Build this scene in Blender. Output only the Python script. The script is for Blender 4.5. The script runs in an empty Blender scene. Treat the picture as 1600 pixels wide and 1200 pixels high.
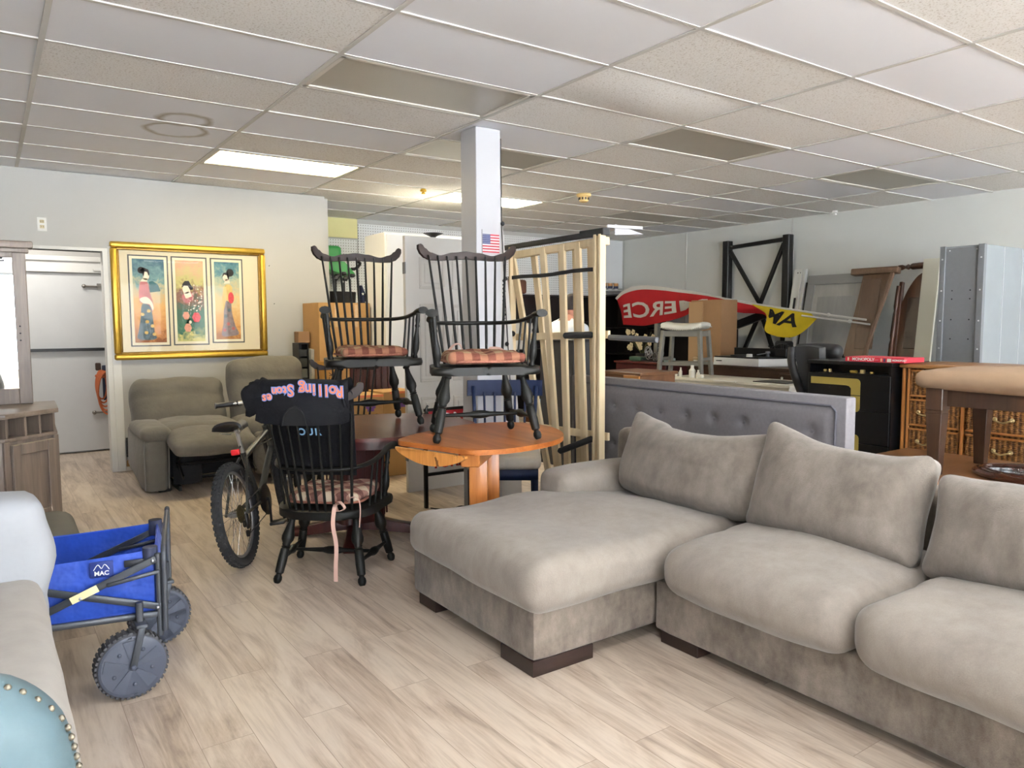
import bpy, bmesh, math, random
from mathutils import Vector, Matrix, Euler, noise
PI = math.pi
R = math.radians
random.seed(7)
scene = bpy.context.scene
col = scene.collection
V = Vector

# ------------------------------------------------------------------ materials
def lin(c):
    c = c / 255.0
    return c / 12.92 if c <= 0.04045 else ((c + 0.055) / 1.055) ** 2.4
def rgb(r, g, b):
    return (lin(r), lin(g), lin(b), 1.0)
def scl(c, k):
    return (min(1, c[0] * k), min(1, c[1] * k), min(1, c[2] * k), 1.0)
MATS = {}
class NT:
    def __init__(s, name):
        s.m = bpy.data.materials.new(name); s.m.use_nodes = True
        s.n = s.m.node_tree.nodes; s.l = s.m.node_tree.links
        s.b = s.n['Principled BSDF']
    def node(s, typ, **kw):
        x = s.n.new('ShaderNode' + typ)
        for k, v in kw.items():
            setattr(x, k, v)
        return x
    def link(s, a, b):
        s.l.new(a, b)
    def coord(s, scale=(1, 1, 1), rot=(0, 0, 0), loc=(0, 0, 0), kind='Object'):
        t = s.node('TexCoord'); mp = s.node('Mapping')
        mp.inputs['Scale'].default_value = scale
        mp.inputs['Rotation'].default_value = rot
        mp.inputs['Location'].default_value = loc
        s.link(t.outputs[kind], mp.inputs['Vector'])
        return mp.outputs['Vector']
    def noise(s, vec, scale, detail=4, rough=.55, dist=0):
        x = s.node('TexNoise'); s.link(vec, x.inputs['Vector'])
        x.inputs['Scale'].default_value = scale; x.inputs['Detail'].default_value = detail
        x.inputs['Roughness'].default_value = rough; x.inputs['Distortion'].default_value = dist
        return x.outputs['Fac']
    def ramp(s, fac, stops, interp='LINEAR'):
        x = s.node('ValToRGB'); s.link(fac, x.inputs['Fac'])
        e = x.color_ramp.elements; x.color_ramp.interpolation = interp
        while len(e) < len(stops):
            e.new(.5)
        for k, (p, c) in enumerate(stops):
            e[k].position = p; e[k].color = c
        return x.outputs['Color']
    def mix(s, fac, a, b, mode='MIX'):
        x = s.node('Mix', data_type='RGBA', blend_type=mode)
        for v, i in ((fac, 0), (a, 6), (b, 7)):
            if hasattr(v, 'is_output'):
                s.link(v, x.inputs[i])
            else:
                x.inputs[i].default_value = v
        return x.outputs[2]
    def math(s, op, a, b=0.0, c=0.0):
        x = s.node('Math', operation=op)
        for i, v in enumerate((a, b, c)):
            if hasattr(v, 'is_output'):
                s.link(v, x.inputs[i])
            else:
                x.inputs[i].default_value = v
        return x.outputs[0]
    def bump(s, h, strength=.3, dist=.01):
        x = s.node('Bump'); s.link(h, x.inputs['Height'])
        x.inputs['Strength'].default_value = strength; x.inputs['Distance'].default_value = dist
        s.link(x.outputs['Normal'], s.b.inputs['Normal'])
    def setc(s, c):
        if hasattr(c, 'is_output'):
            s.link(c, s.b.inputs['Base Color'])
        else:
            s.b.inputs['Base Color'].default_value = c
def M(name, c, rough=.5, metal=0, var=0, vs=6, st=(1, 1, 1), bump=0, bs=80, bd=.004, sheen=0, coat=0, spec=None, emit=0, alpha=1, rot=(0, 0, 0)):
    if name in MATS:
        return MATS[name]
    t = NT(name)
    t.b.inputs['Roughness'].default_value = rough
    t.b.inputs['Metallic'].default_value = metal
    vec = t.coord(st, rot) if (var or bump) else None
    if var:
        f = t.noise(vec, vs, 5, .6)
        t.setc(t.ramp(f, [(.3, scl(c, 1 - var)), (.7, scl(c, 1 + var * .7))]))
    else:
        t.setc(c)
    if bump:
        t.bump(t.noise(vec, bs, 3, .6), bump, bd)
    if sheen:
        t.b.inputs['Sheen Weight'].default_value = sheen
        t.b.inputs['Sheen Roughness'].default_value = .5
    if coat:
        t.b.inputs['Coat Weight'].default_value = coat
        t.b.inputs['Coat Roughness'].default_value = .12
    if spec is not None:
        t.b.inputs['Specular IOR Level'].default_value = spec
    if emit:
        t.b.inputs['Emission Color'].default_value = c
        t.b.inputs['Emission Strength'].default_value = emit
    MATS[name] = t.m
    return t.m
def wood(name, c1, c2, rough=.35, axis='z', scale=9, coat=0, ring=.06, mid=.5):
    if name in MATS:
        return MATS[name]
    t = NT(name)
    st = {'x': (ring, 1, 1), 'y': (1, ring, 1), 'z': (1, 1, ring)}[axis]
    v = t.coord(st)
    f = t.noise(v, scale, 6, .62, .6)
    g = t.noise(v, scale * 9, 3, .6)
    f2 = t.math('ADD', t.math('MULTIPLY', f, .75), t.math('MULTIPLY', g, .25))
    t.setc(t.ramp(f2, [(mid - .17, c1), (mid + .17, c2)]))
    t.b.inputs['Roughness'].default_value = rough
    if coat:
        t.b.inputs['Coat Weight'].default_value = coat; t.b.inputs['Coat Roughness'].default_value = .1
    t.bump(g, .08, .002)
    MATS[name] = t.m
    return t.m

# ------------------------------------------------------------------ mesh helpers
def rotm(rx=0, ry=0, rz=0):
    return Euler((R(rx), R(ry), R(rz))).to_matrix().to_4x4()
def bx(bm, lo, hi, bev=0.0, seg=1, mat=None, rz=0, pivot=None):
    """box from corner lo to corner hi; optional rotation about z and matrix"""
    lo, hi = V(lo), V(hi)
    c, s = (lo + hi) / 2, hi - lo
    r = bmesh.ops.create_cube(bm, size=1)
    vs = r['verts']
    for v in vs:
        v.co = V((v.co.x * s.x, v.co.y * s.y, v.co.z * s.z))
    if bev:
        es = list({e for v in vs for e in v.link_edges})
        bev = min(bev, .49 * min(abs(s.x), abs(s.y), abs(s.z)))
        q = bmesh.ops.bevel(bm, geom=es, offset=bev, segments=seg, affect='EDGES', profile=.5)
        vs = list({v for f in q['faces'] for v in f.verts} | {v for v in vs if v.is_valid})
    Mx = Matrix.Translation(c)
    if rz:
        Mx = Mx @ rotm(0, 0, rz)
    if mat is not None:
        Mx = mat @ Mx
    for v in vs:
        v.co = Mx @ v.co
    return vs
def beam(bm, a, b, w, h, bev=0.0, up=V((0, 0, 1)), seg=1):
    """rectangular bar from a to b; w across, h along 'up'"""
    a, b = V(a), V(b)
    d = (b - a); L = d.length; d.normalize()
    up = V(up)
    if abs(d.dot(up)) > .98:
        up = V((0, 1, 0)) if abs(d.y) < .9 else V((1, 0, 0))
    x = d.cross(up).normalized(); z = x.cross(d).normalized()
    Mx = Matrix((( x.x, d.x, z.x, 0), (x.y, d.y, z.y, 0), (x.z, d.z, z.z, 0), (0, 0, 0, 1)))
    Mx = Matrix.Translation((a + b) / 2) @ Mx
    return bx(bm, (-w / 2, -L / 2, -h / 2), (w / 2, L / 2, h / 2), bev, seg, Mx)
def tube(bm, pts, r, n=8, caps=True, closed=False, flat=None, roll0=None):
    """sweep a circle (or ellipse: flat=(rx,rz)) along points"""
    pts = [V(p) for p in pts]
    N = len(pts)
    rs = r if isinstance(r, (list, tuple)) else [r] * N
    rings = []
    prev = None
    for i, p in enumerate(pts):
        if closed:
            t = pts[(i + 1) % N] - pts[i - 1]
        else:
            t = pts[min(i + 1, N - 1)] - pts[max(i - 1, 0)]
        t.normalize()
        if prev is None:
            a = V(roll0) if roll0 is not None else (V((0, 0, 1)) if abs(t.z) < .9 else V((1, 0, 0)))
            prev = (a - t * a.dot(t)).normalized()
        else:
            prev = (prev - t * prev.dot(t))
            if prev.length < 1e-6:
                prev = V((1, 0, 0))
            prev.normalize()
        b = t.cross(prev)
        fa, fb = flat if flat else (1, 1)
        rings.append([bm.verts.new(p + (prev * math.cos(2 * PI * k / n) * fa + b * math.sin(2 * PI * k / n) * fb) * rs[i]) for k in range(n)])
    for i in range(N if closed else N - 1):
        A, B = rings[i], rings[(i + 1) % N]
        for k in range(n):
            bm.faces.new((A[k], A[(k + 1) % n], B[(k + 1) % n], B[k]))
    if caps and not closed:
        bm.faces.new(rings[0][::-1]); bm.faces.new(rings[-1])
    return rings
def lathe(bm, a, b, prof, n=12, caps=True):
    a, b = V(a), V(b)
    return tube(bm, [a.lerp(b, t) for t, _ in prof], [q for _, q in prof], n, caps)
def spline(pts, k=6, closed=False):
    pts = [V(p) for p in pts]; out = []; N = len(pts)
    rng = range(N if closed else N - 1)
    for i in rng:
        if closed:
            p0, p1, p2, p3 = pts[i - 1], pts[i], pts[(i + 1) % N], pts[(i + 2) % N]
        else:
            p0, p1, p2, p3 = pts[max(i - 1, 0)], pts[i], pts[i + 1], pts[min(i + 2, N - 1)]
        for j in range(k):
            t = j / k
            out.append(.5 * ((2 * p1) + (p2 - p0) * t + (2 * p0 - 5 * p1 + 4 * p2 - p3) * t * t + (3 * p1 - p0 - 3 * p2 + p3) * t ** 3))
    if not closed:
        out.append(pts[-1])
    return out
def prism(bm, outline, d, Mx=None, bev=0):
    """2-D outline (x,y) extruded from z=0 to z=d, then transformed by Mx"""
    a = [bm.verts.new(V((x, y, 0))) for x, y in outline]
    b = [bm.verts.new(V((x, y, d))) for x, y in outline]
    n = len(outline)
    fs = [bm.faces.new(a[::-1]), bm.faces.new(b)]
    for i in range(n):
        fs.append(bm.faces.new((a[i], a[(i + 1) % n], b[(i + 1) % n], b[i])))
    vs = a + b
    if bev:
        es = list(set(fs[0].edges) | set(fs[1].edges))
        q = bmesh.ops.bevel(bm, geom=es, offset=bev, segments=2, affect='EDGES', profile=.5)
        vs = list({v for f in q['faces'] for v in f.verts} | {v for v in vs if v.is_valid})
    if Mx is not None:
        for v in vs:
            v.co = Mx @ v.co
    return vs
def sheet(bm, fn, nu, nv, th=0.0):
    """grid surface fn(u,v)->point, thickened by th along its normals"""
    P = [[V(fn(i / nu, j / nv)) for j in range(nv + 1)] for i in range(nu + 1)]
    A = [[bm.verts.new(p) for p in row] for row in P]
    for i in range(nu):
        for j in range(nv):
            bm.faces.new((A[i][j], A[i + 1][j], A[i + 1][j + 1], A[i][j + 1]))
    if th:
        B = []
        for i in range(nu + 1):
            row = []
            for j in range(nv + 1):
                du = P[min(i + 1, nu)][j] - P[max(i - 1, 0)][j]
                dv = P[i][min(j + 1, nv)] - P[i][max(j - 1, 0)]
                n_ = du.cross(dv)
                n_ = n_.normalized() if n_.length > 1e-9 else V((0, 0, 1))
                row.append(bm.verts.new(P[i][j] - n_ * th))
            B.append(row)
        for i in range(nu):
            for j in range(nv):
                bm.faces.new((B[i][j], B[i][j + 1], B[i + 1][j + 1], B[i + 1][j]))
        for i in range(nu):
            bm.faces.new((A[i][0], B[i][0], B[i + 1][0], A[i + 1][0]))
            bm.faces.new((A[i][nv], A[i + 1][nv], B[i + 1][nv], B[i][nv]))
        for j in range(nv):
            bm.faces.new((A[0][j], A[0][j + 1], B[0][j + 1], B[0][j]))
            bm.faces.new((A[nu][j], B[nu][j], B[nu][j + 1], A[nu][j + 1]))
def ball(bm, c, r, sx=1, sy=1, sz=1, n=12):
    q = bmesh.ops.create_uvsphere(bm, u_segments=n, v_segments=max(6, n * 2 // 3), radius=r)
    for v in q['verts']:
        v.co = V(c) + V((v.co.x * sx, v.co.y * sy, v.co.z * sz))
    return q['verts']
def softbox(bm, c, size, r, n=14, bulge=(0, 0, 0), wr=0, wf=3.0, seed=0, Mx=None, fn=None):
    """rounded, bulging box: cushions, pads, arms"""
    hx, hy, hz = size[0] / 2, size[1] / 2, size[2] / 2
    r = min(r, hx * .98, hy * .98, hz * .98)
    ts = [-1 + 2 * i / n for i in range(n + 1)]
    ts = [math.sin(t * PI / 2) * .55 + t * .45 for t in ts]
    cache = {}
    off = V((seed * 3.1, seed * 1.7, seed * 2.3))
    def vert(u, v, w):
        key = (round(u, 5), round(v, 5), round(w, 5))
        if key in cache:
            return cache[key]
        p = V((u * hx, v * hy, w * hz))
        q = V((max(-hx + r, min(hx - r, p.x)), max(-hy + r, min(hy - r, p.y)), max(-hz + r, min(hz - r, p.z))))
        d = p - q
        if d.length > 1e-9:
            m = max(abs(d.x), abs(d.y), abs(d.z))
            p = q + d.normalized() * m
        nx, ny, nz = p.x / hx, p.y / hy, p.z / hz
        fu, fv, fw = 1 - nx * nx, 1 - ny * ny, 1 - nz * nz
        p = p + V((nx * bulge[0] * fv * fw, ny * bulge[1] * fu * fw, nz * bulge[2] * fu * fv))
        if wr:
            nn = noise.noise_vector(p * wf + off)
            p = p + nn * wr
        if fn:
            p = fn(p, nx, ny, nz)
        p = p + V(c)
        if Mx is not None:
            p = Mx @ p
        cache[key] = bm.verts.new(p)
        return cache[key]
    for ax in range(3):
        for sgn in (-1, 1):
            for i in range(n):
                for j in range(n):
                    q = []
                    for a, b in ((i, j), (i + 1, j), (i + 1, j + 1), (i, j + 1)):
                        k = [0, 0, 0]
                        k[ax] = sgn; k[(ax + 1) % 3] = ts[a]; k[(ax + 2) % 3] = ts[b]
                        q.append(vert(*k))
                    if sgn < 0:
                        q = q[::-1]
                    try:
                        bm.faces.new(q)
                    except ValueError:
                        pass
def ring_loop(c, rx, ry, n=48, z=0):
    return [V((c[0] + rx * math.cos(2 * PI * k / n), c[1] + ry * math.sin(2 * PI * k / n), c[2] + z)) for k in range(n)]
def new():
    return bmesh.new()

# ------------------------------------------------------------------ objects
def root_matrix(o):
    Mx = Matrix.Identity(4)
    while o is not None:
        Mx = o.matrix_basis @ Mx
        o = o.parent
    return Mx
def obj(name, bm, m, parent=None, local=False, smooth=32):
    """link bm as ONE mesh object; coordinates are world ones unless local"""
    if isinstance(bm, bmesh.types.BMesh):
        bmesh.ops.recalc_face_normals(bm, faces=bm.faces)
        me = bpy.data.meshes.new(name); bm.to_mesh(me); bm.free()
    else:
        me = bm
    if parent is not None and not local:
        me.transform(root_matrix(parent).inverted())
    for x in (m if isinstance(m, (list, tuple)) else [m]):
        if x is not None:
            me.materials.append(x)
    if smooth:
        me.polygons.foreach_set('use_smooth', [True] * len(me.polygons))
        me.set_sharp_from_angle(angle=R(smooth))
    o = bpy.data.objects.new(name, me); col.objects.link(o)
    if parent is not None:
        o.parent = parent
    return o
def tag(o, label, cat, group=None, kind=None):
    o['label'] = label; o['category'] = cat
    if group: o['group'] = group
    if kind: o['kind'] = kind
    return o
def thing(name, label, cat, loc=(0, 0, 0), rot=(0, 0, 0), group=None):
    o = bpy.data.objects.new(name, None); col.objects.link(o)
    o.empty_display_size = .1
    o.location = loc; o.rotation_euler = [R(a) for a in rot]
    return tag(o, label, cat, group)
def single(name, bm, m, label, cat, group=None, smooth=32, base=None):
    """a thing that is one mesh: its origin goes to the base of its bounding box"""
    o = obj(name, bm, m, None, smooth=smooth)
    cs = [v.co for v in o.data.vertices]
    lo = V((min(c.x for c in cs), min(c.y for c in cs), min(c.z for c in cs)))
    hi = V((max(c.x for c in cs), max(c.y for c in cs), max(c.z for c in cs)))
    b = V(((lo.x + hi.x) / 2, (lo.y + hi.y) / 2, lo.z))
    o.data.transform(Matrix.Translation(-b)); o.location = b
    return tag(o, label, cat, group)
def struct(name, bm, m, parent=None, smooth=0):
    o = obj(name, bm, m, parent, smooth=smooth)
    if parent is None:
        o['kind'] = 'structure'
    return o
def dup(rt, loc, rz, label=None, group=None):
    r = rt.copy(); col.objects.link(r); r.location = loc; r.rotation_euler = (0, 0, R(rz))
    if label: r['label'] = label
    if group: r['group'] = group
    for ch in list(rt.children):
        c = ch.copy(); col.objects.link(c); c.parent = r
        for g in list(ch.children):
            d = g.copy(); col.objects.link(d); d.parent = c
    return r
def text_mesh(s, size, extrude=.001, align='CENTER', bold=.0, shear=0.0, space=1.0):
    cu = bpy.data.curves.new('t', 'FONT'); cu.body = s; cu.size = size; cu.extrude = extrude
    cu.align_x = align; cu.align_y = 'CENTER'; cu.offset = bold; cu.shear = shear; cu.space_character = space
    cu.resolution_u = 3
    o = bpy.data.objects.new('t', cu); col.objects.link(o)
    me = bpy.data.meshes.new_from_object(o.evaluated_get(bpy.context.evaluated_depsgraph_get()))
    bpy.data.objects.remove(o); bpy.data.curves.remove(cu)
    return me
def frame(o, x, y):
    """matrix from an origin and two axes"""
    x = V(x).normalized(); y = V(y); y = (y - x * y.dot(x)).normalized(); z = x.cross(y)
    return Matrix(((x.x, y.x, z.x, o[0]), (x.y, y.y, z.y, o[1]), (x.z, y.z, z.z, o[2]), (0, 0, 0, 1)))
def lettering(name, s, size, m, Mx, parent, local=False, **kw):
    me = text_mesh(s, size, **kw); me.transform(Mx)
    return obj(name, me, m, parent, local=local, smooth=0)
# ------------------------------------------------------------------ camera
CAMZ = 1.35
YAW, PITCH, ROLL = .6108, .0816, -.0043
def cam_axes():
    cy, sy, cp, sp = math.cos(YAW), math.sin(YAW), math.cos(PITCH), math.sin(PITCH)
    f = V((sy * cp, cy * cp, -sp)); r = V((cy, -sy, 0)); u = r.cross(f)
    return math.cos(ROLL) * r + math.sin(ROLL) * u, -math.sin(ROLL) * r + math.cos(ROLL) * u, f
r_, u_, f_ = cam_axes()
cd = bpy.data.cameras.new('camera'); cam = bpy.data.objects.new('camera', cd); col.objects.link(cam)
cam.matrix_world = Matrix(((r_.x, u_.x, -f_.x, 0), (r_.y, u_.y, -f_.y, 0), (r_.z, u_.z, -f_.z, CAMZ), (0, 0, 0, 1)))
cd.sensor_width = 36; cd.lens = 36 * 1170.63 / 1600; cd.clip_start = .02
scene.camera = cam

# ------------------------------------------------------------------ setting materials
ZC = 2.6725
GX, GY, PX, PY = 2.7183, 1.7745, 1.2192, .6096
def floor_mat():
    t = NT('laminate')
    v = t.coord()
    br = t.node('TexBrick'); mp = t.node('Mapping')
    mp.inputs['Rotation'].default_value = (0, 0, R(90))
    t.link(v, mp.inputs['Vector']); t.link(mp.outputs['Vector'], br.inputs['Vector'])
    br.offset = .37
    for k, q in (('Scale', 1), ('Brick Width', 1.22), ('Row Height', .165), ('Mortar Size', .0011), ('Mortar Smooth', .0), ('Bias', 0)):
        br.inputs[k].default_value = q
    br.inputs['Color1'].default_value = (0, 0, 0, 1); br.inputs['Color2'].default_value = (1, 1, 1, 1)
    br.inputs['Mortar'].default_value = (.5, .5, .5, 1)
    sep = t.node('SeparateColor'); t.link(br.outputs['Color'], sep.inputs['Color'])
    tone = sep.outputs['Red']
    # grain, shifted from plank to plank
    off = t.node('CombineXYZ'); t.link(t.math('MULTIPLY', tone, 37.0), off.inputs['X']); t.link(t.math('MULTIPLY', tone, 11.0), off.inputs['Y'])
    add = t.node('VectorMath', operation='ADD'); t.link(v, add.inputs[0]); t.link(off.outputs['Vector'], add.inputs[1])
    m2 = t.node('Mapping'); m2.inputs['Scale'].default_value = (1, .14, 1); t.link(add.outputs['Vector'], m2.inputs['Vector'])
    g1 = t.noise(m2.outputs['Vector'], 9, 7, .62, 1.4)
    m3 = t.node('Mapping'); m3.inputs['Scale'].default_value = (1, .05, 1); t.link(add.outputs['Vector'], m3.inputs['Vector'])
    g2 = t.noise(m3.outputs['Vector'], 75, 4, .6)
    s = t.math('ADD', t.math('MULTIPLY', g1, .72), t.math('MULTIPLY', g2, .28))
    s = t.math('ADD', s, t.math('MULTIPLY', t.math('SUBTRACT', tone, .5), .10))
    c = t.ramp(s, [(.30, rgb(132, 114, 99)), (.43, rgb(178, 160, 142)), (.56, rgb(203, 187, 169)), (.72, rgb(214, 200, 183))])
    c = t.mix(br.outputs['Fac'], c, rgb(150, 131, 114))
    t.setc(c)
    t.b.inputs['Roughness'].default_value = .36
    t.bump(g2, .05, .002)
    return t.m
def tile_mat():
    """mineral-fibre ceiling tiles: some pitted and cream, some newer and smooth; one water ring"""
    t = NT('ceiling_tile')
    v = t.coord()
    sep = t.node('SeparateXYZ'); t.link(v, sep.inputs['Vector'])
    cx = t.math('FLOOR', t.math('DIVIDE', t.math('SUBTRACT', sep.outputs['X'], GX), PX))
    cy = t.math('FLOOR', t.math('DIVIDE', t.math('SUBTRACT', sep.outputs['Y'], GY), PY))
    cb = t.node('CombineXYZ'); t.link(cx, cb.inputs['X']); t.link(cy, cb.inputs['Y'])
    wn = t.node('TexWhiteNoise', noise_dimensions='2D'); t.link(cb.outputs['Vector'], wn.inputs['Vector'])
    left = t.math('LESS_THAN', cx, -.5)
    k = t.math('GREATER_THAN', t.math('ADD', wn.outputs['Value'], t.math('MULTIPLY', left, .5)), .74)
    pit = t.noise(v, 95, 3, .7)
    pitc = t.ramp(pit, [(.34, rgb(206, 200, 192)), (.46, rgb(242, 241, 239))])
    c = t.mix(k, pitc, rgb(241, 243, 249))
    # tone of each tile
    tone = t.ramp(wn.outputs['Value'], [(0, (.93, .92, .90, 1)), (1, (1, 1, 1, 1))])
    c = t.mix(1.0, c, tone, 'MULTIPLY')
    # water stain: two overlapping rings
    for x, y, r, w in ((1.13, 5.32, .15, .042), (1.14, 5.63, .185, .032)):
        vv = t.node('VectorMath', operation='DISTANCE'); t.link(v, vv.inputs[0]); vv.inputs[1].default_value = (x, y, ZC + .006)
        dd = t.math('ADD', vv.outputs['Value'], t.math('MULTIPLY', t.noise(v, 6, 2), .07))
        ring = t.math('SUBTRACT', 1.0, t.math('DIVIDE', t.math('ABSOLUTE', t.math('SUBTRACT', dd, r + .035)), w))
        ring = t.math('MAXIMUM', ring, 0.0)
        ring = t.math('MULTIPLY', ring, .75)
        c = t.mix(ring, c, rgb(150, 138, 112))
    t.setc(c)
    t.b.inputs['Roughness'].default_value = .9
    t.b.inputs['Specular IOR Level'].default_value = .2
    st = t.math('MULTIPLY', t.math('SUBTRACT', 1.0, k), pit)
    t.bump(st, .35, .008)
    return t.m
MF, MT = floor_mat(), tile_mat()
m_wall = M('wall_paint', rgb(183, 182, 178), .75, var=.03, vs=1.2, bump=.12, bs=40)
m_wallr = M('wall_paint_grey', rgb(228, 230, 226), .7, var=.03, vs=1.0, bump=.1, bs=40)
m_white = M('white_paint', rgb(226, 225, 220), .5, var=.03, vs=5)
m_tbar = M('ceiling_grid_metal', rgb(204, 202, 197), .5)
def peg_mat():
    t = NT('pegboard')
    v = t.coord()
    sep = t.node('SeparateXYZ'); t.link(v, sep.inputs['Vector'])
    a = t.math('SUBTRACT', t.math('FRACT', t.math('DIVIDE', sep.outputs['X'], .034)), .5)
    b = t.math('SUBTRACT', t.math('FRACT', t.math('DIVIDE', sep.outputs['Z'], .034)), .5)
    d = t.math('SQRT', t.math('ADD', t.math('MULTIPLY', a, a), t.math('MULTIPLY', b, b)))
    k = t.math('LESS_THAN', d, .17)
    t.setc(t.mix(k, rgb(228, 229, 228), rgb(120, 118, 112)))
    t.b.inputs['Roughness'].default_value = .55
    return t.m
m_peg = peg_mat()
X0, X1, Y0, Y1 = -4.5, 8.6, -6.5, 9.08
YP, XP = 7.65, 2.97                       # partition that carries the picture

# ------------------------------------------------------------------ shell
b = new(); bx(b, (X0, Y0, -.1), (X1, Y1, 0)); struct('floor', b, MF)
b = new()
skip = {(-2, -2), (0, -2), (2, -2), (-2, -7), (0, -7), (2, -7), (-1, 7), (-1, 3), (1, 3), (3, 3), (3, 8), (0, 5), (1, 8)}
i0, i1 = math.floor((X0 - GX) / PX), math.ceil((X1 - GX) / PX)
j0, j1 = math.floor((Y0 - GY) / PY), math.ceil((Y1 - GY) / PY)
rnd = random.Random(3)
for i in range(i0, i1):
    for j in range(j0, j1):
        xa, xb = max(X0, GX + i * PX), min(X1, GX + (i + 1) * PX)
        ya, yb = max(Y0, GY + j * PY), min(Y1, GY + (j + 1) * PY)
        if (i, j) in skip:
            continue
        sag = rnd.uniform(0, .006); tl = [rnd.uniform(-.003, .003) for _ in range(4)]
        if (i, j) == (0, 2): sag = .034
        if (i, j) == (0, 7): sag = .02
        n = 4
        g = [[b.verts.new((xa + (xb - xa) * p / n, ya + (yb - ya) * q / n,
              ZC + .006 - sag * (1 - (2 * p / n - 1) ** 2) * (1 - (2 * q / n - 1) ** 2)
              + tl[0] * (1 - p / n) * (1 - q / n) + tl[1] * p / n * (1 - q / n) + tl[2] * p * q / n / n + tl[3] * (1 - p / n) * q / n)) for q in range(n + 1)] for p in range(n + 1)]
        for p in range(n):
            for q in range(n):
                b.faces.new((g[p][q], g[p][q + 1], g[p + 1][q + 1], g[p + 1][q]))
bx(b, (X0, Y0, ZC + .12), (X1, Y1, ZC + .16))      # the deck above the tiles
struct('ceiling', b, MT, smooth=20)
b = new()
for i in range(i0, i1 + 1):
    x = GX + i * PX
    if X0 < x < X1: bx(b, (x - .0125, Y0, ZC - .001), (x + .0125, Y1, ZC + .02))
for j in range(j0, j1 + 1):
    y = GY + j * PY
    if Y0 < y < Y1: bx(b, (X0, y - .0115, ZC), (X1, y + .0115, ZC + .018))
struct('trim_1', b, m_tbar)
b = new(); bx(b, (X1, Y0, 0), (X1 + .12, Y1, ZC + .16)); struct('wall_right', b, m_wallr)
b = new()
for y in (3.2, 7.75, 5.95):
    bx(b, (X1 - .006, y - .016, 0), (X1, y + .016, ZC), .002)
struct('trim_2', b, M('batten_paint', rgb(214, 214, 210), .6))
b = new(); bx(b, (X0, Y1, 0), (X1 + .12, Y1 + .12, ZC + .16)); struct('wall_back', b, m_wall)
b = new(); bx(b, (3.96, Y1 - .012, .3), (7.85, Y1, 2.62)); bx(b, (3.1, Y1 - .012, .3), (3.94, Y1, 2.41)); struct('trim_3', b, m_peg)
b = new(); bx(b, (3.1, Y1 - .02, 2.43), (3.945, Y1, ZC)); struct('trim_4', b, M('yellow_paint', rgb(232, 224, 160), .6, var=.05, vs=2))
# partition with the doorway on its left
b = new()
bx(b, (X0, YP, 0), (-.12, YP + .12, ZC)); bx(b, (-.12, YP, 2.0), (.91, YP + .12, ZC)); bx(b, (.91, YP, 0), (XP, YP + .12, ZC))
struct('wall_left', b, m_wall)
b = new(); bx(b, (XP - .001, YP + .12, 0), (XP + .08, Y1, ZC)); struct('wall_side', b, m_wall)
b = new()
bx(b, (.885, YP - .012, 0), (.93, YP + .13, 2.02), .004); bx(b, (.93, YP - .01, 0), (1.0, YP, 2.05), .003)
bx(b, (-.2, YP - .01, 2.0), (.93, YP + .13, 2.03), .003)
struct('trim_5', b, m_white)
b = new(); bx(b, (X0 - .12, Y0, 0), (X0, Y1, ZC + .16)); struct('wall_west', b, m_wall)
# shop front behind the camera: three big openings
b = new()
ox = [(-4.0, -.4), (.0, 3.9), (4.3, 8.2)]
bx(b, (X0, Y0 - .15, 0), (X1, Y0, .35)); bx(b, (X0, Y0 - .15, 2.45), (X1, Y0, ZC + .16))
xs = [X0] + [v for p in ox for v in p] + [X1]
for k in range(0, len(xs), 2):
    bx(b, (xs[k], Y0 - .15, .35), (xs[k + 1], Y0, 2.45))
struct('wall_front', b, m_wall)
m_alu = M('dark_aluminium', rgb(70, 66, 60), .4, metal=.6)
for k, (xa, xb) in enumerate(ox):
    b = new()
    for (p, q) in (((xa, .35), (xa + .05, 2.45)), ((xb - .05, .35), (xb, 2.45)), ((xa, .35), (xb, .4)), ((xa, 2.4), (xb, 2.45)), (((xa + xb) / 2 - .03, .35), ((xa + xb) / 2 + .03, 2.45))):
        bx(b, (p[0], Y0 - .1, p[1]), (q[0], Y0 - .04, q[1]))
    struct('window_%d' % (k + 1), b, m_alu)
b = new(); bx(b, (-12, -22, -.25), (16, Y0 - .16, -.12)); struct('pavement', b, M('pavement', rgb(214, 214, 214), .9))
b = new(); bx(b, (X0, YP - .012, 0), (-.2, YP, .09)); bx(b, (1.0, YP - .012, 0), (XP, YP, .04), .003); struct('baseboard_left', b, m_white)
b = new(); bx(b, (2.77, 4.37, 0), (2.97, 4.57, ZC), .004); struct('column', b, M('column_paint', rgb(188, 188, 192), .45, var=.03, vs=2, st=(1, 1, .3)))
# boarded-up double door at the end of the passage
m_door = M('door_grey_white', rgb(214, 215, 214), .55, var=.05, vs=2.5)
d = struct('door_1', (lambda b: (bx(b, (-.35, 9.02, .02), (1.04, 9.07, 1.88)), b)[1])(new()), m_door)
b = new()
for x, y, w, h in ((.66, .35, .22, .05), (.3, .5, .35, .04), (.84, .86, .3, .012), (.9, .3, .16, .03), (.5, 1.75, .3, .02)):
    pass
b = new(); bx(b, (-.4, 8.99, 1.075), (1.06, 9.03, 1.105), .003); o = struct('door_bar', b, M('black_steel', rgb(34, 33, 34), .4, metal=.3), d)
b = new()
for x, z in ((.86, 1.75), (.90, .42)):
    tube(b, [(x, 9.005, z), (x + .15, 9.005, z - .003)], .01, 8); ball(b, (x, 9.0, z), .022, n=10); bx(b, (x + .12, 9.0, z - .03), (x + .16, 9.02, z + .03), .003)
struct('door_latch', b, M('dull_steel', rgb(150, 146, 140), .4, metal=.8), d)
me = text_mesh('FA', .06, .0005); me.transform(frame((.3, 9.019, 1.80), (1, 0, 0), (0, 0, 1)))
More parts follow.
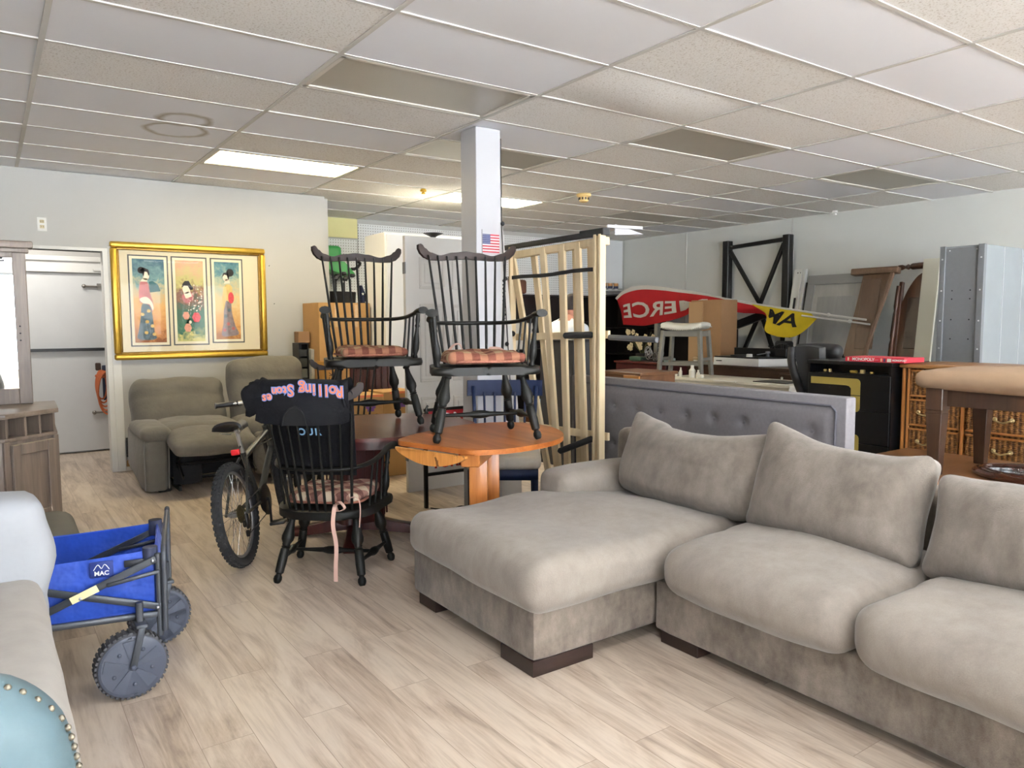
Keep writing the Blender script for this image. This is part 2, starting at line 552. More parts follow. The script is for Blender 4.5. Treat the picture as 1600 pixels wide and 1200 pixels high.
o = obj('door_mark', me, M('faded_marker', rgb(120, 120, 118), .8), d, smooth=0)
b = new(); bx(b, (-.45, 8.99, 1.885), (1.1, 9.075, 2.03), .004); bx(b, (-.45, 8.97, 2.0), (1.1, 9.075, 2.05), .004); bx(b, (1.045, 8.98, 0), (1.12, 9.075, 2.0), .004)
bx(b, (.95, 8.975, 1.91), (1.06, 8.99, 1.93)); bx(b, (.2, 8.975, 1.93), (.35, 8.99, 1.945))
struct('trim_6', b, m_white)

# ------------------------------------------------------------------ lights
def daylight(k, xa, xb):
    L = bpy.data.lights.new('window_portal', 'AREA'); L.shape = 'RECTANGLE'; L.size = xb - xa; L.size_y = 2.1
    L.cycles.is_portal = True
    o = bpy.data.objects.new('window_portal', L); col.objects.link(o)
    o.location = ((xa + xb) / 2, Y0 - .12, 1.4); o.rotation_euler = (R(90), 0, 0)
for k, (xa, xb) in enumerate(ox):
    daylight(k, xa, xb)
w = bpy.data.worlds.new('world'); scene.world = w; w.use_nodes = True
wn = w.node_tree.nodes; wl = w.node_tree.links
bg = wn['Background']
tc = wn.new('ShaderNodeTexCoord'); sx = wn.new('ShaderNodeSeparateXYZ'); wr = wn.new('ShaderNodeValToRGB')
wl.new(tc.outputs['Generated'], sx.inputs['Vector']); wl.new(sx.outputs['Z'], wr.inputs['Fac'])
wr.color_ramp.elements[0].position = 0; wr.color_ramp.elements[0].color = (.88, .94, 1, 1)
wr.color_ramp.elements[1].position = .6; wr.color_ramp.elements[1].color = (.72, .85, 1, 1)
wl.new(wr.outputs['Color'], bg.inputs['Color'])
bg.inputs['Strength'].default_value = 7.0
vs_ = scene.view_settings
scene.display_settings.display_device = 'sRGB'
vs_.view_transform = 'Standard'; vs_.look = 'None'; vs_.exposure = 1.1; vs_.gamma = 1.0; vs_.use_curve_mapping = False

L = bpy.data.lights.new('passage_fill', 'AREA'); L.shape = 'RECTANGLE'; L.size = 1.1; L.size_y = .3; L.energy = 13; L.color = (1, .95, .88)  # unseen lamp without a fixture, added to brighten the passage
o = bpy.data.objects.new('passage_fill', L); col.objects.link(o); o.location = (.2, 8.3, ZC - .03)
# recessed fluorescent lights: two lit, five dark; unseen fill lights added by the windows
m_diff_off = M('prismatic_diffuser', rgb(168, 164, 152), .35, var=.04, vs=3, bump=.2, bs=120)
m_diff_on = M('lit_diffuser', rgb(255, 236, 186), .4, emit=9)
m_diff_fill = M('fill_diffuser_cool', rgb(244, 249, 255), .4, emit=7.5)
m_diff_on2 = M('lit_diffuser_far', rgb(255, 244, 214), .4, emit=15)
sunl = bpy.data.lights.new('sun', 'SUN'); sunl.energy = 270; sunl.angle = R(1); sunl.color = (.93, .97, 1)
so_ = bpy.data.objects.new('sun', sunl); col.objects.link(so_); so_.location = (0, -14, 9); so_.rotation_euler = (R(12), R(18), 0)
m_lf = M('light_frame', rgb(214, 210, 200), .4)
lights = [((-1, 7), 1, 'lit ceiling light with a warm white diffuser above the gold-framed picture'),
          ((-1, 3), 0, 'large unlit ceiling light with a grey-beige diffuser, nearest to the picture wall'),
          ((1, 3), 0, 'unlit grey ceiling light to the right of the white column'),
          ((3, 3), 0, 'unlit olive-grey ceiling light nearest to the right wall'),
          ((3, 8), 0, 'unlit ceiling light far back, above the end of the slatted bed base'),
          ((0, 5), 0, 'unlit ceiling light with a beige diffuser just left of the white column top'),
          ((1, 8), 2, 'lit ceiling light far back, right behind the white column')]
lights += [(c_, 3, 'added unseen cool white fill light on the ceiling near the shop windows') for c_ in ((-2, -2), (0, -2), (2, -2), (-2, -7), (0, -7), (2, -7))]  # added out of view as fill, to brighten floor and sofa
for (i, j), on, lab in lights:
    xa, ya = GX + i * PX + .014, GY + j * PY + .014
    xb, yb = xa + PX - .028, ya + PY - .028
    t = thing('ceiling_light', lab, 'ceiling light', ((xa + xb) / 2, (ya + yb) / 2, ZC), group='recessed ceiling lights' if on < 3 else 'added fill lights by the shop windows')
    b = new()
    for p, q in (((xa, ya), (xb, ya + .03)), ((xa, yb - .03), (xb, yb)), ((xa, ya), (xa + .03, yb)), ((xb - .03, ya), (xb, yb))):
        bx(b, (p[0], p[1], ZC + .0), (q[0], q[1], ZC + .016), .003)
    obj('frame', b, m_lf, t)
    b = new(); bx(b, (xa + .02, ya + .02, ZC + .008), (xb - .02, yb - .02, ZC + .014))
    obj('diffuser', b, (m_diff_off, m_diff_on, m_diff_on2, m_diff_fill)[on], t)
    b = new(); bx(b, (xa, ya, ZC + .016), (xb, yb, ZC + .1)); obj('housing', b, m_lf, t)
t = thing('smoke_detector', 'yellowed round smoke detector on the ceiling right of the column', 'smoke detector', (5.13, 6.02, ZC))
b = new(); lathe(b, (5.13, 6.02, ZC - .001), (5.13, 6.02, ZC - .03), [(0, .075), (.6, .075), (1, .066)], 24); obj('base', b, M('yellowed_plastic', rgb(226, 196, 130), .5), t)
b = new(); lathe(b, (5.13, 6.02, ZC - .03), (5.13, 6.02, ZC - .085), [(0, .05), (.3, .052), (.85, .046), (1, .03)], 20); obj('sensor_head', b, M('yellowed_plastic', rgb(226, 196, 130), .5), t)
b = new()
for k in range(10):
    a = k * PI / 5; c = V((5.13 + .0515 * math.cos(a), 6.02 + .0515 * math.sin(a), ZC - .05)); bx(b, (-.004, -.009, -.012), (.004, .009, .012), mat=Matrix.Translation(c) @ rotm(0, 0, math.degrees(a)))
obj('vent_slot', b, M('dark_slot', rgb(50, 40, 25), .7), t)
b = new(); lathe(b, (3.61, 6.67, ZC), (3.61, 6.67, ZC - .05), [(0, .018), (.2, .03), (.55, .03), (.6, .012), (1, .02)], 14)
single('ceiling_sprinkler', b, M('yellow_cap', rgb(222, 180, 60), .5), 'small yellow-capped sprinkler head on the ceiling left of the column', 'sprinkler')
b = new(); lathe(b, (8.42, 5.25, ZC), (8.42, 5.25, ZC - .05), [(0, .03), (.5, .03), (.6, .018), (1, .022)], 14)
single('ceiling_hook', b, m_white, 'small white fitting on the ceiling edge at the right wall', 'ceiling fitting')
# ------------------------------------------------------------------ sectional sofa
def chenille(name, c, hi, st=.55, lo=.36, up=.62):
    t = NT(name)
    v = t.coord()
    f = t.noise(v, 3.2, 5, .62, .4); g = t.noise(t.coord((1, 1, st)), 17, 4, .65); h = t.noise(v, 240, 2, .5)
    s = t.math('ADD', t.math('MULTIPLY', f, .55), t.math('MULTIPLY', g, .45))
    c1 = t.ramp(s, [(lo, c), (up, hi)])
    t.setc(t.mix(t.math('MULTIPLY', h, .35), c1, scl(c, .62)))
    t.b.inputs['Roughness'].default_value = .95
    t.b.inputs['Specular IOR Level'].default_value = .15
    t.b.inputs['Sheen Weight'].default_value = .25; t.b.inputs['Sheen Roughness'].default_value = .45
    t.bump(t.math('ADD', t.math('MULTIPLY', h, .5), t.math('MULTIPLY', g, .5)), .45, .006)
    return t.m
m_sofa = chenille('taupe_chenille', rgb(133, 124, 115), rgb(152, 143, 133))
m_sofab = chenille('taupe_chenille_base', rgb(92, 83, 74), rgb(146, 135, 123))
m_sofap = chenille('taupe_velvet_pillow', rgb(112, 104, 95), rgb(142, 133, 123), .5, .36, .62)
m_foot = wood('espresso_block', rgb(26, 14, 11), rgb(42, 24, 18), .4, 'x')
ch = thing('chaise_sofa', 'taupe chaise end of the sectional sofa with a low arm, beside the oak table', 'sofa', (2.3, 2.68, 0))
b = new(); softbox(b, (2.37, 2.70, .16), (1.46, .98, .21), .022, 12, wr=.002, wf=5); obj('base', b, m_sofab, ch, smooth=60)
def chaisefn(p, nx, ny, nz):
    k = max(0, -nx)
    if nz > 0:
        p = p + V((0, 0, -.018 * max(0, nx) + .012 * math.sin(nx * 5 + ny * 2)))
    return p
b = new(); softbox(b, (2.255, 2.652, .358), (1.33, 1.03, .205), .075, 26, bulge=(.018, .018, .032), wr=.012, wf=3.2, seed=1, fn=chaisefn); obj('seat_cushion', b, m_sofa, ch, smooth=60)
b = new(); softbox(b, (2.74, 3.045, .415), (.74, .235, .325), .055, 16, bulge=(.01, .012, .012), wr=.006, wf=4, seed=2); obj('armrest', b, m_sofa, ch, smooth=60)
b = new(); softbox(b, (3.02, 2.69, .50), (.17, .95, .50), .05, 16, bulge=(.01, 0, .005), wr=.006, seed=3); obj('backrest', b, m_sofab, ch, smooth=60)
for x, y in ((1.64, 2.21), (1.64, 2.98), (2.85, 2.98), (2.85, 2.21)):
    b = new()
    if (x, y) == (1.64, 2.21):
        prism(b, [(x, y), (x + .30, y), (x + .30, y + .05), (x + .05, y + .05), (x + .05, y + .22), (x, y + .22)], .062, bev=.003)
    else:
        bx(b, (x + .012, y + .01, 0), (x + .17, y + .17, .062), .003)
    obj('foot', b, m_foot, ch)
so = thing('sofa', 'taupe two-cushion side of the sectional sofa, running out of the picture at right', 'sofa', (2.65, 1.2, 0))
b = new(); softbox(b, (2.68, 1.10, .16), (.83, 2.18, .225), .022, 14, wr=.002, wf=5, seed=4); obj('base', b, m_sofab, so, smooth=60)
def seatfn(sd):
    def fn(p, nx, ny, nz):
        if nz > 0:
            p = p + V((0, 0, .02 * noise.noise(V((p.x * 3, p.y * 3, sd)))))
        if nx < 0:
            p = p + V((-.012 * (1 - ny * ny), 0, -.01))
        return p
    return fn
for k, (ya, yb) in enumerate(((1.29, 2.105), (.38, 1.285))):
    b = new(); softbox(b, (2.60, (ya + yb) / 2, .362), (.83, yb - ya, .20), .085, 26, bulge=(.03, .015, .046), wr=.012, wf=3.4, seed=5 + k, fn=seatfn(k)); obj('seat_cushion', b, m_sofa, so, smooth=60)
b = new(); softbox(b, (3.02, 1.10, .475), (.17, 2.16, .45), .05, 16, bulge=(.01, 0, .005), wr=.006, seed=9); obj('backrest', b, m_sofab, so, smooth=60)
b = new(); softbox(b, (2.7, .15, .40), (.82, .26, .34), .06, 12, wr=.006, seed=8); obj('armrest', b, m_sofa, so, smooth=60)
for x, y in ((2.275, 1.96), (2.275, .1), (2.9, 1.96), (2.9, .1)):
    b = new(); bx(b, (x, y, 0), (x + .1, y + .20, .06), .003); obj('foot', b, m_foot, so)
def pillow(label, c, w, h, t, lean, seed, fn2=None, tw=0):
    Mx = frame(c, (tw, -1, 0), (math.tan(R(lean)), 0, 1))
    def fn(p, nx, ny, nz):
        e = math.sqrt(max(0, (1 - abs(nx) ** 2.8) * (1 - abs(ny) ** 2.8)))
        p.z *= .18 + .86 * e
        p.x *= .95 + .05 * abs(ny) ** 3; p.y *= .94 + .06 * abs(nx) ** 3      # dog-eared corners
        if ny < 0: p.z *= 1 + .18 * (-ny)
        # creases running down from the corners
        p.z += .020 * noise.noise(V((nx * 1.3, ny * .9, seed))) * e
        rg = abs(noise.noise(V((nx * 2.6 + ny * .8, ny * 1.1 - nx * .5, seed + 7.3))))
        p.z -= .009 * max(0, 1 - rg / .10) * e * (.4 + .6 * abs(nx))
        if fn2: p = fn2(p, nx, ny, nz)
        return p
    b = new(); softbox(b, (0, 0, 0), (w, h, t), min(.065, t * .3), 44, wr=.011, wf=6, seed=seed, Mx=Mx, fn=fn)
    return single('back_pillow', b, m_sofap, label, 'pillow', 'loose back pillows of the sectional sofa', smooth=70)
def p1(p, nx, ny, nz):
    if ny > 0: p.y += ny * (.035 * nx * nx - .03 * (1 - nx * nx) + .012 * (nx < -.5) )
    p.x += .02 * nx * (1 if ny < 0 else 1.0)
    if ny < 0: p.x *= 1 - .10 * ny * ny; p.y += .05 * nx * nx * -ny
    return p
pillow('large slumped taupe back pillow on the chaise, next to the low arm', (2.80, 2.465, .630), .90, .44, .27, 22, 3, p1)
def p2(p, nx, ny, nz):
    if ny > 0: p.y += ny * (.03 * nx * nx - .012 * (1 - nx * nx) - .03 * nx)
    return p
pillow('taupe back pillow in the middle of the sectional sofa, between two others', (2.78, 1.695, .648), .755, .445, .27, 20, 6, p2)
pillow('taupe back pillow at the right edge of the picture on the sectional sofa', (2.77, .885, .618), .86, .39, .28, 20, 11)

# ------------------------------------------------------------------ grey upholstered headboard
m_grey = M('grey_linen', rgb(118, 115, 118), .9, var=.08, vs=60, bump=.3, bs=300, bd=.002)
hb = thing('headboard', 'grey upholstered button-tufted headboard standing behind the sectional sofa', 'headboard', (3.39, 3.0, 0))
ya, yb, zt = 2.0, 4.06, .985
b = new(); bx(b, (3.352, ya, .0), (3.44, yb, zt), .012, 2)
obj('panel_back', b, m_grey, hb)
tufts = [(2.18 + .205 * k, z) for k in range(9) for z in (.805, .56)] 
def hbf(u, v):
    y = ya + .05 + (yb - ya - .1) * u; z = .12 + (zt - .045 - .12) * v
    d = 0
    e = min(1, min(u, 1 - u) * 40, min(v, 1 - v) * 20)
    d = .016 * e
    for ty, tz in tufts:
        q = ((y - ty) ** 2 + (z - tz) ** 2)
        d -= .016 * math.exp(-q / .0009) + .005 * math.exp(-((z - tz) ** 2) / .0004) * math.exp(-((y - ty) ** 2) / .004)
    return (3.352 - max(d, -.004), y, z)
b = new(); sheet(b, hbf, 150, 56); obj('tufted_panel', b, m_grey, hb, smooth=80)
b = new(); tube(b, [(3.345, ya + .05, .12), (3.345, ya + .05, zt - .07), (3.345, ya + .075, zt - .045), (3.345, yb - .075, zt - .045), (3.345, yb - .05, zt - .07), (3.345, yb - .05, .12)], .006, 8)
obj('piping', b, M('dark_piping', rgb(84, 83, 90), .8), hb)
for ty, tz in tufts:
    b = new(); ball(b, (3.353, ty, tz), .009, .5, 1, 1, 8); obj('button', b, m_grey, hb)
for y in (ya + .2, yb - .3):
    b = new(); bx(b, (3.37, y, 0), (3.42, y + .06, .1)); obj('leg', b, m_foot, hb)

# ------------------------------------------------------------------ slatted bed base on end
m_pine = wood('pale_pine', rgb(205, 182, 142), rgb(232, 213, 176), .55, 'z', 7)
m_blk = M('black_metal', rgb(26, 25, 26), .42, metal=.35)
m_foam = M('black_foam', rgb(22, 21, 22), .85)
sb = thing('slatted_bed_base', 'pale pine slatted bed base standing on end between column and headboard', 'bed base', (3.2, 4.05, 0))
XS = 3.2
yR, yL = 3.565, 4.545
slats = []
def slat(y0, w, x, y1=None, t=.018):
    y1 = y0 if y1 is None else y1
    b = new(); beam(b, (x, y0, .04), (x, y1, 1.87), w, t, .002, up=(1, 0, 0)); obj('slat', b, m_pine, sb)
for k, (yt_, yb_) in enumerate(((4.49, 4.25), (4.325, 4.17), (4.16, 4.06), (4.04, 4.00), (3.965, 3.93), (3.89, 3.86), (3.80, 3.75), (3.735, 3.70), (3.655, 3.625))):
    g_ = (yt_ - yb_) / .86
    slat(yb_ - g_ * .69, .056, XS + (.0, .055)[k % 2], yt_ + g_ * .27, .022)
for y in (yR, yR + .045, yL):
    b = new(); beam(b, (XS - .012, y, 0), (XS - .012, y, 1.9), .022, .05, .002, up=(1, 0, 0)); obj('side_rail', b, m_pine, sb)
for z, h in ((1.253, .05), (.60, .05)):
    b = new(); beam(b, (XS + .028, yR - .03, z + .02), (XS + .028, yL + .04, z - .01), .02, h, .002); obj('cross_rail', b, m_pine, sb)
b = new(); beam(b, (XS + .02, yR - .01, 1.86), (XS + .02, yL + .02, 1.845), .05, .05, .002); obj('cross_rail', b, m_pine, sb)
b = new(); beam(b, (XS, yR + .06, 1.91), (XS, yL + .16, 1.905), .03, .035, .003); beam(b, (XS, yR - .03, 1.915), (XS, yR + .2, 1.915), .06, .045, .003); obj('top_bar', b, m_blk, sb)
b = new(); prism(b, [(0, 0), (.18, 0), (.0, .07)], .03, frame((XS + .08, yR - .02, 1.895), (.7, -.7, 0), (0, 0, 1))); beam(b, (XS + .03, yR - .0, 1.95), (XS + .2, yR - .14, 1.935), .05, .02, .002); obj('corner_bracket', b, M('grey_steel', rgb(180, 180, 184), .4, metal=.4), sb)
b = new(); sheet(b, lambda u, v: (XS - .016 - .012 * math.sin(u * 21) ** 2 * .5, yR + .06 + (yL - yR - .02) * u, 1.672 + .026 * v + .02 * math.sin(u * 1.4) * 0 + .004 * math.sin(u * 9) - .01 * u), 40, 2, .004); obj('strap', b, m_foam, sb)
for y0, z0, y1, z1, x1 in ((3.91, 1.263, 3.63, 1.27, XS - .035), (3.86, .50, 3.62, .60, XS - .12), (4.73, 1.263, 4.50, 1.27, XS - .03)):
    b = new(); tube(b, [(x1, y0, z0), (x1 + .0, y0 - .012, z0), (XS - .03, y1 + .012, z1), (XS - .03, y1, z1)], [.012, .021, .021, .014], 10); obj('padded_tube', b, m_foam, sb)
b = new(); tube(b, [(XS + .03, yR - .03, 1.255), (XS + .05, yR - .42, 1.245)], .018, 8); obj('leg_tube', b, M('grey_metal', rgb(96, 98, 102), .5, metal=.4), sb)
# ------------------------------------------------------------------ oak drop-leaf table
m_oak = wood('honey_oak', rgb(130, 70, 30), rgb(178, 108, 52), .42, 'y', 10, ring=.08)
m_oak.node_tree.nodes['Principled BSDF'].inputs['Specular IOR Level'].default_value = .22
m_oaks = wood('honey_oak_edge', rgb(168, 98, 44), rgb(214, 140, 72), .3, 'z', 10, coat=.2)
ZT = .73
oc = V((2.26, 3.465))
h0, h1 = V((1.76, 3.565)), V((1.90, 3.085))       # hinge line of the dropped leaf
hd = (h1 - h0).normalized(); hn = V((hd.y, -hd.x))
if hn.dot(oc - h0) > 0: hn = -hn                    # outward
pts = [V((oc.x + q_.x, oc.y + q_.y)) for q_ in spline([(-.5, .10, 0), (-.52, -.05, 0), (-.49, -.24, 0), (-.36, -.38, 0), (-.2, -.445, 0), (-.02, -.44, 0), (.18, -.38, 0), (.34, -.25, 0), (.45, -.05, 0), (.485, .15, 0), (.43, .33, 0), (.29, .42, 0), (.1, .43, 0), (-.1, .37, 0), (-.3, .27, 0), (-.44, .18, 0)], 6, True)]
top = []
for p in pts:
    d = (p - h0).dot(hn)
    top.append(p - hn * d if d > 0 else p)
ot = thing('drop_leaf_table', 'oval honey oak drop-leaf table with one leaf down, carrying a tall chair', 'table', (oc.x, oc.y, 0))
b = new(); prism(b, [tuple(p) for p in top], .026, Matrix.Translation((0, 0, ZT - .026)), bev=.008); obj('tabletop', b, m_oak, ot, smooth=40)
leaf = []
L = (h1 - h0).length
n = 24
out = [(0, 0)] + [(L * k / n, -.062 * math.sin(PI * k / n) ** .8 - .012) for k in range(n + 1)] + [(L, 0)]
b = new(); prism(b, out, .02, frame((h0.x + hn.x * .006, h0.y + hn.y * .006, ZT - .028), (hd.x, hd.y, 0), (0, 0, 1)), bev=.004)
t_ = NT('oak_leaf'); v_ = t_.coord(); n_ = t_.noise(v_, 9, 4, .6, 1.2); n2 = t_.noise(t_.coord((1, 1, .1)), 60, 3)
t_.setc(t_.mix(t_.math('GREATER_THAN', n_, .62), t_.ramp(n2, [(.3, rgb(186, 120, 56)), (.7, rgb(216, 150, 80))]), rgb(120, 74, 36))); t_.b.inputs['Roughness'].default_value = .3
obj('drop_leaf', b, t_.m, ot, smooth=40)
for dx, dy in ((-.07, -.08), (.06, .0)):
    b = new(); c = V((2.20 + dx, 3.44 + dy, 0)); bx(b, (-.05, -.035, .07), (.05, .035, ZT - .026), .008, 2, Matrix.Translation(c) @ rotm(0, 0, -35)); obj('pedestal_post', b, m_oaks, ot)
b = new(); bx(b, (-.32, -.05, .62), (.32, .05, ZT - .027), .006, 1, Matrix.Translation((2.2, 3.42, 0)) @ rotm(0, 0, 45)); obj('underframe', b, m_oaks, ot)
for a in (5, 60, 120, 175):
    b = new(); bx(b, (0, -.04, .02), (.34, .04, .09), .012, 2, Matrix.Translation((2.2, 3.42, 0)) @ rotm(0, 0, a)); bx(b, (.27, -.04, 0), (.34, .04, .03), .004, 1, Matrix.Translation((2.2, 3.42, 0)) @ rotm(0, 0, a)); obj('foot', b, m_oaks, ot)

# ------------------------------------------------------------------ mahogany table
m_mah = wood('mahogany_gloss', rgb(58, 22, 18), rgb(92, 40, 32), .3, 'y', 8, coat=.08, ring=.08)
m_mahd = wood('mahogany_dark', rgb(48, 16, 16), rgb(78, 28, 26), .3, 'z', 8, coat=.2)
ZM = .70
PDX, PDY = 1.90, 4.46
mt = thing('dining_table', 'rounded dark red mahogany pedestal table behind the chair with the black shirt', 'table', (2.05, 4.37, 0))
def sup(cx, cy, a, c, n, N=72):
    r = []
    for k in range(N):
        t = 2 * PI * k / N; x, y = math.cos(t), math.sin(t)
        r.append((cx + a * math.copysign(abs(x) ** (2 / n), x), cy + c * math.copysign(abs(y) ** (2 / n), y)))
    return r
b = new(); prism(b, sup(2.06, 4.405, .57, .55, 2.6), .022, Matrix.Translation((0, 0, ZM - .022)), bev=.007); obj('tabletop', b, m_mah, mt, smooth=40)
b = new(); prism(b, sup(2.06, 4.405, .48, .46, 2.6), .06, Matrix.Translation((0, 0, ZM - .083))); obj('apron', b, m_mahd, mt, smooth=40)
b = new(); prism(b, sup(PDX, PDY, .15, .15, 5), .53, Matrix.Translation((0, 0, .10)), bev=.01)
for k in range(5):
    for s in (-1, 1):
        bx(b, (PDX - .12 + k * .06 - .004, PDY + s * .152 - .004, .14), (PDX - .12 + k * .06 + .004, PDY + s * .152 + .004, .6)); bx(b, (PDX + s * .152 - .004, PDY - .12 + k * .06 - .004, .14), (PDX + s * .152 + .004, PDY - .12 + k * .06 + .004, .6))
obj('pedestal', b, m_mahd, mt, smooth=40)
for a in (-30, 60, 150, 240):
    b = new()
    prism(b, [(.0, .03), (.1, .03), (.36, .0), (.43, .0), (.44, .03), (.40, .05), (.25, .075), (.1, .12), (0, .13)], .075, Matrix.Translation((PDX, PDY, 0)) @ rotm(0, 0, a) @ frame((0, .0375, 0), (1, 0, 0), (0, 0, 1)), bev=.008)
    obj('foot', b, m_mahd, mt, smooth=40)

# ------------------------------------------------------------------ comb-back armchairs
m_ch = M('green_black_paint', rgb(22, 22, 20), .42, var=.12, vs=14, spec=.18)
m_crest = M('worn_black_brown', rgb(32, 20, 16), .5, var=.22, vs=9, spec=.25)
LEG = [(0, .011), (.02, .016), (.055, .0195), (.095, .018), (.12, .012), (.135, .0125), (.15, .0195), (.3, .0215), (.475, .0205), (.495, .016), (.51, .021), (.525, .015), (.54, .019), (.56, .018), (.61, .0275), (.66, .029), (.74, .0225), (.84, .015), (.92, .0125), (.935, .019), (.96, .019), (.97, .013), (1, .014)]
def armchair(loc, rz, label):
    t = thing('windsor_armchair', label, 'chair', loc, (0, 0, rz), 'comb-back windsor armchairs')
    L = []
    for sx, sy, f, tp in ((1, -1, (.2725, -.215), (.195, -.145)), (-1, -1, (.2725, -.215), (.195, -.145)), (1, 1, (.23, .215), (.165, .115)), (-1, 1, (.23, .215), (.165, .115))):
        a, c = V((sx * f[0], f[1], 0)), V((sx * tp[0], tp[1], .352)); L.append((a, c))
        b = new(); lathe(b, a, c, [(q_, w_ * 1.14) for q_, w_ in LEG], 12); obj('leg', b, m_ch, t, local=True, smooth=50)
    ST = [(0, .009), (.2, .010), (.38, .014), (.44, .021), (.5, .023), (.56, .021), (.62, .014), (.8, .010), (1, .009)]
    mids = []
    for i, j in ((0, 2), (1, 3)):
        p, q = L[i][0].lerp(L[i][1], .33), L[j][0].lerp(L[j][1], .33); mids.append((p + q) / 2)
        b = new(); lathe(b, p, q, ST, 10); obj('stretcher', b, m_ch, t, local=True, smooth=50)
    b = new(); lathe(b, mids[0], mids[1], ST, 10); obj('stretcher', b, m_ch, t, local=True, smooth=50)
    half = [(0, -.238), (.06, -.246), (.14, -.258), (.22, -.262), (.27, -.24), (.287, -.19), (.275, -.07), (.265, .05), (.235, .14), (.17, .21), (.09, .24), (0, .248)]
    sp = spline([(x, y, 0) for x, y in half], 3)
    out = [(p.x, p.y) for p in sp] + [(-p.x, p.y) for p in sp[-2:0:-1]]
    b = new(); prism(b, out, .042, Matrix.Translation((0, 0, .345)), bev=.015); obj('seat', b, m_ch, t, local=True, smooth=50)
    bow = spline([(-.288, -.235, .664), (-.272, -.165, .658), (-.270, -.05, .642), (-.256, .08, .626), (-.210, .185, .616), (-.12, .243, .613), (0, .26, .613), (.12, .243, .613), (.210, .185, .616), (.256, .08, .626), (.270, -.05, .642), (.272, -.165, .658), (.288, -.235, .664)], 4)
    b = new(); nb = len(bow)
    wd = [.018 + .016 * max(0, 1 - min(i, nb - 1 - i) / 6) for i in range(nb)]
    tube(b, bow, wd, 10, flat=(.62, 1.0)); obj('arm_bow', b, m_ch, t, local=True, smooth=50)
    for s in (-1, 1):
        b = new(); lathe(b, (s * .250, -.16, .38), (s * .272, -.175, .656), [(0, .012), (.04, .018), (.1, .012), (.16, .017), (.22, .022), (.36, .021), (.55, .013), (.66, .011), (.7, .016), (.74, .011), (.82, .015), (.9, .013), (1, .012)], 12); obj('arm_post', b, m_ch, t, local=True, smooth=50)
        for k in range(3):
            y = -.075 + .075 * k
            x0 = .252 - .010 * k; p1 = V((s * (.271 - .006 * k), y + .01, .641 - .006 * k))
            b = new(); tube(b, [(s * x0, y, .382), p1], .0065, 8); obj('short_spindle', b, m_ch, t, local=True, smooth=50)
    def crest_y(x): return .372 - .065 * (x / .28) ** 2
    for k in range(9):
        q = (k - 4) / 4
        x0, x1 = q * .165, q * .226
        y0 = .212 - .05 * q * q
        a, c = V((x0, y0, .382)), V((x1, crest_y(x1) - .008, 1.0))
        b = new(); tube(b, [a, a.lerp(c, .3), a.lerp(c, .6), c], [.0075, .0085, .0075, .006], 8); obj('back_spindle', b, m_ch, t, local=True, smooth=50)
    tp = [(-.345, .028), (-.325, .036), (-.30, .012), (-.26, -.012), (-.19, -.026), (-.09, -.008), (0, 0)]
    bt = [(-.345, .006), (-.325, -.026), (-.30, -.043), (-.26, -.055), (-.19, -.056), (-.09, -.05), (0, -.046)]
    def cv(tab, x):
        x = -abs(x)
        for i in range(len(tab) - 1):
            if x <= tab[i + 1][0]:
                u = (x - tab[i][0]) / (tab[i + 1][0] - tab[i][0]); u = u * u * (3 - 2 * u)
                return tab[i][1] + (tab[i + 1][1] - tab[i][1]) * u
        return tab[-1][1]
    def cf(u, v):
        x = -.283 + .566 * u; zb, zt = cv(bt, x / .82), cv(tp, x / .82)
        z = 1.031 + zb + (zt - zb) * v
        return (x, crest_y(x) + .06 * (z - .995), z)
    b = new(); sheet(b, cf, 48, 5, .022); obj('crest_rail', b, m_crest, t, local=True, smooth=50)
    return t
ac = armchair((1.492, 3.845, 0), 139.3, 'green-black comb-back armchair on the floor, back to us, black shirt over it')
a2 = dup(ac, (2.19, 3.437, ZT + .006), -21, 'comb-back armchair standing on the oval honey oak table')
a3 = dup(ac, (2.02, 4.50, ZM + .008), -13.5, 'comb-back armchair standing on the dark mahogany table'); a3.scale = (1.05, 1.05, 1.09)
a4 = dup(ac, (2.20, 5.42, 0), -30, 'comb-back armchair on the floor behind the mahogany table, mostly hidden')
# plaid seat cushions
def plaid(name, pal, sc, rot=0):
    t = NT(name)
    v = t.coord((sc, sc, sc), (0, 0, R(rot)))
    sep = t.node('SeparateXYZ'); t.link(v, sep.inputs['Vector'])
    a = t.math('GREATER_THAN', t.math('FRACT', sep.outputs['X']), .5); c = t.math('GREATER_THAN', t.math('FRACT', sep.outputs['Y']), .5)
    s = t.math('MULTIPLY', t.math('ADD', a, c), .5)
    c0 = t.ramp(s, [(0, pal[0]), (.3, pal[1]), (.7, pal[2])], 'CONSTANT')
    h = t.noise(t.coord(), 130, 2)
    t.setc(t.mix(t.math('MULTIPLY', h, .5), c0, pal[3]))
    t.b.inputs['Roughness'].default_value = .95; t.b.inputs['Specular IOR Level'].default_value = .1
    t.bump(h, .5, .004)
    return t.m
m_pl1 = plaid('rust_plaid', (rgb(98, 44, 40), rgb(148, 102, 82), rgb(178, 156, 124), rgb(126, 98, 74)), 12)
m_pl2 = plaid('burgundy_cream_plaid', (rgb(84, 34, 40), rgb(152, 112, 100), rgb(200, 186, 162), rgb(170, 140, 122)), 10, 45)
m_tie = M('pale_pink_tie', rgb(196, 160, 146), .9)
m_pipe = M('rope_piping', rgb(150, 96, 78), .9, var=.35, vs=120)
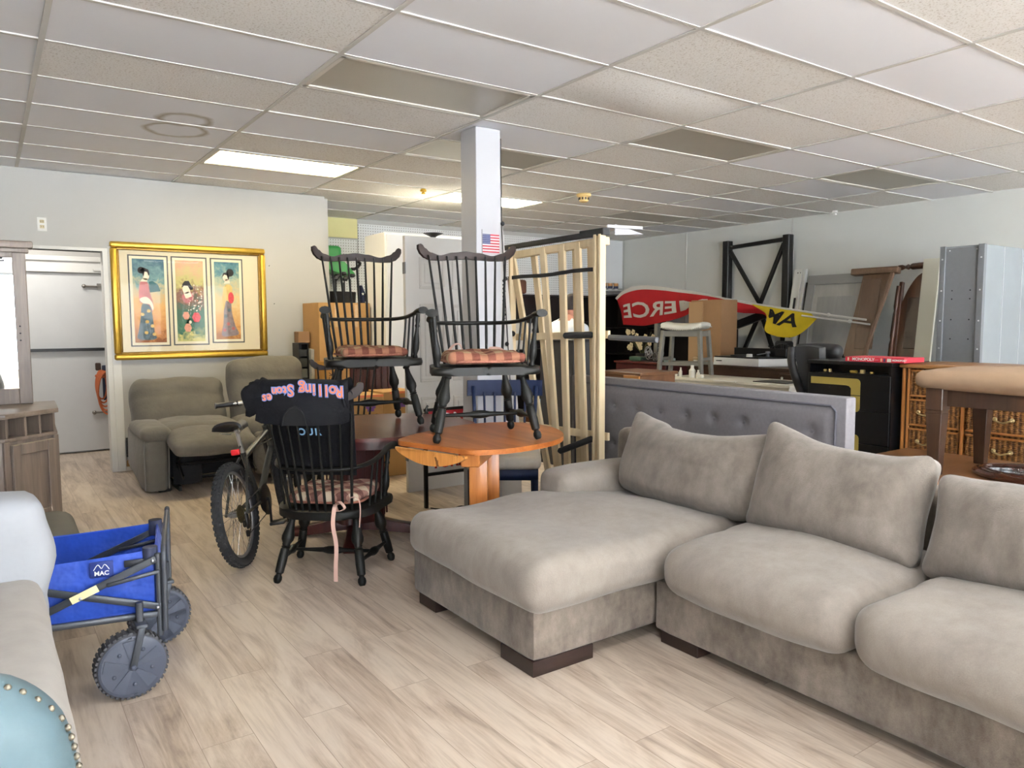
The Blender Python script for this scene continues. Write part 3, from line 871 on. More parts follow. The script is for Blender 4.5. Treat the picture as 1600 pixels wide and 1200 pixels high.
def chair_cushion(loc, rz, mat, label, seed):
    t = thing('seat_cushion', label, 'cushion', loc, (0, 0, rz), 'plaid tie-on chair cushions')
    def fn(p, nx, ny, nz):
        if nz > 0: p.z += .012 * noise.noise(V((p.x * 9, p.y * 9, seed))) - .012 * math.exp(-(p.x / .05) ** 2) * (ny < 0)
        p.x *= 1 - .10 * max(0, ny)
        return p
    b = new(); softbox(b, (0, -.038, .047), (.405, .375, .055), .026, 22, bulge=(.01, .01, .010), wr=.008, wf=13, seed=seed, fn=fn)
    obj('pad', b, mat, t, local=True, smooth=70)
    b = new(); tube(b, [(p[0], p[1] - .03, .030) for p in sup(0, -.008, .209, .193, 5, 60)], .007, 6, closed=True); obj('piping', b, m_pipe, t, local=True)
    return t
c1 = chair_cushion((1.492, 3.845, .388), 139.3, m_pl2, 'burgundy and cream plaid cushion on the armchair holding the black shirt', 2)
c2 = chair_cushion((2.19, 3.437, ZT + .391), -21, m_pl1, 'rust plaid seat cushion on the armchair on the oak table', 5)
c3 = chair_cushion((2.02, 4.50, ZM + .425), -13.5, m_pl1, 'puffy rust plaid seat cushion on the armchair on the mahogany table', 8)
def tie(par, pts, w=.012):
    b = new(); sp = spline(pts, 5); tube(b, sp, w, 6, flat=(.18, 1)); obj('tie', b, m_tie, par, local=True, smooth=60)
tie(c1, [(-.08, .17, .03), (-.10, .23, .035), (-.105, .262, .02), (-.10, .27, -.06), (-.115, .272, -.16), (-.11, .272, -.27), (-.108, .27, -.35)])
tie(c1, [(-.15, .15, .03), (-.18, .19, .07), (-.215, .20, .06), (-.225, .21, .0), (-.22, .215, -.08)])
tie(c1, [(-.10, .19, .03), (-.13, .25, .06), (-.16, .262, .03), (-.12, .25, .01), (-.09, .20, .02)])
tie(c2, [(-.16, .13, .05), (-.12, .16, .10), (-.08, .17, .11), (-.05, .16, .06), (.0, .15, .05)])
tie(c2, [(.08, .14, .05), (.10, .17, .085), (.16, .165, .08), (.17, .14, .05)])

# ------------------------------------------------------------------ black t-shirt over the near chair
m_shirt = M('black_jersey', rgb(17, 17, 20), .95, var=.2, vs=20, bump=.25, bs=22, bd=.02, spec=.15)
ts = thing('t_shirt', 'black t-shirt with orange and blue lettering draped over the near armchair back', 't-shirt', (1.492, 3.845, 0), (0, 0, 139.3))
def shirt(u, v):
    """v: 0 = hem on the seat side, .62 = over the crest, 1 = edge of the flap on our side"""
    x = -.225 + .445 * u
    q = x / .28
    cy = .372 - .065 * q * q
    zt = 1.054 + .004 * math.cos(q * 3) + .12 * max(0, abs(q) - .68)
    w = .008 * math.sin(9 * u + 3) + .006 * math.sin(17 * u + 9 * v)
    if v < .6:
        k = v / .6
        z = .575 + (zt - .575) * k
        y = .195 + (cy - .038 - .195) * k + w * .5
        x *= .92 + .08 * k
    elif v < .7:
        a = PI * (v - .6) / .1
        z = zt + .024 * math.sin(a); y = cy + .0 - .038 * math.cos(a)
    else:
        k = (v - .7) / .3
        z = zt - .185 * k - .012 * math.sin(u * PI) * k
        y = cy + .038 + .026 * k + w * k
        x *= 1 + .07 * k
    return (x, y, z)
b = new(); sheet(b, shirt, 44, 60, .004); obj('body', b, m_shirt, ts, local=True, smooth=70)
def sleeve(s, x0, dx, dz, z0=1.075):
    def fn(u, v):
        a = v * 2 * PI
        r = .075 * (1 + .12 * math.sin(3 * a + 8 * u)) * (1 - .15 * u)
        return (s * (x0 + dx * u) + .012 * math.sin(a * 2) * u, .365 + .4 * r * math.cos(a), z0 - .075 - dz * u + r * math.sin(a) * 1.1)
    b = new(); sheet(b, fn, 10, 20, .004); return b
obj('sleeve', sleeve(1, .20, .095, .03), m_shirt, ts, local=True, smooth=70)
obj('sleeve', sleeve(-1, .20, .03, .05), m_shirt, ts, local=True, smooth=70)
# neck opening: dark rolled collar on the flap
b = new(); tube(b, spline([(.075, .452, .862), (.065, .452, .91), (.035, .450, .945), (.005, .450, .948), (-.03, .450, .92), (-.045, .450, .862)], 4), .007, 6, flat=(.5, 1)); obj('collar', b, M('black_rib', rgb(10, 10, 12), .95), ts, local=True)
b = new(); prism(b, [(-.055, 0), (.055, 0), (.052, .04), (.03, .085), (0, .098), (-.03, .085), (-.052, .04)], .003, frame((.015, .446, .862), (-1, 0, 0), (0, -.03, 1))); obj('neck_hole', b, M('black_inside', rgb(6, 6, 8), 1), ts, local=True)
m_or = M('orange_print', rgb(224, 128, 92), .8); m_bl = M('blue_print', rgb(112, 134, 196), .8); m_tb = M('pale_blue_print', rgb(120, 158, 190), .8)
word = 'Rolling Stones'
for k, chh in enumerate(word):
    if chh == ' ': continue
    u = k / (len(word) - 1)
    x = -.19 + .375 * u
    cy = .372 - .065 * (x / .28) ** 2
    z = 1.036 - .05 * abs(u - .42) ** 1.6 - (.028 if u > .9 else 0)
    sz = .078 if u < .65 else .058
    for mm, off, bo in ((m_bl, 0, .0055), (m_or, .0012, .001)):
        me = text_mesh(chh, sz, .0004, bold=bo)
        me.transform(frame((x, cy + .052 + off, z), (1, -.15, 0), (0, -.04, -1)))
        obj('print', me, mm, ts, local=True, smooth=0)
for k, chh in enumerate('OUR'):
    me = text_mesh(chh, .052, .0004, bold=.0015)
    me.transform(frame((.035 - .042 * k, .312 , .812), (-1, 0, 0), (0, .32, 1)))
    obj('print', me, m_tb, ts, local=True, smooth=0)
# ------------------------------------------------------------------ framed triptych on the partition
m_gold = M('gold_leaf', rgb(196, 158, 62), .34, metal=.75, var=.12, vs=18)
m_golddk = M('antique_gold', rgb(128, 98, 40), .4, metal=.7, var=.15, vs=25)
m_mat = M('cream_mat_board', rgb(226, 214, 184), .7)
m_line = M('slate_mat_edge', rgb(84, 86, 88), .7)
pic = thing('framed_picture', 'gold-framed triptych of kimono figures hanging on the left wall', 'picture', (1.63, YP, 1.02))
xa, xb, za, zb = .945, 2.325, 1.025, 2.095
def fr(b, xa, xb, za, zb, w, y0, y1, bev):
    for lo, hi in (((xa, y0, za), (xb, y1, za + w)), ((xa, y0, zb - w), (xb, y1, zb)), ((xa, y0, za + w), (xa + w, y1, zb - w)), ((xb - w, y0, za + w), (xb, y1, zb - w))):
        bx(b, lo, hi, bev, 2)
b = new(); fr(b, xa, xb, za, zb, .055, YP - .045, YP - .001, .016); obj('frame', b, m_gold, pic, smooth=50)
b = new(); fr(b, xa + .05, xb - .05, za + .05, zb - .05, .022, YP - .03, YP - .001, .006); obj('inner_frame', b, m_golddk, pic, smooth=50)
b = new(); bx(b, (xa + .05, YP - .012, za + .05), (xb - .05, YP - .002, zb - .05)); obj('mat_board', b, m_mat, pic)
def paint(name, stops, sc=3, grad=.8):
    """watercolour wash: colours run down the sheet and break up into blotches"""
    t = NT(name); v = t.coord(kind='Generated')
    sep = t.node('SeparateXYZ'); t.link(v, sep.inputs['Vector'])
    n = t.noise(t.coord((1, 1, 1)), 11, 6, .65, .8); n2 = t.noise(t.coord(), 45, 3, .6)
    s = t.math('ADD', t.math('MULTIPLY', sep.outputs['Z'], grad), t.math('MULTIPLY', t.math('SUBTRACT', n, .5), .55))
    s = t.math('ADD', s, t.math('MULTIPLY', t.math('SUBTRACT', n2, .5), .18))
    t.setc(t.ramp(s, stops)); t.b.inputs['Roughness'].default_value = .6
    return t.m
pa = paint('wash_teal_ochre', [(.0, rgb(140, 84, 44)), (.12, rgb(198, 134, 76)), (.34, rgb(222, 170, 100)), (.5, rgb(192, 182, 146)), (.62, rgb(110, 150, 150)), (.8, rgb(52, 96, 116))])
pb = paint('wash_green_rose', [(.0, rgb(214, 206, 130)), (.14, rgb(76, 120, 98)), (.3, rgb(64, 104, 86)), (.45, rgb(136, 92, 76)), (.6, rgb(196, 190, 120)), (.75, rgb(208, 170, 130)), (.85, rgb(216, 150, 120))])
pc = paint('wash_teal_sand', [(.0, rgb(170, 112, 62)), (.15, rgb(214, 156, 86)), (.4, rgb(224, 196, 140)), (.58, rgb(176, 186, 160)), (.72, rgb(90, 140, 148)), (.85, rgb(40, 96, 118))])
skin = M('painted_face', rgb(240, 222, 200), .6); inkb = M('painted_black_hair', rgb(28, 22, 26), .6)
rose = M('painted_rose', rgb(190, 112, 112), .6, var=.25, vs=30); kim1 = M('painted_kimono_blue', rgb(92, 112, 122), .6, var=.6, vs=38); kim2 = M('painted_kimono_grey', rgb(142, 128, 130), .6, var=.3, vs=34)
gold2 = M('painted_yellow_silk', rgb(220, 186, 110), .6, var=.25, vs=34); redf = M('painted_red_flower', rgb(206, 66, 72), .6, var=.3, vs=50); pinkf = M('painted_pink_flower', rgb(226, 160, 136), .6, var=.25, vs=60); fan = M('painted_teal_fan', rgb(46, 100, 106), .6, var=.2, vs=30); leafg = M('painted_leaves', rgb(58, 112, 92), .6, var=.4, vs=60); white_ = M('painted_white', rgb(234, 226, 204), .6)
panels = []
for name, px0, px1, pz0, pz1, mm in (('left', 1.085, 1.425, 1.145, 1.985, pa), ('middle', 1.45, 1.77, 1.15, 1.985, pb), ('right', 1.80, 2.105, 1.165, 1.985, pc)):
    b = new(); bx(b, (px0, YP - .0135, pz0), (px1, YP - .010, pz1)); obj('mat_edge', b, m_line, pic)
    b = new(); bx(b, (px0 + .012, YP - .0145, pz0 + .012), (px1 - .012, YP - .011, pz1 - .012)); obj('inner_mat', b, M('inner_cream_mat', rgb(232, 224, 198), .7), pic)
    b = new(); bx(b, (px0 + .036, YP - .0155, pz0 + .036), (px1 - .036, YP - .012, pz1 - .036)); p = obj('print', b, mm, pic); panels.append((p, px0 + .036, px1 - .036, pz0 + .036, pz1 - .036))
def shape(k, m, pts, lift=0, sm=0):
    p, a, c, e, f = panels[k]
    pts = [(a + (c - a) * x, e + (f - e) * z) for x, z in pts]
    if sm:
        s3 = spline([(x, z, 0) for x, z in pts], sm, True); pts = [(q.x, q.y) for q in s3]
    b = new(); prism(b, pts, .0006 + lift, frame((0, YP - .0156, 0), (1, 0, 0), (0, 0, 1)))
    obj('painted_shape', b, m, p, smooth=0)
def blob(k, m, x, z, rx, rz, lift=0, n=14):
    shape(k, m, [(x + rx * math.cos(2 * PI * i / n), z + rz * math.sin(2 * PI * i / n)) for i in range(n)], lift)
# left: standing figure seen from behind with a fan
shape(0, fan, [(.5, .60), (.86, .62), (.78, .70), (.62, .74), (.5, .73)], .0)
shape(0, kim1, [(.26, .46), (.5, .45), (.58, .3), (.62, .12), (.68, .05), (.4, .03), (.08, .05), (.12, .14), (.2, .3)], .0002, 3)
shape(0, rose, [(.22, .72), (.46, .72), (.52, .6), (.62, .46), (.58, .37), (.48, .45), (.3, .47), (.18, .5)], .0004, 3)
shape(0, white_, [(.18, .52), (.3, .47), (.5, .46), (.58, .38), (.62, .44), (.52, .52), (.36, .55)], .0006, 2)
blob(0, skin, .42, .80, .10, .055, .0006); shape(0, white_, [(.24, .73), (.46, .73), (.44, .77), (.3, .77)], .0006)
blob(0, inkb, .27, .865, .11, .04, .0008); shape(0, inkb, [(.2, .86), (.34, .9), (.5, .875), (.53, .82), (.5, .80), (.46, .845), (.38, .85), (.34, .78), (.3, .84)], .0008)
for x, z in ((.2, .34), (.34, .25), (.5, .2), (.3, .12), (.55, .1), (.4, .38)):
    blob(0, gold2, x + .06, z, .06, .02, .0006)
# middle: face among flowers
shape(1, rose, [(.2, .56), (.46, .62), (.62, .56), (.5, .49), (.3, .48)], .0002, 3)
blob(1, skin, .37, .645, .14, .055, .0004); shape(1, skin, [(.26, .6), (.5, .62), (.56, .56), (.34, .53)], .0004)
shape(1, inkb, [(.2, .665), (.25, .72), (.33, .75), (.47, .75), (.54, .70), (.62, .67), (.6, .64), (.5, .64), (.42, .69), (.3, .69)], .0006)
rf = random.Random(5)
for k in range(46):
    blob(1, white_ if k % 3 else pinkf, .42 + .5 * rf.random(), .38 + .34 * rf.random() * rf.random() ** .4, .022, .009, .0002, 7)
for k in range(30):
    blob(1, leafg, .12 + .8 * rf.random(), .06 + .26 * rf.random(), .07, .02, .0001, 8)
for x, z, rr, mm in ((.70, .30, .15, redf), (.33, .32, .12, pinkf), (.38, .17, .13, pinkf), (.47, .24, .05, white_)):
    for q in range(6):
        a = q * PI / 3; blob(1, mm, x + rr * .55 * math.cos(a), z + rr * .22 * math.sin(a), rr * .5, rr * .22, .0004 + q * .00005, 9)
# right: figure with an obi bow
shape(2, kim2, [(.38, .5), (.62, .5), (.66, .35), (.78, .18), (.92, .07), (.6, .04), (.22, .05), (.3, .2)], .0002, 3)
shape(2, gold2, [(.40, .70), (.66, .70), (.70, .6), (.62, .48), (.44, .5), (.36, .4), (.24, .38), (.3, .56)], .0004, 3)
blob(2, redf, .64, .54, .12, .075, .0006); blob(2, skin, .44, .805, .11, .05, .0006); shape(2, skin, [(.38, .72), (.62, .73), (.58, .79), (.44, .78)], .0006)
blob(2, inkb, .63, .865, .15, .05, .0008); shape(2, inkb, [(.3, .8), (.36, .86), (.52, .87), (.6, .82), (.56, .76), (.5, .83), (.4, .84)], .0008)
for x, z in ((.4, .3), (.55, .38), (.5, .2), (.7, .14), (.34, .12)):
    blob(2, rose if z < .25 else kim1, x, z, .07, .022, .0006)
m_glass = NT('picture_glass'); g_ = m_glass.b
g_.inputs['Transmission Weight'].default_value = 1; g_.inputs['Roughness'].default_value = .02; g_.inputs['IOR'].default_value = 1.12; g_.inputs['Base Color'].default_value = (1, 1, 1, 1)
tr = m_glass.node('BsdfTransparent'); gl = m_glass.node('BsdfGlossy'); gl.inputs['Roughness'].default_value = .02
mx = m_glass.node('MixShader'); mx.inputs['Fac'].default_value = .007
m_glass.link(tr.outputs[0], mx.inputs[1]); m_glass.link(gl.outputs[0], mx.inputs[2])
m_glass.link(mx.outputs[0], m_glass.n['Material Output'].inputs['Surface'])
b = new(); bx(b, (xa + .06, YP - .024, za + .06), (xb - .06, YP - .0215, zb - .06)); obj('glass', b, m_glass.m, pic)

# outlets
def outlet(c, label, ivory):
    t = thing('wall_outlet', label, 'outlet', c)
    b = new(); bx(b, (c[0] - .036, c[1] - .006, c[2] - .058), (c[0] + .036, c[1], c[2] + .058), .003); obj('cover_plate', b, m_white, t)
    for s in (-1, 1):
        b = new(); softbox(b, (c[0], c[1] - .007, c[2] + s * .022), (.034, .006, .028), .003, 4); o = obj('socket', b, ivory, t)
        b = new()
        for q in (-.007, .007):
            bx(b, (c[0] + q - .0015, c[1] - .0108, c[2] + s * .022 - .006), (c[0] + q + .0015, c[1] - .0095, c[2] + s * .022 + .006))
        obj('slot', b, m_foam, o)
    return t
outlet((.44, YP, 2.21), 'white duplex outlet high on the left wall, above the mirror side', M('tan_socket', rgb(190, 176, 140), .5))
t = thing('cable_box', 'black open wall box with a white plate low beside the doorway', 'wall box', (1.07, YP, .13))
b = new(); fr(b, 1.005, 1.14, .13, .31, .022, YP - .02, YP - .001, .004); obj('box_frame', b, M('black_plastic', rgb(22, 22, 24), .4), t)
b = new(); bx(b, (1.03, YP - .014, .155), (1.12, YP - .004, .285), .003); obj('cover_plate', b, m_white, t)
b = new(); prism(b, [(0, 0), (.14, .02), (.15, .1), (.09, .125), (.03, .12), (0, .09)], .003, frame((1.005, YP - .001, .0), (1, 0, 0), (0, 0, 1))); struct('trim_7', b, M('torn_drywall', rgb(176, 142, 104), .9, var=.2, vs=30))
b = new()
for x, z, a in ((2.32, 1.86, .5), (2.40, 1.57, -.4), (2.2, 2.42, .2)):
    tube(b, [(x, YP - .002, z), (x + .008 * a, YP - .014, z + .014)], .003, 6)
for nx_, (x, z) in enumerate(((2.37, 1.93), (2.41, 1.55))):
    b2 = new(); tube(b2, [(x, YP - .0005, z), (x, YP - .02, z + .004)], .0035, 6)
    single('nail', b2, m_blk, ('rusty nail in the wall, the upper one right of the gold frame', 'rusty nail in the wall, the lower one right of the gold frame')[nx_], 'nail')
b.free()

# orange extension cord hanging in the passage
m_cord = M('orange_cord', rgb(196, 106, 62), .5)
t = thing('extension_cord', 'looped orange extension cord hanging in the passage behind the doorway', 'cord', (1.0, 8.9, .5))
b = new()
for k in range(5):
    w, h = .055 + .010 * k, .15 + .018 * k
    pts = [(.965 + .012 * k + w * .9 * math.cos(a), 8.90 - .012 * k + .02 * math.sin(2 * a), .72 - .022 * k + h * math.sin(a)) for a in [2 * PI * i / 12 for i in range(12)]]
    tube(b, spline(pts, 3, True), .009, 6, closed=True)
tube(b, spline([(.91, 8.88, .82), (.97, 8.87, .80), (1.03, 8.88, .83)], 5), .011, 6)
obj('coil', b, m_cord, t)
b = new(); bx(b, (.92, 8.89, .87), (.97, 8.94, .95), .008); obj('plug', b, M('brown_plug', rgb(70, 52, 40), .5), t)
b = new(); bx(b, (.985, 8.95, .55), (1.03, 8.985, .92), .01, 2)
single('dark_strap', b, M('navy_strap', rgb(44, 52, 74), .6), 'dark blue strap behind the orange cord', 'strap')

# ------------------------------------------------------------------ grey-brown dresser with mirror
m_ash = wood('weathered_ash', rgb(94, 82, 74), rgb(140, 126, 114), .42, 'z', 8)
m_ashh = wood('weathered_ash_top', rgb(104, 92, 82), rgb(150, 136, 124), .3, 'x', 8)
dr = thing('dresser', 'weathered grey-brown dresser with open cubbies and an angled end, below the mirror', 'dresser', (-.5, 6.1, 0))
P = V((.36, 5.93)); D = V((.755, .656)); Nn = V((.656, -.755))
Q = P - D * .40
plan = [(P.x, P.y), (.38, 6.50), (-1.5, 6.50), (-1.5, Q.y), (Q.x, Q.y)]
def shrink(k):
    c = V((-.5, 6.15)); return [tuple(V(p) + (c - V(p)).normalized() * k) for p in plan]
b = new(); prism(b, shrink(.012), .58, Matrix.Translation((0, 0, .03)), bev=.002); bx(b, (-1.4, 5.85, 0), (.2, 6.4, .04)); obj('body', b, m_ash, dr)
b = new(); prism(b, shrink(-.018), .032, Matrix.Translation((0, 0, .755)), bev=.006); obj('top', b, m_ashh, dr)
b = new(); prism(b, shrink(-.006), .022, Matrix.Translation((0, 0, .607)), bev=.004); obj('moulding', b, m_ash, dr)
FX = Matrix(((D.x, Nn.x, 0, P.x), (D.y, Nn.y, 0, P.y), (0, 0, 1, 0), (0, 0, 0, 1)))     # local x along the angled face (negative = away from its right edge)
b = new()
bx(b, (-.39, -.15, .625), (0, -.13, .757), 0, 1, FX); obj('cubby_back', b, m_ash, dr)
for x in (-.024, -.135, -.245, -.385):
    b = new(); bx(b, (x, -.128, .63), (x + .016, .0, .755), 0, 1, FX); obj('cubby_divider', b, m_ash, dr)
b = new(); bx(b, (-1.5, Q.y + .02, .62), (Q.x - .02, 6.48, .757)); obj('upper_case', b, m_ash, dr)
b = new()
x0, x1, z0, z1 = -.36, -.035, .06, .585
bx(b, (x0, .0, z0), (x1, .012, z1), .003, 1, FX)
dd = obj('door', b, m_ash, dr)
b = new()
for lo, hi in (((x0, .012, z0), (x0 + .06, .024, z1)), ((x1 - .06, .012, z0), (x1, .024, z1)), ((x0 + .06, .012, z0), (x1 - .06, .024, z0 + .07)), ((x0 + .06, .012, z1 - .07), (x1 - .06, .024, z1))):
    bx(b, lo, hi, .004, 1, FX)
obj('door_frame', b, m_ash, dd)
b = new(); bx(b, (-.033, -.004, 0), (.004, .014, .606), .003, 1, FX); obj('stile', b, m_ash, dr)
b = new(); bx(b, (-.41, -.004, 0), (-.365, .012, .606), .003, 1, FX); obj('stile', b, m_ash, dr)
mr = thing('dresser_mirror', 'large mirror in a weathered grey wooden frame standing on the dresser', 'mirror', (-.5, 6.4, .788))
MYY = 6.36
b = new(); bx(b, (.175, MYY, .788), (.255, MYY + .04, 1.86), .004); bx(b, (-1.45, MYY, .788), (-1.37, MYY + .04, 1.86), .004); bx(b, (-1.37, MYY, .788), (.175, MYY + .04, .90), .004); bx(b, (-1.37, MYY, 1.82), (.175, MYY + .04, 1.86), .004); obj('frame', b, m_ash, mr)
b = new(); bx(b, (-1.5, MYY - .03, 1.855), (.275, MYY + .05, 1.885), .004); bx(b, (-1.53, MYY - .06, 1.885), (.30, MYY + .06, 1.935), .008, 2); obj('crown', b, m_ash, mr)
b = new(); bx(b, (-1.37, MYY + .012, .90), (.175, MYY + .018, 1.82)); obj('glass', b, M('mirror_silver', rgb(226, 230, 230), .02, metal=1), mr)
b = new(); tube(b, [(.13, MYY - .01, 1.80), (.05, MYY - .012, 1.79), (-.2, MYY - .012, 1.785), (-.5, MYY - .012, 1.78)], .004, 6); tube(b, [(.12, MYY - .01, 1.815), (-.1, MYY - .012, 1.80), (-.5, MYY - .012, 1.805)], .004, 6)
obj('wire', b, m_blk, mr)
b = new()
for z in (1.24, 1.29, 1.34):
    lathe(b, (.2, MYY + .002, z), (.2, MYY - .001, z), [(0, .006), (1, .006)], 8)
obj('screw_hole', b, m_foam, mr)

# ------------------------------------------------------------------ reclining loveseat
m_rec = M('grey_brown_suede', rgb(104, 99, 89), .92, var=.16, vs=5, bump=.35, bs=16, bd=.02, sheen=.15)
m_recd = M('black_lining', rgb(20, 21, 26), .85, bump=.3, bs=10, bd=.02)
rc = thing('reclining_loveseat', 'grey-brown reclining loveseat under the gold-framed picture, left seat tipped back', 'loveseat', (1.85, 6.9, 0))
b = new(); softbox(b, (1.75, 6.95, .27), (1.42, .76, .36), .05, 12, wr=.006, seed=1); obj('base', b, m_recd, rc, smooth=60)
for s, xm in ((0, 1.06), (1, 2.45)):
    b = new()
    if not s:
        prism(b, [(6.46, .02), (6.62, .02), (7.35, .10), (7.30, .46), (6.7, .47), (6.42, .43)], .17, frame((xm - .085, 0, 0), (0, 1, 0), (0, 0, 1)), bev=.03)
        softbox(b, (xm + .01, 6.74, .475), (.23, .70, .11), .05, 12, bulge=(0, .0, .015), wr=.008, seed=3)
    else:
        softbox(b, (xm, 6.9, .31), (.10, .8, .54), .05, 10, wr=.008, seed=4)
    obj('armrest', b, m_rec, rc, smooth=60)
b = new(); tube(b, spline([(.975, 6.43, .43), (.972, 6.45, .3), (.975, 6.47, .03)], 5), .006, 6); tube(b, spline([(1.15, 6.43, .43), (1.153, 6.45, .3), (1.15, 6.47, .03)], 5), .006, 6); obj('piping', b, M('light_piping', rgb(126, 122, 116), .8), rc)
def cushfn(sd, seams):
    def fn(p, nx, ny, nz):
        for z0 in seams:
            p = p + V((0, .03 * math.exp(-((nz - z0) / .07) ** 2) * (ny < 0), 0))
        return p + V((0, 0, .006 * math.sin(7 * nx + sd)))
    return fn
Mx = Matrix.Translation((1.375, 7.12, .585)) @ rotm(-26, 0, 0)
b = new(); softbox(b, (0, 0, 0), (.76, .24, .58), .09, 20, bulge=(.01, .05, .02), wr=.014, wf=5, seed=5, Mx=Mx, fn=cushfn(1, (.35, -.45))); obj('backrest', b, m_rec, rc, smooth=70)
Mx = Matrix.Translation((2.11, 6.98, .67)) @ rotm(-12, 0, 0)
b = new(); softbox(b, (0, 0, 0), (.66, .26, .72), .09, 20, bulge=(.01, .05, .02), wr=.014, wf=5, seed=6, Mx=Mx, fn=cushfn(2, (.45, -.35))); obj('backrest', b, m_rec, rc, smooth=70)
for xm, y, z, w in ((1.43, 6.74, .45, .62), (2.08, 6.68, .45, .64)):
    b = new(); softbox(b, (xm, y, z), (w, .62, .17), .07, 16, bulge=(.01, .02, .03), wr=.014, wf=6, seed=int(xm * 10)); obj('seat', b, m_rec, rc, smooth=70)
Mx = Matrix.Translation((1.46, 6.34, .415)) @ rotm(14, 0, 0)
b = new(); softbox(b, (0, 0, 0), (.64, .40, .13), .055, 14, bulge=(.01, .02, .02), wr=.012, wf=6, seed=9, Mx=Mx); obj('footrest', b, m_rec, rc, smooth=70)
b = new(); softbox(b, (2.10, 6.36, .27), (.62, .12, .36), .05, 10, wr=.008, seed=10); obj('footrest', b, m_rec, rc, smooth=70)
b = new()
for x in (1.22, 1.78):
    beam(b, (x, 6.30, .33), (x, 6.62, .12), .012, .03); beam(b, (x, 6.26, .14), (x, 6.6, .30), .012, .03); beam(b, (x, 6.4, .03), (x, 7.2, .03), .02, .04)
tube(b, [(1.2, 6.45, .22), (1.8, 6.45, .22)], .012, 8); tube(b, [(1.2, 6.55, .08), (1.8, 6.55, .08)], .012, 8)
obj('recliner_mechanism', b, m_blk, rc)
b = new(); sheet(b, lambda u, v: (1.19 + .22 * u, 6.50 - .05 * math.sin(u * 3) + .03 * v, .05 + .30 * v), 10, 8, .006); obj('side_curtain', b, m_recd, rc, smooth=60)
for x, y in ((1.06, 6.98), (1.12, 6.52), (2.4, 6.55), (2.4, 7.2)):
    b = new(); bx(b, (x - .05, y - .03, 0), (x + .05, y + .03, .1), .01); obj('foot', b, m_foam, rc)

# ------------------------------------------------------------------ mountain bike
m_tyre = M('tyre_rubber', rgb(34, 34, 36), .85); m_rim = M('rim_alloy', rgb(150, 150, 152), .3, metal=.8); m_spoke = M('spoke_steel', rgb(200, 200, 200), .25, metal=.9)
m_frame = M('gunmetal_frame', rgb(70, 70, 66), .35, metal=.5); m_bkpl = M('black_plastic', rgb(22, 22, 24), .4); m_silver = M('silver_alloy', rgb(196, 194, 188), .3, metal=.8)
bike = thing('mountain_bike', 'gunmetal mountain bike leaning behind the armchair with the black shirt', 'bicycle', (1.135, 4.23, 0), (0, -9, -34))
WR = .292
def bobj(n, b, m, par=None, sm=45):
    return obj(n, b, m, par or bike, local=True, smooth=sm)
def wheel(cy, steer=None, label=None):
    Mx = steer if steer is not None else Matrix.Identity(4)
    def T(p): return Mx @ V(p)
    b = new()
    ring = [T((0, cy + (WR - .026) * math.cos(2 * PI * k / 56), WR + (WR - .026) * math.sin(2 * PI * k / 56))) for k in range(56)]
    tube(b, ring, .027, 10, closed=True)
    for k in range(56):                              # tread knobs
        a = 2 * PI * k / 56; r = WR - .001
        for s in (-.017, 0, .017):
            aa = a + (.05 if s == 0 else 0); rr = r - (.006 if s else 0)
            c = V((s, cy + rr * math.cos(aa), WR + rr * math.sin(aa)))
            Mk = Mx @ Matrix.Translation(c) @ Matrix.Rotation(aa - PI / 2, 4, 'X')
            bx(b, (-.006, -.009, -.004), (.006, .009, .005), 0, 1, Mk)
    w = bobj('wheel', b, m_tyre)
    b = new(); tube(b, [T((0, cy + (WR - .055) * math.cos(2 * PI * k / 56), WR + (WR - .055) * math.sin(2 * PI * k / 56))) for k in range(56)], .011, 8, closed=True, flat=(.9, 1.0)); bobj('rim', b, m_rim, w)
    b = new(); tube(b, [T((-.05, cy, WR)), T((-.03, cy, WR)), T((.03, cy, WR)), T((.05, cy, WR))], [.008, .018, .018, .008], 10); bobj('hub', b, m_rim, w)
    b = new()
    for k in range(28):
        a = 2 * PI * k / 28; s = .022 if k % 2 else -.022; a2 = a + (.35 if (k // 2) % 2 else -.35)
        tube(b, [T((s, cy + .017 * math.cos(a2), WR + .017 * math.sin(a2))), T((0, cy + (WR - .06) * math.cos(a), WR + (WR - .06) * math.sin(a)))], .0016, 4)
    bobj('spokes', b, m_spoke, w)
    return w
wheel(0.0)
WB = .96
steer = Matrix.Translation((0, WB - .08, WR)) @ rotm(0, 0, 10) @ Matrix.Translation((0, -(WB - .08), -WR))
wheel(WB, steer)
BB = V((0, .39, .28)); ST = V((0, .27, .60)); HT = V((0, .76, .66)); HB = V((0, .80, .55)); AX = V((0, 0, WR))
b = new(); tube(b, [BB, ST], .017, 12); bobj('seat_tube', b, m_frame)
b = new(); tube(b, [BB, HB], .021, 12); bobj('down_tube', b, m_frame)
b = new(); tube(b, [ST - V((0, -.01, .03)), HT], .018, 12); bobj('top_tube', b, m_frame)
b = new(); tube(b, [HB - V((0, -.01, .04)), HT + V((0, -.01, .04))], .022, 12); bobj('head_tube', b, m_frame)
for s in (-1, 1):
    b = new(); tube(b, [BB + V((s * .03, -.01, 0)), V((s * .045, .2, .285)), AX + V((s * .06, 0, 0))], .010, 8); bobj('chain_stay', b, m_frame)
    b = new(); tube(b, [ST + V((s * .02, -.01, -.03)), V((s * .045, .15, .5)), AX + V((s * .06, 0, 0))], .008, 8); bobj('seat_stay', b, m_frame)
    b = new(); tube(b, [steer @ V((s * .055, .83, .60)), steer @ V((s * .055, .89, .42))], .017, 10); tube(b, [steer @ V((s * .055, .89, .42)), steer @ V((s * .055, WB, WR))], .012, 10); bobj('fork_leg', b, m_bkpl)
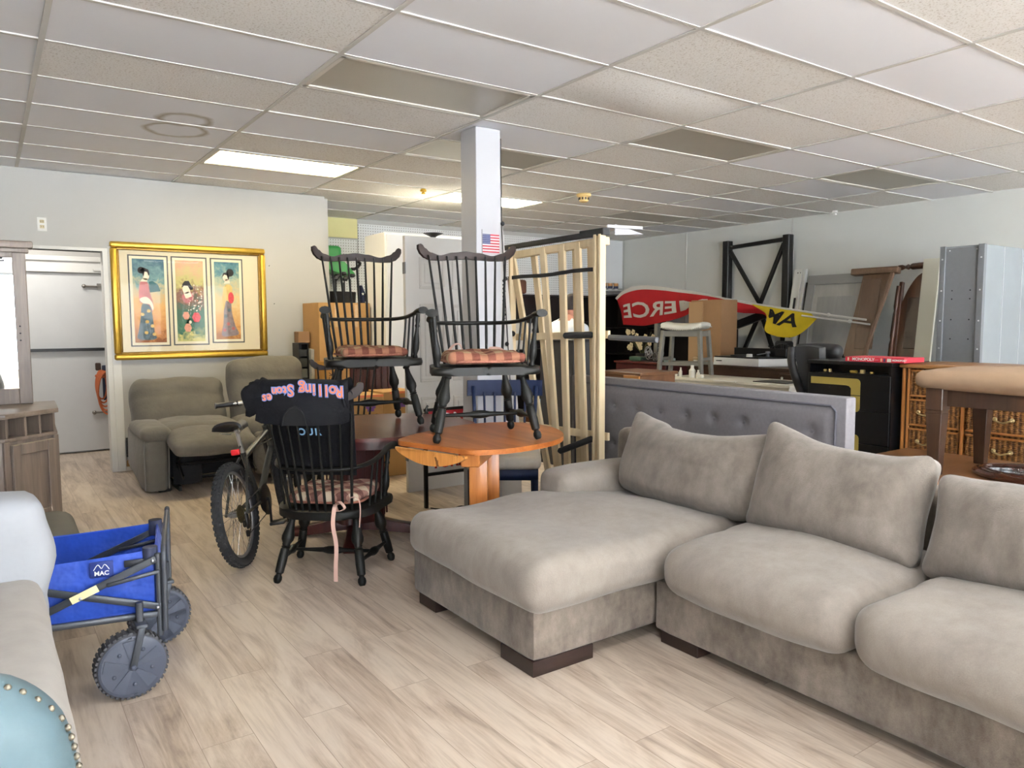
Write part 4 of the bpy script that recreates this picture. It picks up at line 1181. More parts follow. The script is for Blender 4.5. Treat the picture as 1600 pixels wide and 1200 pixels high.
b = new(); tube(b, [steer @ V((-.06, .83, .60)), steer @ V((.06, .83, .60))], .018, 10); tube(b, [steer @ V((0, .83, .60)), HT + V((0, -.02, .1))], .014, 10); bobj('fork_crown', b, m_bkpl)
b = new(); tube(b, [HT + V((0, -.015, .06)), HT + V((0, -.02, .16)), steer @ V((0, .82, .845))], .016, 10); bobj('stem', b, m_bkpl)
b = new(); tube(b, spline([steer @ V((-.29, .74, .875)), steer @ V((-.12, .80, .865)), steer @ V((0, .825, .85)), steer @ V((.12, .80, .865)), steer @ V((.29, .74, .875))], 6), .012, 10); bobj('handlebar', b, m_silver)
for s in (-1, 1):
    b = new(); lathe(b, steer @ V((s * .30, .735, .876)), steer @ V((s * .17, .79, .868)), [(0, .019), (.05, .02), (.1, .016), (.5, .0175), (.9, .016), (1, .021)], 10); bobj('grip', b, m_bkpl)
    b = new(); tube(b, [steer @ V((s * .15, .81, .86)), steer @ V((s * .17, .85, .85)), steer @ V((s * .26, .82, .86))], [.012, .008, .005], 8); bobj('brake_lever', b, m_bkpl)
    b = new(); tube(b, spline([steer @ V((s * .15, .83, .86)), V((s * .10, .95, .80)), V((s * .05, .93, .64)), V((s * .02, .7, .6)), V((0, .5, .6))], 6), .004, 6); bobj('cable', b, m_bkpl)
b = new(); tube(b, [ST, ST + V((0, -.035, .14))], .013, 10); bobj('seat_post', b, m_silver)
b = new()
def sad(u, v):
    y = .36 - .27 * u
    w = .018 + .055 * (max(0, u - .35) / .65) ** 1.2 if u > .35 else .018 + .006 * u
    a = PI * v
    return (w * math.cos(a), y, .735 + .02 * u * u + .032 * math.sin(a) ** .7 + .006 * math.cos(u * 6))
sheet(b, sad, 16, 10, .014); bobj('saddle', b, m_bkpl)
b = new()
for s in (-1, 1):
    tube(b, [V((s * .02, .30, .735)), V((s * .022, .2, .722)), V((s * .045, .11, .745))], .004, 6)
bobj('saddle_rails', b, m_silver)
b = new(); lathe(b, BB + V((.028, 0, 0)), BB + V((.036, 0, 0)), [(0, .078), (1, .078)], 28); lathe(b, BB + V((.04, 0, 0)), BB + V((.046, 0, 0)), [(0, .088), (.5, .096), (1, .088)], 28); bobj('chainring', b, m_bkpl)
b = new(); tube(b, [BB + V((-.06, 0, 0)), BB + V((.065, 0, 0))], .012, 8); beam(b, BB + V((.062, 0, 0)), BB + V((.068, -.06, -.14)), .012, .022, .003); beam(b, BB + V((-.062, 0, 0)), BB + V((-.068, .06, .14)), .012, .022, .003); bobj('crank', b, m_bkpl)
for p in (BB + V((.11, -.06, -.14)), BB + V((-.11, .06, .14))):
    b = new(); bx(b, p - V((.045, .035, .01)), p + V((.045, .035, .01)), .004); bobj('pedal', b, m_bkpl)
b = new()
for k in range(6):
    lathe(b, AX + V((.02 + .005 * k, 0, 0)), AX + V((.0225 + .005 * k, 0, 0)), [(0, .052 - .006 * k), (1, .052 - .006 * k)], 20)
bobj('cassette', b, M('dark_brass', rgb(104, 96, 70), .35, metal=.8))
b = new(); bx(b, AX + V((.045, -.02, -.09)), AX + V((.06, .02, .0)), .006); lathe(b, AX + V((.03, .02, -.12)), AX + V((.04, .02, -.12)), [(0, .02), (1, .02)], 12); lathe(b, AX + V((.03, .0, -.06)), AX + V((.04, .0, -.06)), [(0, .02), (1, .02)], 12); bobj('derailleur', b, m_bkpl)
b = new(); tube(b, [AX + V((.035, .01, .04)), BB + V((.037, -.02, .085))], .004, 4); tube(b, [AX + V((.035, .03, -.13)), BB + V((.037, -.02, -.085))], .004, 4); bobj('chain', b, m_bkpl)
b = new(); softbox(b, (0, .16, .62), (.05, .022, .034), .006, 6); bobj('reflector', b, M('red_reflector', rgb(224, 40, 46), .2, coat=.5))
b = new(); tube(b, [V((0, .16, .62)), ST + V((0, -.02, .04))], .006, 6); bobj('reflector_bracket', b, m_bkpl)
for s in (-1, 1):
    b = new(); beam(b, V((s * .035, .13, .48)), V((s * .03, .10, .53)), .012, .03, .003); bobj('brake_pad', b, m_bkpl)

# ------------------------------------------------------------------ folding wagon
m_blue = M('blue_polyester', rgb(28, 70, 172), .55, var=.2, vs=7, bump=.5, bs=9, bd=.03, sheen=.1)
m_tubeg = M('grey_powdercoat', rgb(74, 78, 84), .4, metal=.4)
m_whl = M('slate_plastic', rgb(70, 76, 90), .45); m_tread = M('grey_rubber', rgb(74, 74, 78), .75)
wg = thing('folding_wagon', 'blue folding wagon with dark grey frame beside the cream sofa', 'wagon', (.485, 2.98, 0), (0, 0, -12))
# local x runs to the right end (0) and left (-.9); y away from us
def wobj(n, b, m, par=None, sm=45): return obj(n, b, m, par or wg, local=True, smooth=sm)
ZB, ZT_, LW, WW = .295, .52, .92, .42
def wall_(x0, y0, x1, y1, sd):
    def fn(u, v):
        x = x0 + (x1 - x0) * u; y = y0 + (y1 - y0) * u
        k = math.sin(v * PI)
        nx, ny = (y1 - y0), -(x1 - x0); l = math.hypot(nx, ny); nx, ny = nx / l, ny / l
        q = .014 * k + .01 * noise.noise(V((u * 6, v * 3, sd))) * k
        return (x + nx * q, y + ny * q, ZB + (ZT_ - ZB) * v - (.018 * math.sin(u * PI) if v > .95 else .02 * k * noise.noise(V((u * 4, sd, 2)))))
    return fn
b = new(); sheet(b, wall_(-LW, 0, -.02, 0, 1), 30, 12, .006); wobj('fabric_side', b, m_blue, sm=70)
b = new(); sheet(b, wall_(-.02, WW, -LW, WW, 2), 30, 12, .006); wobj('fabric_side', b, m_blue, sm=70)
b = new(); sheet(b, wall_(-.02, 0, -.02, WW, 3), 14, 12, .006); wobj('fabric_end', b, m_blue, sm=70)
b = new(); sheet(b, wall_(-LW, WW, -LW, 0, 4), 14, 12, .006); wobj('fabric_end', b, m_blue, sm=70)
b = new(); sheet(b, lambda u, v: (-LW + (LW - .02) * u, WW * v, ZB - .02 * math.sin(u * PI) * math.sin(v * PI)), 14, 8, .006); wobj('fabric_floor', b, m_blue, sm=70)
for y in (-.02, WW + .02):
    b = new(); beam(b, (-LW, y, ZB - .012), (-.0, y, ZB - .012), .016, .022, .003); wobj('bottom_rail', b, m_tubeg)
    b = new(); tube(b, [(-.005, y, .20), (-.005, y, ZT_ - .01)], .011, 8); wobj('upright', b, m_tubeg)
    b = new(); tube(b, [(-.03, y + (.02 if y < 0 else -.02), ZT_ - .05), (-.03, y + (.02 if y < 0 else -.02), ZT_ + .012)], .026, 10); wobj('corner_padding', b, M('navy_pad', rgb(44, 50, 74), .7))
    b = new(); beam(b, (-.5, y - .006, ZB + .16), (-.0, y - .006, ZB + .015), .008, .026, .002); wobj('brace', b, m_tubeg)
    b = new(); beam(b, (-.5, y - .018, ZB - .01), (-.01, y - .018, ZT_ - .025), .008, .026, .002); wobj('brace', b, m_tubeg)
    b = new(); beam(b, (-.17, y - .028, ZB + .125), (-.0, y - .012, ZB + .15), .008, .014, .002); wobj('linkage', b, m_tubeg)
b = new(); tube(b, spline([(.012, -.03, .22), (.015, -.03, .4), (.016, -.03, .50), (.016, .0, .53)], 6) + spline([(.016, WW + .0, .56), (.016, WW + .03, .54), (.012, WW + .03, .2)], 6), .010, 8); wobj('end_handle', b, m_tubeg)
b = new(); bx(b, (-.225, -.024, ZT_ - .075), (-.150, -.016, ZT_ - .018), .002); lab = wobj('logo_patch', b, M('navy_patch', rgb(30, 50, 120), .7))
me = text_mesh('MAC', .022, .0003, bold=.0006); me.transform(frame((-.1875, -.0245, ZT_ - .060), (1, 0, 0), (0, 0, 1))); obj('logo', me, m_white, lab, local=True, smooth=0)
b = new(); tube(b, spline([(-.2125, -.0248, ZT_ - .047), (-.1985, -.0248, ZT_ - .028), (-.1875, -.0248, ZT_ - .042), (-.1765, -.0248, ZT_ - .028), (-.1625, -.0248, ZT_ - .047)], 5), .0015, 5); obj('logo', b, m_white, lab, local=True)
b = new(); bx(b, (-.115, -.022, ZT_ - .05), (-.05, -.014, ZT_ - .025), .002); wobj('buckle', b, M('dark_buckle', rgb(44, 46, 52), .5))
b = new(); beam(b, (-.285, -.0445, ZB + .083), (-.20, -.0445, ZB + .119), .002, .026, .0); wobj('sticker', b, M('cream_sticker', rgb(238, 228, 176), .5))
m_bolt = M('bolt_steel', rgb(200, 200, 204), .3, metal=.7)
b = new()
for x, z in ((-.255, ZB + .088), (-.02, ZT_ - .03), (-.01, ZB + .02)):
    ball(b, (x, -.045, z), .006, n=8)
wobj('rivet', b, m_bolt)
def wwheel(c, r, w, yaw):
    Mx = Matrix.Translation(c) @ rotm(0, 0, yaw)
    b = new()
    rg = [Mx @ V((r * .955 * math.cos(2 * PI * k / 44), 0, r * .955 * math.sin(2 * PI * k / 44))) for k in range(44)]
    lathe(b, Mx @ V((0, -w / 2, 0)), Mx @ V((0, w / 2, 0)), [(0, r * .9), (.06, r * .96), (.15, r * .985), (.85, r * .985), (.94, r * .96), (1, r * .9)], 44)
    for k in range(40):
        a = 2 * PI * k / 40
        Mk = Mx @ Matrix.Rotation(-a, 4, 'Y') @ Matrix.Translation((r * .985, 0, 0))
        bx(b, (-.004, -w * .44, -.0052), (.004, w * .44, .0052), 0, 1, Mk)
    o = wobj('wheel', b, m_tread)
    b = new()
    for s in (-1, 1):
        lathe(b, Mx @ V((0, s * w * .40, 0)), Mx @ V((0, s * (w * .5 + .003), 0)), [(0, r * .9), (.9, r * .93), (1, r * .92), (1, r * .86), (.55, r * .83)], 40)
        lathe(b, Mx @ V((0, s * w * .3, 0)), Mx @ V((0, s * w * .5, 0)), [(0, r * .84), (1, r * .84)], 40)
        for k in range(5):
            a = 2 * PI * k / 5 + .4
            Mk = Mx @ Matrix.Rotation(-a, 4, 'Y')
            pr = [(r * .14, -.006), (r * .8, -.022), (r * .8, .022), (r * .14, .006)]
            prism(b, pr, .006, Mk @ frame((0, s * w * .5, 0), (1, 0, 0), (0, 0, 1)))
            ball(b, Mk @ V((r * .55 * math.cos(.6), s * w * .51, r * .55 * math.sin(.6))), .008, n=8)
        ball(b, Mx @ V((0, s * (w * .5 + .014), 0)), .010, n=10)
    wobj('wheel_disc', b, m_whl, o)
    b = new()
    for s in (-1, 1):
        beam(b, Mx @ V((.0, s * (w / 2 + .012), 0)), Mx @ V((.035, s * (w / 2 + .012), r + .02)), .006, .024, .002)
    bx(b, (.015, -w / 2 - .016, r + .015), (.055, w / 2 + .016, r + .03), .003, 1, Mx); tube(b, [Mx @ V((.035, 0, r + .03)), Mx @ V((.035, 0, r + .10))], .013, 8)
    wobj('wheel_fork', b, m_tubeg)
wwheel((-.105, -.05, .122), .12, .062, 14)
wwheel((-.03, WW + .0, .122), .12, .062, 14)
wwheel((-LW + .08, .0, .122), .12, .062, 0)
wwheel((-LW + .08, WW - .02, .122), .12, .062, 0)

# ------------------------------------------------------------------ cream sofa, teal chair, olive ottoman
m_cream = M('cream_canvas', rgb(160, 163, 167), .9, var=.05, vs=5, bump=.25, bs=9, bd=.02)
m_creamd = M('beige_canvas', rgb(166, 161, 154), .9, var=.06, vs=14, bump=.25, bs=150, bd=.003)
cs = thing('slipcovered_sofa', 'cream slipcovered sofa at the left edge, in front of the blue wagon', 'sofa', (-.8, 2.0, 0))
def slump(p, nx, ny, nz):
    return p + V((.01 * math.sin(nz * 5 + 1), 0, -.012 * max(0, nx) ** 2 * (nz > 0)))
b = new(); softbox(b, (-.84, 2.66, .645), (1.92, .24, .42), .06, 24, bulge=(.01, .03, .025), wr=.010, wf=4, seed=2, fn=slump); obj('back_cushion', b, m_cream, cs, smooth=70)
b = new(); softbox(b, (-.05, 1.95, .32), (.30, 1.30, .59), .055, 20, bulge=(.008, 0, .02), wr=.008, wf=4, seed=3); obj('armrest', b, m_creamd, cs, smooth=70)
b = new(); softbox(b, (-1.0, 2.0, .25), (1.65, 1.25, .42), .05, 14, wr=.006, seed=4); obj('base', b, m_creamd, cs, smooth=70)
b = new(); softbox(b, (-.98, 1.92, .5), (1.5, 1.1, .16), .06, 14, bulge=(0, 0, .03), wr=.006, seed=5); obj('seat_cushion', b, m_creamd, cs, smooth=70)
b = new(); softbox(b, (-.85, 2.7, .28), (1.9, .2, .54), .05, 12, wr=.006, seed=6); obj('backrest', b, m_creamd, cs, smooth=70)
b = new(); tube(b, [(.092, 1.32, .56), (.094, 1.7, .565), (.094, 2.58, .56)], .007, 6); obj('piping', b, m_cream, cs)
m_teal = M('pale_teal_leather', rgb(82, 101, 107), .5, var=.10, vs=5, bump=.15, bs=120, bd=.002, spec=.3)
tc_ = thing('nailhead_chair', 'pale teal leather chair with brass nailheads in the bottom left corner', 'chair', (-.25, 1.0, 0))
b = new(); softbox(b, (-.205, 1.09, .68), (.56, .11, .50), .055, 22, bulge=(.0, .015, .03), wr=.003, seed=1, fn=lambda p, nx, ny, nz: V((p.x * (1 - .10 * max(0, nz) ** 3), p.y, p.z - .045 * max(0, nz) * nx * nx * abs(nx)))); back = obj('backrest', b, m_teal, tc_, smooth=70)
b = new(); softbox(b, (-.22, .82, .44), (.54, .50, .12), .05, 14, bulge=(0, 0, .02)); obj('seat', b, m_teal, tc_, smooth=70)
m_nail = M('antique_brass_nail', rgb(126, 120, 106), .35, metal=.85)
def teal_edge(t):
    """point at arc length t along the right edge and over the top corner of the chair back"""
    if t < .345:
        px, pz = .28, -.15 + t
    elif t < .345 + .0864:
        a = (t - .345) / .055; px, pz = .225 + .055 * math.cos(a), .195 + .055 * math.sin(a)
    else:
        px, pz = .225 - (t - .4314), .25
    nx, nz = px / .28, pz / .25
    pz += .03 * nz * max(0, 1 - nx * nx) * .7
    ox, oz = (1, 0) if t < .345 else ((math.cos(a), math.sin(a)) if t < .4314 else (0, 1))
    px -= ox * .002; pz -= oz * .002
    return -.205 + px * (1 - .10 * max(0, nz) ** 3), .68 + pz - .045 * max(0, nz) * abs(nx) ** 3
for k in range(31):
    x, z = teal_edge(.0165 * k)
    b = new(); ball(b, (x, 1.070, z), .0048, 1, 1, 1, 8); obj('nailhead', b, m_nail, tc_)
for x, y in ((-.45, .62), (.0, .62), (-.45, 1.08), (.0, 1.08)):
    b = new(); lathe(b, (x, y, 0), (x, y, .40), [(0, .014), (1, .024)], 8); obj('leg', b, m_foot, tc_)
b = new(); softbox(b, (-.17, 4.12, .23), (.98, .55, .38), .075, 16, bulge=(.0, .0, .015), wr=.004, seed=2)
t = thing('ottoman', 'low olive-grey ottoman between the dresser and the blue wagon', 'ottoman', (-.17, 4.12, 0))
obj('cushion', b, M('olive_grey_fabric', rgb(100, 96, 84), .9, var=.06, vs=10), t, smooth=70)
for x, y in ((-.6, 3.92), (.26, 3.92), (-.6, 4.32), (.26, 4.32)):
    b = new(); lathe(b, (x, y, 0), (x, y, .06), [(0, .018), (1, .024)], 8); obj('foot', b, m_foot, t)
# ------------------------------------------------------------------ furniture row behind the headboard (right side)
m_blkg = M('black_lacquer', rgb(10, 10, 13), .3, spec=.4)
m_inlay = M('brass_inlay', rgb(168, 150, 76), .45, metal=.3)
cb = thing('black_cabinet', 'tall black lacquered cabinet with brass inlay lines, left of the wicker dresser', 'cabinet', (5.45, 3.3, 0))
CX, CA, CB_ = 5.2, 2.775, 3.43
b = new(); bx(b, (CX + .012, CA, 0), (CX + .5, CB_, .965)); obj('body', b, m_blkg, cb)
b = new(); bx(b, (CX - .01, CA - .01, 1.03), (CX + .51, CB_ + .01, 1.055), .003); obj('top', b, m_blkg, cb)
b = new(); bx(b, (CX + .2, CA, .965), (CX + .5, CB_, 1.03)); bx(b, (CX, CA, .965), (CX + .2, CA + .02, 1.03)); bx(b, (CX, CB_ - .02, .965), (CX + .2, CB_, 1.03)); obj('open_shelf', b, m_blkg, cb)
for z0, z1 in ((.70, .958), (.46, .695), (.02, .455)):
    b = new(); bx(b, (CX, CA + .006, z0), (CX + .014, CB_ - .006, z1), .002); obj('drawer', b, m_blkg, cb)
def inlay(zt, zb):
    yr, w, r = 3.0, .052, .03
    out = [(CB_ - .03, zt), (yr + r, zt)] + [(yr + r - r * math.sin(a), zt - r + r * math.cos(a)) for a in (PI / 6, PI / 3, PI / 2)] + [(yr, zb + r)] + [(yr + r - r * math.cos(a), zb + r - r * math.sin(a)) for a in (PI / 6, PI / 3, PI / 2)] + [(yr + w + .02, zb), (yr + w + .02, zt - w - .02), (yr + w + .035, zt - w - .005), (yr + w + .06, zt - w), (CB_ - .03, zt - w)]
    b = new(); prism(b, out, .003, frame((CX - .002, 0, 0), (0, 1, 0), (0, 0, 1))); obj('inlay', b, m_inlay, cb)
inlay(.93, .685); inlay(.52, .20)
b = new(); bx(b, (CX - .004, 2.995, .805), (CX - .001, 3.075, .81)); obj('drawer_gap', b, m_foam, cb)
for k, (y, w, h, c) in enumerate(((3.32, .02, .02, (214, 190, 120)), (3.28, .015, .025, (224, 206, 150)), (3.09, .05, .022, (206, 176, 84)), (3.02, .03, .03, (226, 206, 150)), (2.95, .02, .018, (190, 160, 90)))):
    b = new(); softbox(b, (CX + .06, y, .965 + h / 2 + .001), (.03, w, h), .006, 4)
    single('brass_trinket', b, M('trinket_%d' % k, rgb(*c), .35, metal=.4), ['small brass trinket at the left end of the black cabinet shelf', 'second small brass trinket from the left on the black cabinet shelf', 'wide yellow brass trinket in the middle of the black cabinet shelf', 'pale cream trinket right of the wide yellow one in the black cabinet', 'small dull trinket at the right end of the black cabinet shelf'][k], 'trinket', 'trinkets on the open shelf of the black cabinet')
# red board-game box on top
gb = thing('board_game_box', 'flat red board game box with white lettering on the black cabinet', 'game box', (5.36, 2.86, 1.055))
b = new(); bx(b, (5.225, 2.70, 1.0555), (5.50, 3.14, 1.089), .002); obj('lid', b, M('red_card', rgb(206, 38, 60), .4), gb)
Fx = lambda y, z: frame((5.2235, y, z), (0, -1, 0), (0, 0, 1))
lettering('lettering', 'MONOPOLY', .030, m_white, Fx(3.0, 1.073), gb, extrude=.0004, bold=.001)
lettering('lettering', 'MONOPOLY', .018, m_white, Fx(2.735, 1.073), gb, extrude=.0004, bold=.001)
b = new(); bx(b, (5.2235, 2.885, 1.0705), (5.2245, 2.935, 1.0735)); obj('lettering', b, M('pink_line', rgb(236, 150, 160), .5), gb)
for y, w, c in ((2.865, .012, (236, 190, 150)), (2.842, .014, (70, 60, 90)), (2.808, .03, (214, 222, 208)), (3.115, .012, (240, 220, 190))):
    b = new(); bx(b, (5.2235, y - w / 2, 1.0605), (5.2248, y + w / 2, 1.084)); obj('printed_panel', b, M('print_%d' % c[1], rgb(*c), .5), gb)
# wicker dresser
def wicker_mat():
    t = NT('wicker'); v = t.coord(); sep = t.node('SeparateXYZ'); t.link(v, sep.inputs['Vector'])
    yy = t.math('SINE', t.math('MULTIPLY', sep.outputs['Y'], 2 * PI / .032)); zz = t.math('SINE', t.math('ADD', t.math('MULTIPLY', sep.outputs['Z'], 2 * PI / .012), t.math('MULTIPLY', t.math('FLOOR', t.math('DIVIDE', sep.outputs['Y'], .032)), PI)))
    h = t.math('ADD', t.math('MULTIPLY', yy, .6), t.math('MULTIPLY', zz, .4))
    n = t.noise(v, 40, 4, .7)
    s = t.math('ADD', t.math('MULTIPLY', h, .22), n)
    t.setc(t.ramp(s, [(.28, rgb(62, 36, 14)), (.5, rgb(132, 86, 40)), (.75, rgb(186, 134, 74))])); t.b.inputs['Roughness'].default_value = .55
    t.bump(h, .8, .006); return t.m
m_wick = wicker_mat(); m_rat = wood('rattan_pole', rgb(142, 84, 36), rgb(196, 134, 70), .35, 'z', 12)
m_brass = M('old_brass', rgb(196, 178, 134), .35, metal=.9)
wd = thing('wicker_dresser', 'honey wicker dresser with rattan trim and brass handles, right of the black cabinet', 'dresser', (5.55, 2.1, 0))
WX, WA, WB_ = 5.3, 1.35, 2.74
b = new(); bx(b, (WX + .02, WA + .02, .05), (WX + .5, WB_ - .02, 1.02)); obj('body', b, m_wick, wd)
b = new(); bx(b, (WX - .03, WA - .03, 1.022), (WX + .53, WB_ + .02, 1.05), .008, 2); obj('top', b, wood('rattan_top', rgb(124, 84, 46), rgb(160, 114, 66), .4, 'y', 9), wd)
for y in (WA, 1.36 + .98, WB_ - .005, WB_ - .04):
    b = new(); tube(b, [(WX, y, .0), (WX, y, 1.02)], .013, 8); obj('rattan_post', b, m_rat, wd)
rows = [(.83, 1.005), (.625, .80), (.42, .595), (.2, .39)]
for z0, z1 in rows:
    for y0, y1, hs in ((2.36, 2.685, (2.575,)), (1.38, 2.31, (2.09, 1.6))):
        b = new(); bx(b, (WX - .004, y0, z0), (WX + .02, y1, z1), .003); dw = obj('drawer', b, m_wick, wd)
        b = new(); tube(b, [(WX - .006, y0, z0), (WX - .006, y1, z0), (WX - .006, y1, z1), (WX - .006, y0, z1)], .0085, 8, closed=True); obj('rattan_edge', b, m_rat, dw)
        for hy in hs:
            zc = (z0 + z1) / 2 + .005
            b = new(); tube(b, spline([(WX - .008, hy - .05, zc), (WX - .03, hy - .048, zc - .002), (WX - .034, hy, zc - .018), (WX - .03, hy + .048, zc - .002), (WX - .008, hy + .05, zc)], 4), .0065, 6)
            for q in (-.05, .05):
                ball(b, (WX - .01, hy + q, zc), .015, .6, 1, 1, 8)
            obj('handle', b, m_brass, dw)
# coffee table + upholstered bench on it + oval tray
m_ctab = wood('walnut_table', rgb(112, 76, 48), rgb(150, 108, 72), .32, 'x', 8)
ct = thing('coffee_table', 'brown wooden coffee table behind the sofa, carrying the tan bench and oval tray', 'coffee table', (4.52, 1.7, 0))
b = new(); bx(b, (4.02, .8, .468), (5.05, 2.57, .50), .006, 2); obj('top', b, m_ctab, ct)
b = new(); bx(b, (4.08, .86, .37), (4.99, 2.51, .468)); obj('apron', b, m_ctab, ct)
for x in (4.09, 4.92):
    for y in (.87, 2.44):
        b = new(); bx(b, (x, y, 0), (x + .06, y + .06, .38), .004); obj('leg', b, m_ctab, ct)
m_esp = wood('dark_walnut', rgb(44, 28, 18), rgb(74, 50, 34), .4, 'z', 8)
bn = thing('upholstered_bench', 'tall dark-legged bench with a tan suede seat standing on the coffee table', 'bench', (4.55, 1.5, .50))
for x, y in ((4.28, 2.02), (4.83, 2.02), (4.28, .98), (4.83, .98)):
    b = new()
    bx(b, (x - .045, y - .045, .86), (x + .045, y + .045, .985), .004)
    bx(b, (x - .040, y - .040, .845), (x + .040, y + .040, .86))
    v = bx(b, (x - .042, y - .042, .5005), (x + .042, y + .042, .845), .003)
    for q in v:
        if q.co.z < .65:
            q.co.x = x + (q.co.x - x) * .66; q.co.y = y + (q.co.y - y) * .66
    obj('leg', b, m_esp, bn)
b = new(); bx(b, (4.29, .98, .885), (4.31, 2.02, .98)); bx(b, (4.80, .98, .885), (4.82, 2.02, .98)); bx(b, (4.28, 2.01, .885), (4.83, 2.03, .98)); bx(b, (4.28, .97, .885), (4.83, .99, .98)); obj('apron', b, m_esp, bn)
b = new(); softbox(b, (4.555, 1.50, 1.03), (.70, 1.26, .10), .048, 20, bulge=(.01, .01, .028), wr=.003, seed=2); obj('seat', b, M('tan_suede', rgb(150, 124, 98), .9, var=.08, vs=8, bump=.2, bs=200, bd=.002), bn, smooth=70)
tr_ = thing('oval_tray', 'oval dark wood framed glass tray lying on the coffee table at the right edge', 'tray', (4.54, 1.50, .50))
b = new(); tube(b, ring_loop((4.54, 1.50, .522), .22, .40, 64), .026, 10, closed=True, flat=(.8, 1.2)); tube(b, ring_loop((4.54, 1.50, .538), .204, .384, 64), .014, 8, closed=True); obj('rim', b, wood('tray_walnut', rgb(46, 24, 16), rgb(74, 40, 28), .2, 'y', 8, coat=.5), tr_)
b = new(); prism(b, [(4.54 + .20 * math.cos(2 * PI * k / 48), 1.50 + .38 * math.sin(2 * PI * k / 48)) for k in range(48)], .006, Matrix.Translation((0, 0, .508))); obj('glass', b, M('tray_mirror', rgb(206, 218, 218), .05, metal=.9), tr_)
# leather desk chair
m_leath = M('black_leather', rgb(34, 34, 36), .5, bump=.2, bs=60, bd=.003)
dc = thing('desk_chair', 'black leather desk chair standing left of the black cabinet', 'chair', (5.80, 3.85, 0))
b = new(); softbox(b, (5.72, 3.68, 1.10), (.12, .42, .115), .05, 14, bulge=(.01, 0, .01), wr=.006, seed=1, Mx=None); obj('headrest', b, m_leath, dc, smooth=70)
b = new()
def dcb(u, v):
    z = .62 + .52 * u
    return (5.57 + .07 * math.sin(v * PI) * .5 + .04 * (1 - u), 3.80 - .28 * v - .10 * (1 - u) * (1 - v) , z + .012 * math.sin(v * PI))
sheet(b, dcb, 12, 12, .06); obj('backrest', b, m_leath, dc, smooth=70)
b = new(); tube(b, spline([(5.53, 3.80, 1.13), (5.50, 3.78, 1.0), (5.50, 3.70, .8), (5.53, 3.62, .62)], 6), .034, 10); obj('armrest', b, m_leath, dc, smooth=70)
b = new(); softbox(b, (5.85, 3.90, .5), (.5, .5, .12), .05, 10); obj('seat', b, m_leath, dc, smooth=70)
b = new(); tube(b, [(5.85, 3.90, .06), (5.85, 3.90, .45)], .03, 10)
for k in range(5):
    a = 2 * PI * k / 5; beam(b, (5.85, 3.90, .07), (5.85 + .28 * math.cos(a), 3.90 + .28 * math.sin(a), .03), .04, .03); ball(b, (5.85 + .28 * math.cos(a), 3.90 + .28 * math.sin(a), .025), .025, n=8)
obj('swivel_base', b, m_blk, dc)
# galvanised steel box
m_galv = M('galvanised_steel', rgb(142, 149, 154), .38, metal=.35, var=.06, vs=3); m_galvd = M('grey_steel_panel', rgb(112, 116, 120), .5, metal=.2, var=.04, vs=30)
sx_ = thing('steel_locker', 'tall grey galvanised steel box standing behind the wicker dresser', 'steel box', (7.1, 2.97, 0))
b = new(); bx(b, (6.62, 2.80, 0), (7.75, 3.14, 1.965), .004); obj('body', b, m_galv, sx_)
b = new(); bx(b, (6.605, 2.845, .02), (6.622, 3.105, 1.95), .002); obj('end_panel', b, m_galvd, sx_)
b = new(); bx(b, (6.59, 2.797, 0), (6.63, 2.845, 1.968), .002); obj('corner_flange', b, m_galvd, sx_)
b = new(); bx(b, (6.59, 3.10, 0), (6.63, 3.143, 1.968), .002); obj('corner_flange', b, m_galvd, sx_)
b = new()
for y in (2.82, 3.12):
    for z in (1.86, 1.6, 1.35, 1.12, .85, .5):
        ball(b, (6.588, y, z), .007, .5, 1, 1, 8)
for y in (2.86, 3.07):
    ball(b, (6.603, y, 1.93), .006, .5, 1, 1, 8)
obj('screw', b, M('pale_screw', rgb(214, 216, 218), .4, metal=.5), sx_)
b = new()
for y in (2.90, 3.04):
    for z in (1.60, 1.53, 1.36, 1.20):
        lathe(b, (6.6035, y, z), (6.607, y, z), [(0, .006), (1, .006)], 8)
obj('bolt_hole', b, m_foam, sx_)
b = new()
for x in (6.95, 7.3):
    bx(b, (x, 2.797, 0), (x + .006, 2.8, 1.96))
obj('seam', b, M('seam_bright', rgb(206, 210, 212), .3, metal=.5), sx_)

# ------------------------------------------------------------------ things leaning on the right wall
m_br1 = wood('brown_oak', rgb(92, 68, 50), rgb(124, 96, 72), .45, 'z', 8); m_br2 = wood('red_brown', rgb(56, 32, 20), rgb(92, 56, 36), .35, 'z', 8)
def leanX(x0, x1): # plane leaning from foot (x0) to top (x1)
    return lambda z, zt: x0 + (x1 - x0) * z / zt
s1 = thing('sleigh_footboard', 'light brown curved wooden bed end leaning on the right wall', 'bed end', (8.25, 4.6, 0))
def leanM(y0, xf, xt, zt, rz=0):
    ux = V((xt - xf, 0, zt)).normalized()
    return frame((xf, y0, 0), (0, -1, 0), ux)
ML = leanM(4.95, 7.90, 8.28, 2.0)
out = [(.10, .0)] + [(p.x, p.y) for p in spline([(.08, .6, 0), (.09, .98, 0), (.16, 1.5, 0), (.20, 1.9, 0)], 4)] + [(p.x, p.y) for p in spline([(.55, 1.93, 0), (.50, 1.7, 0), (.44, 1.45, 0), (.38, 1.15, 0), (.36, .95, 0), (.36, .0, 0)], 4)]
b = new(); prism(b, out, .04, ML, bev=.006); obj('panel', b, m_br1, s1)
b = new(); sp = spline([(.55, 1.96, .045), (.50, 1.7, .045), (.44, 1.45, .045), (.38, 1.15, .045), (.36, .95, .045), (.36, .0, .045)], 5); tube(b, [ML @ p for p in sp], .026, 8); obj('side_moulding', b, m_br1, s1)
b = new(); bx(b, (.06, 1.90, -.02), (.60, 1.975, .075), .012, 2, ML); obj('top_rail', b, m_br1, s1)
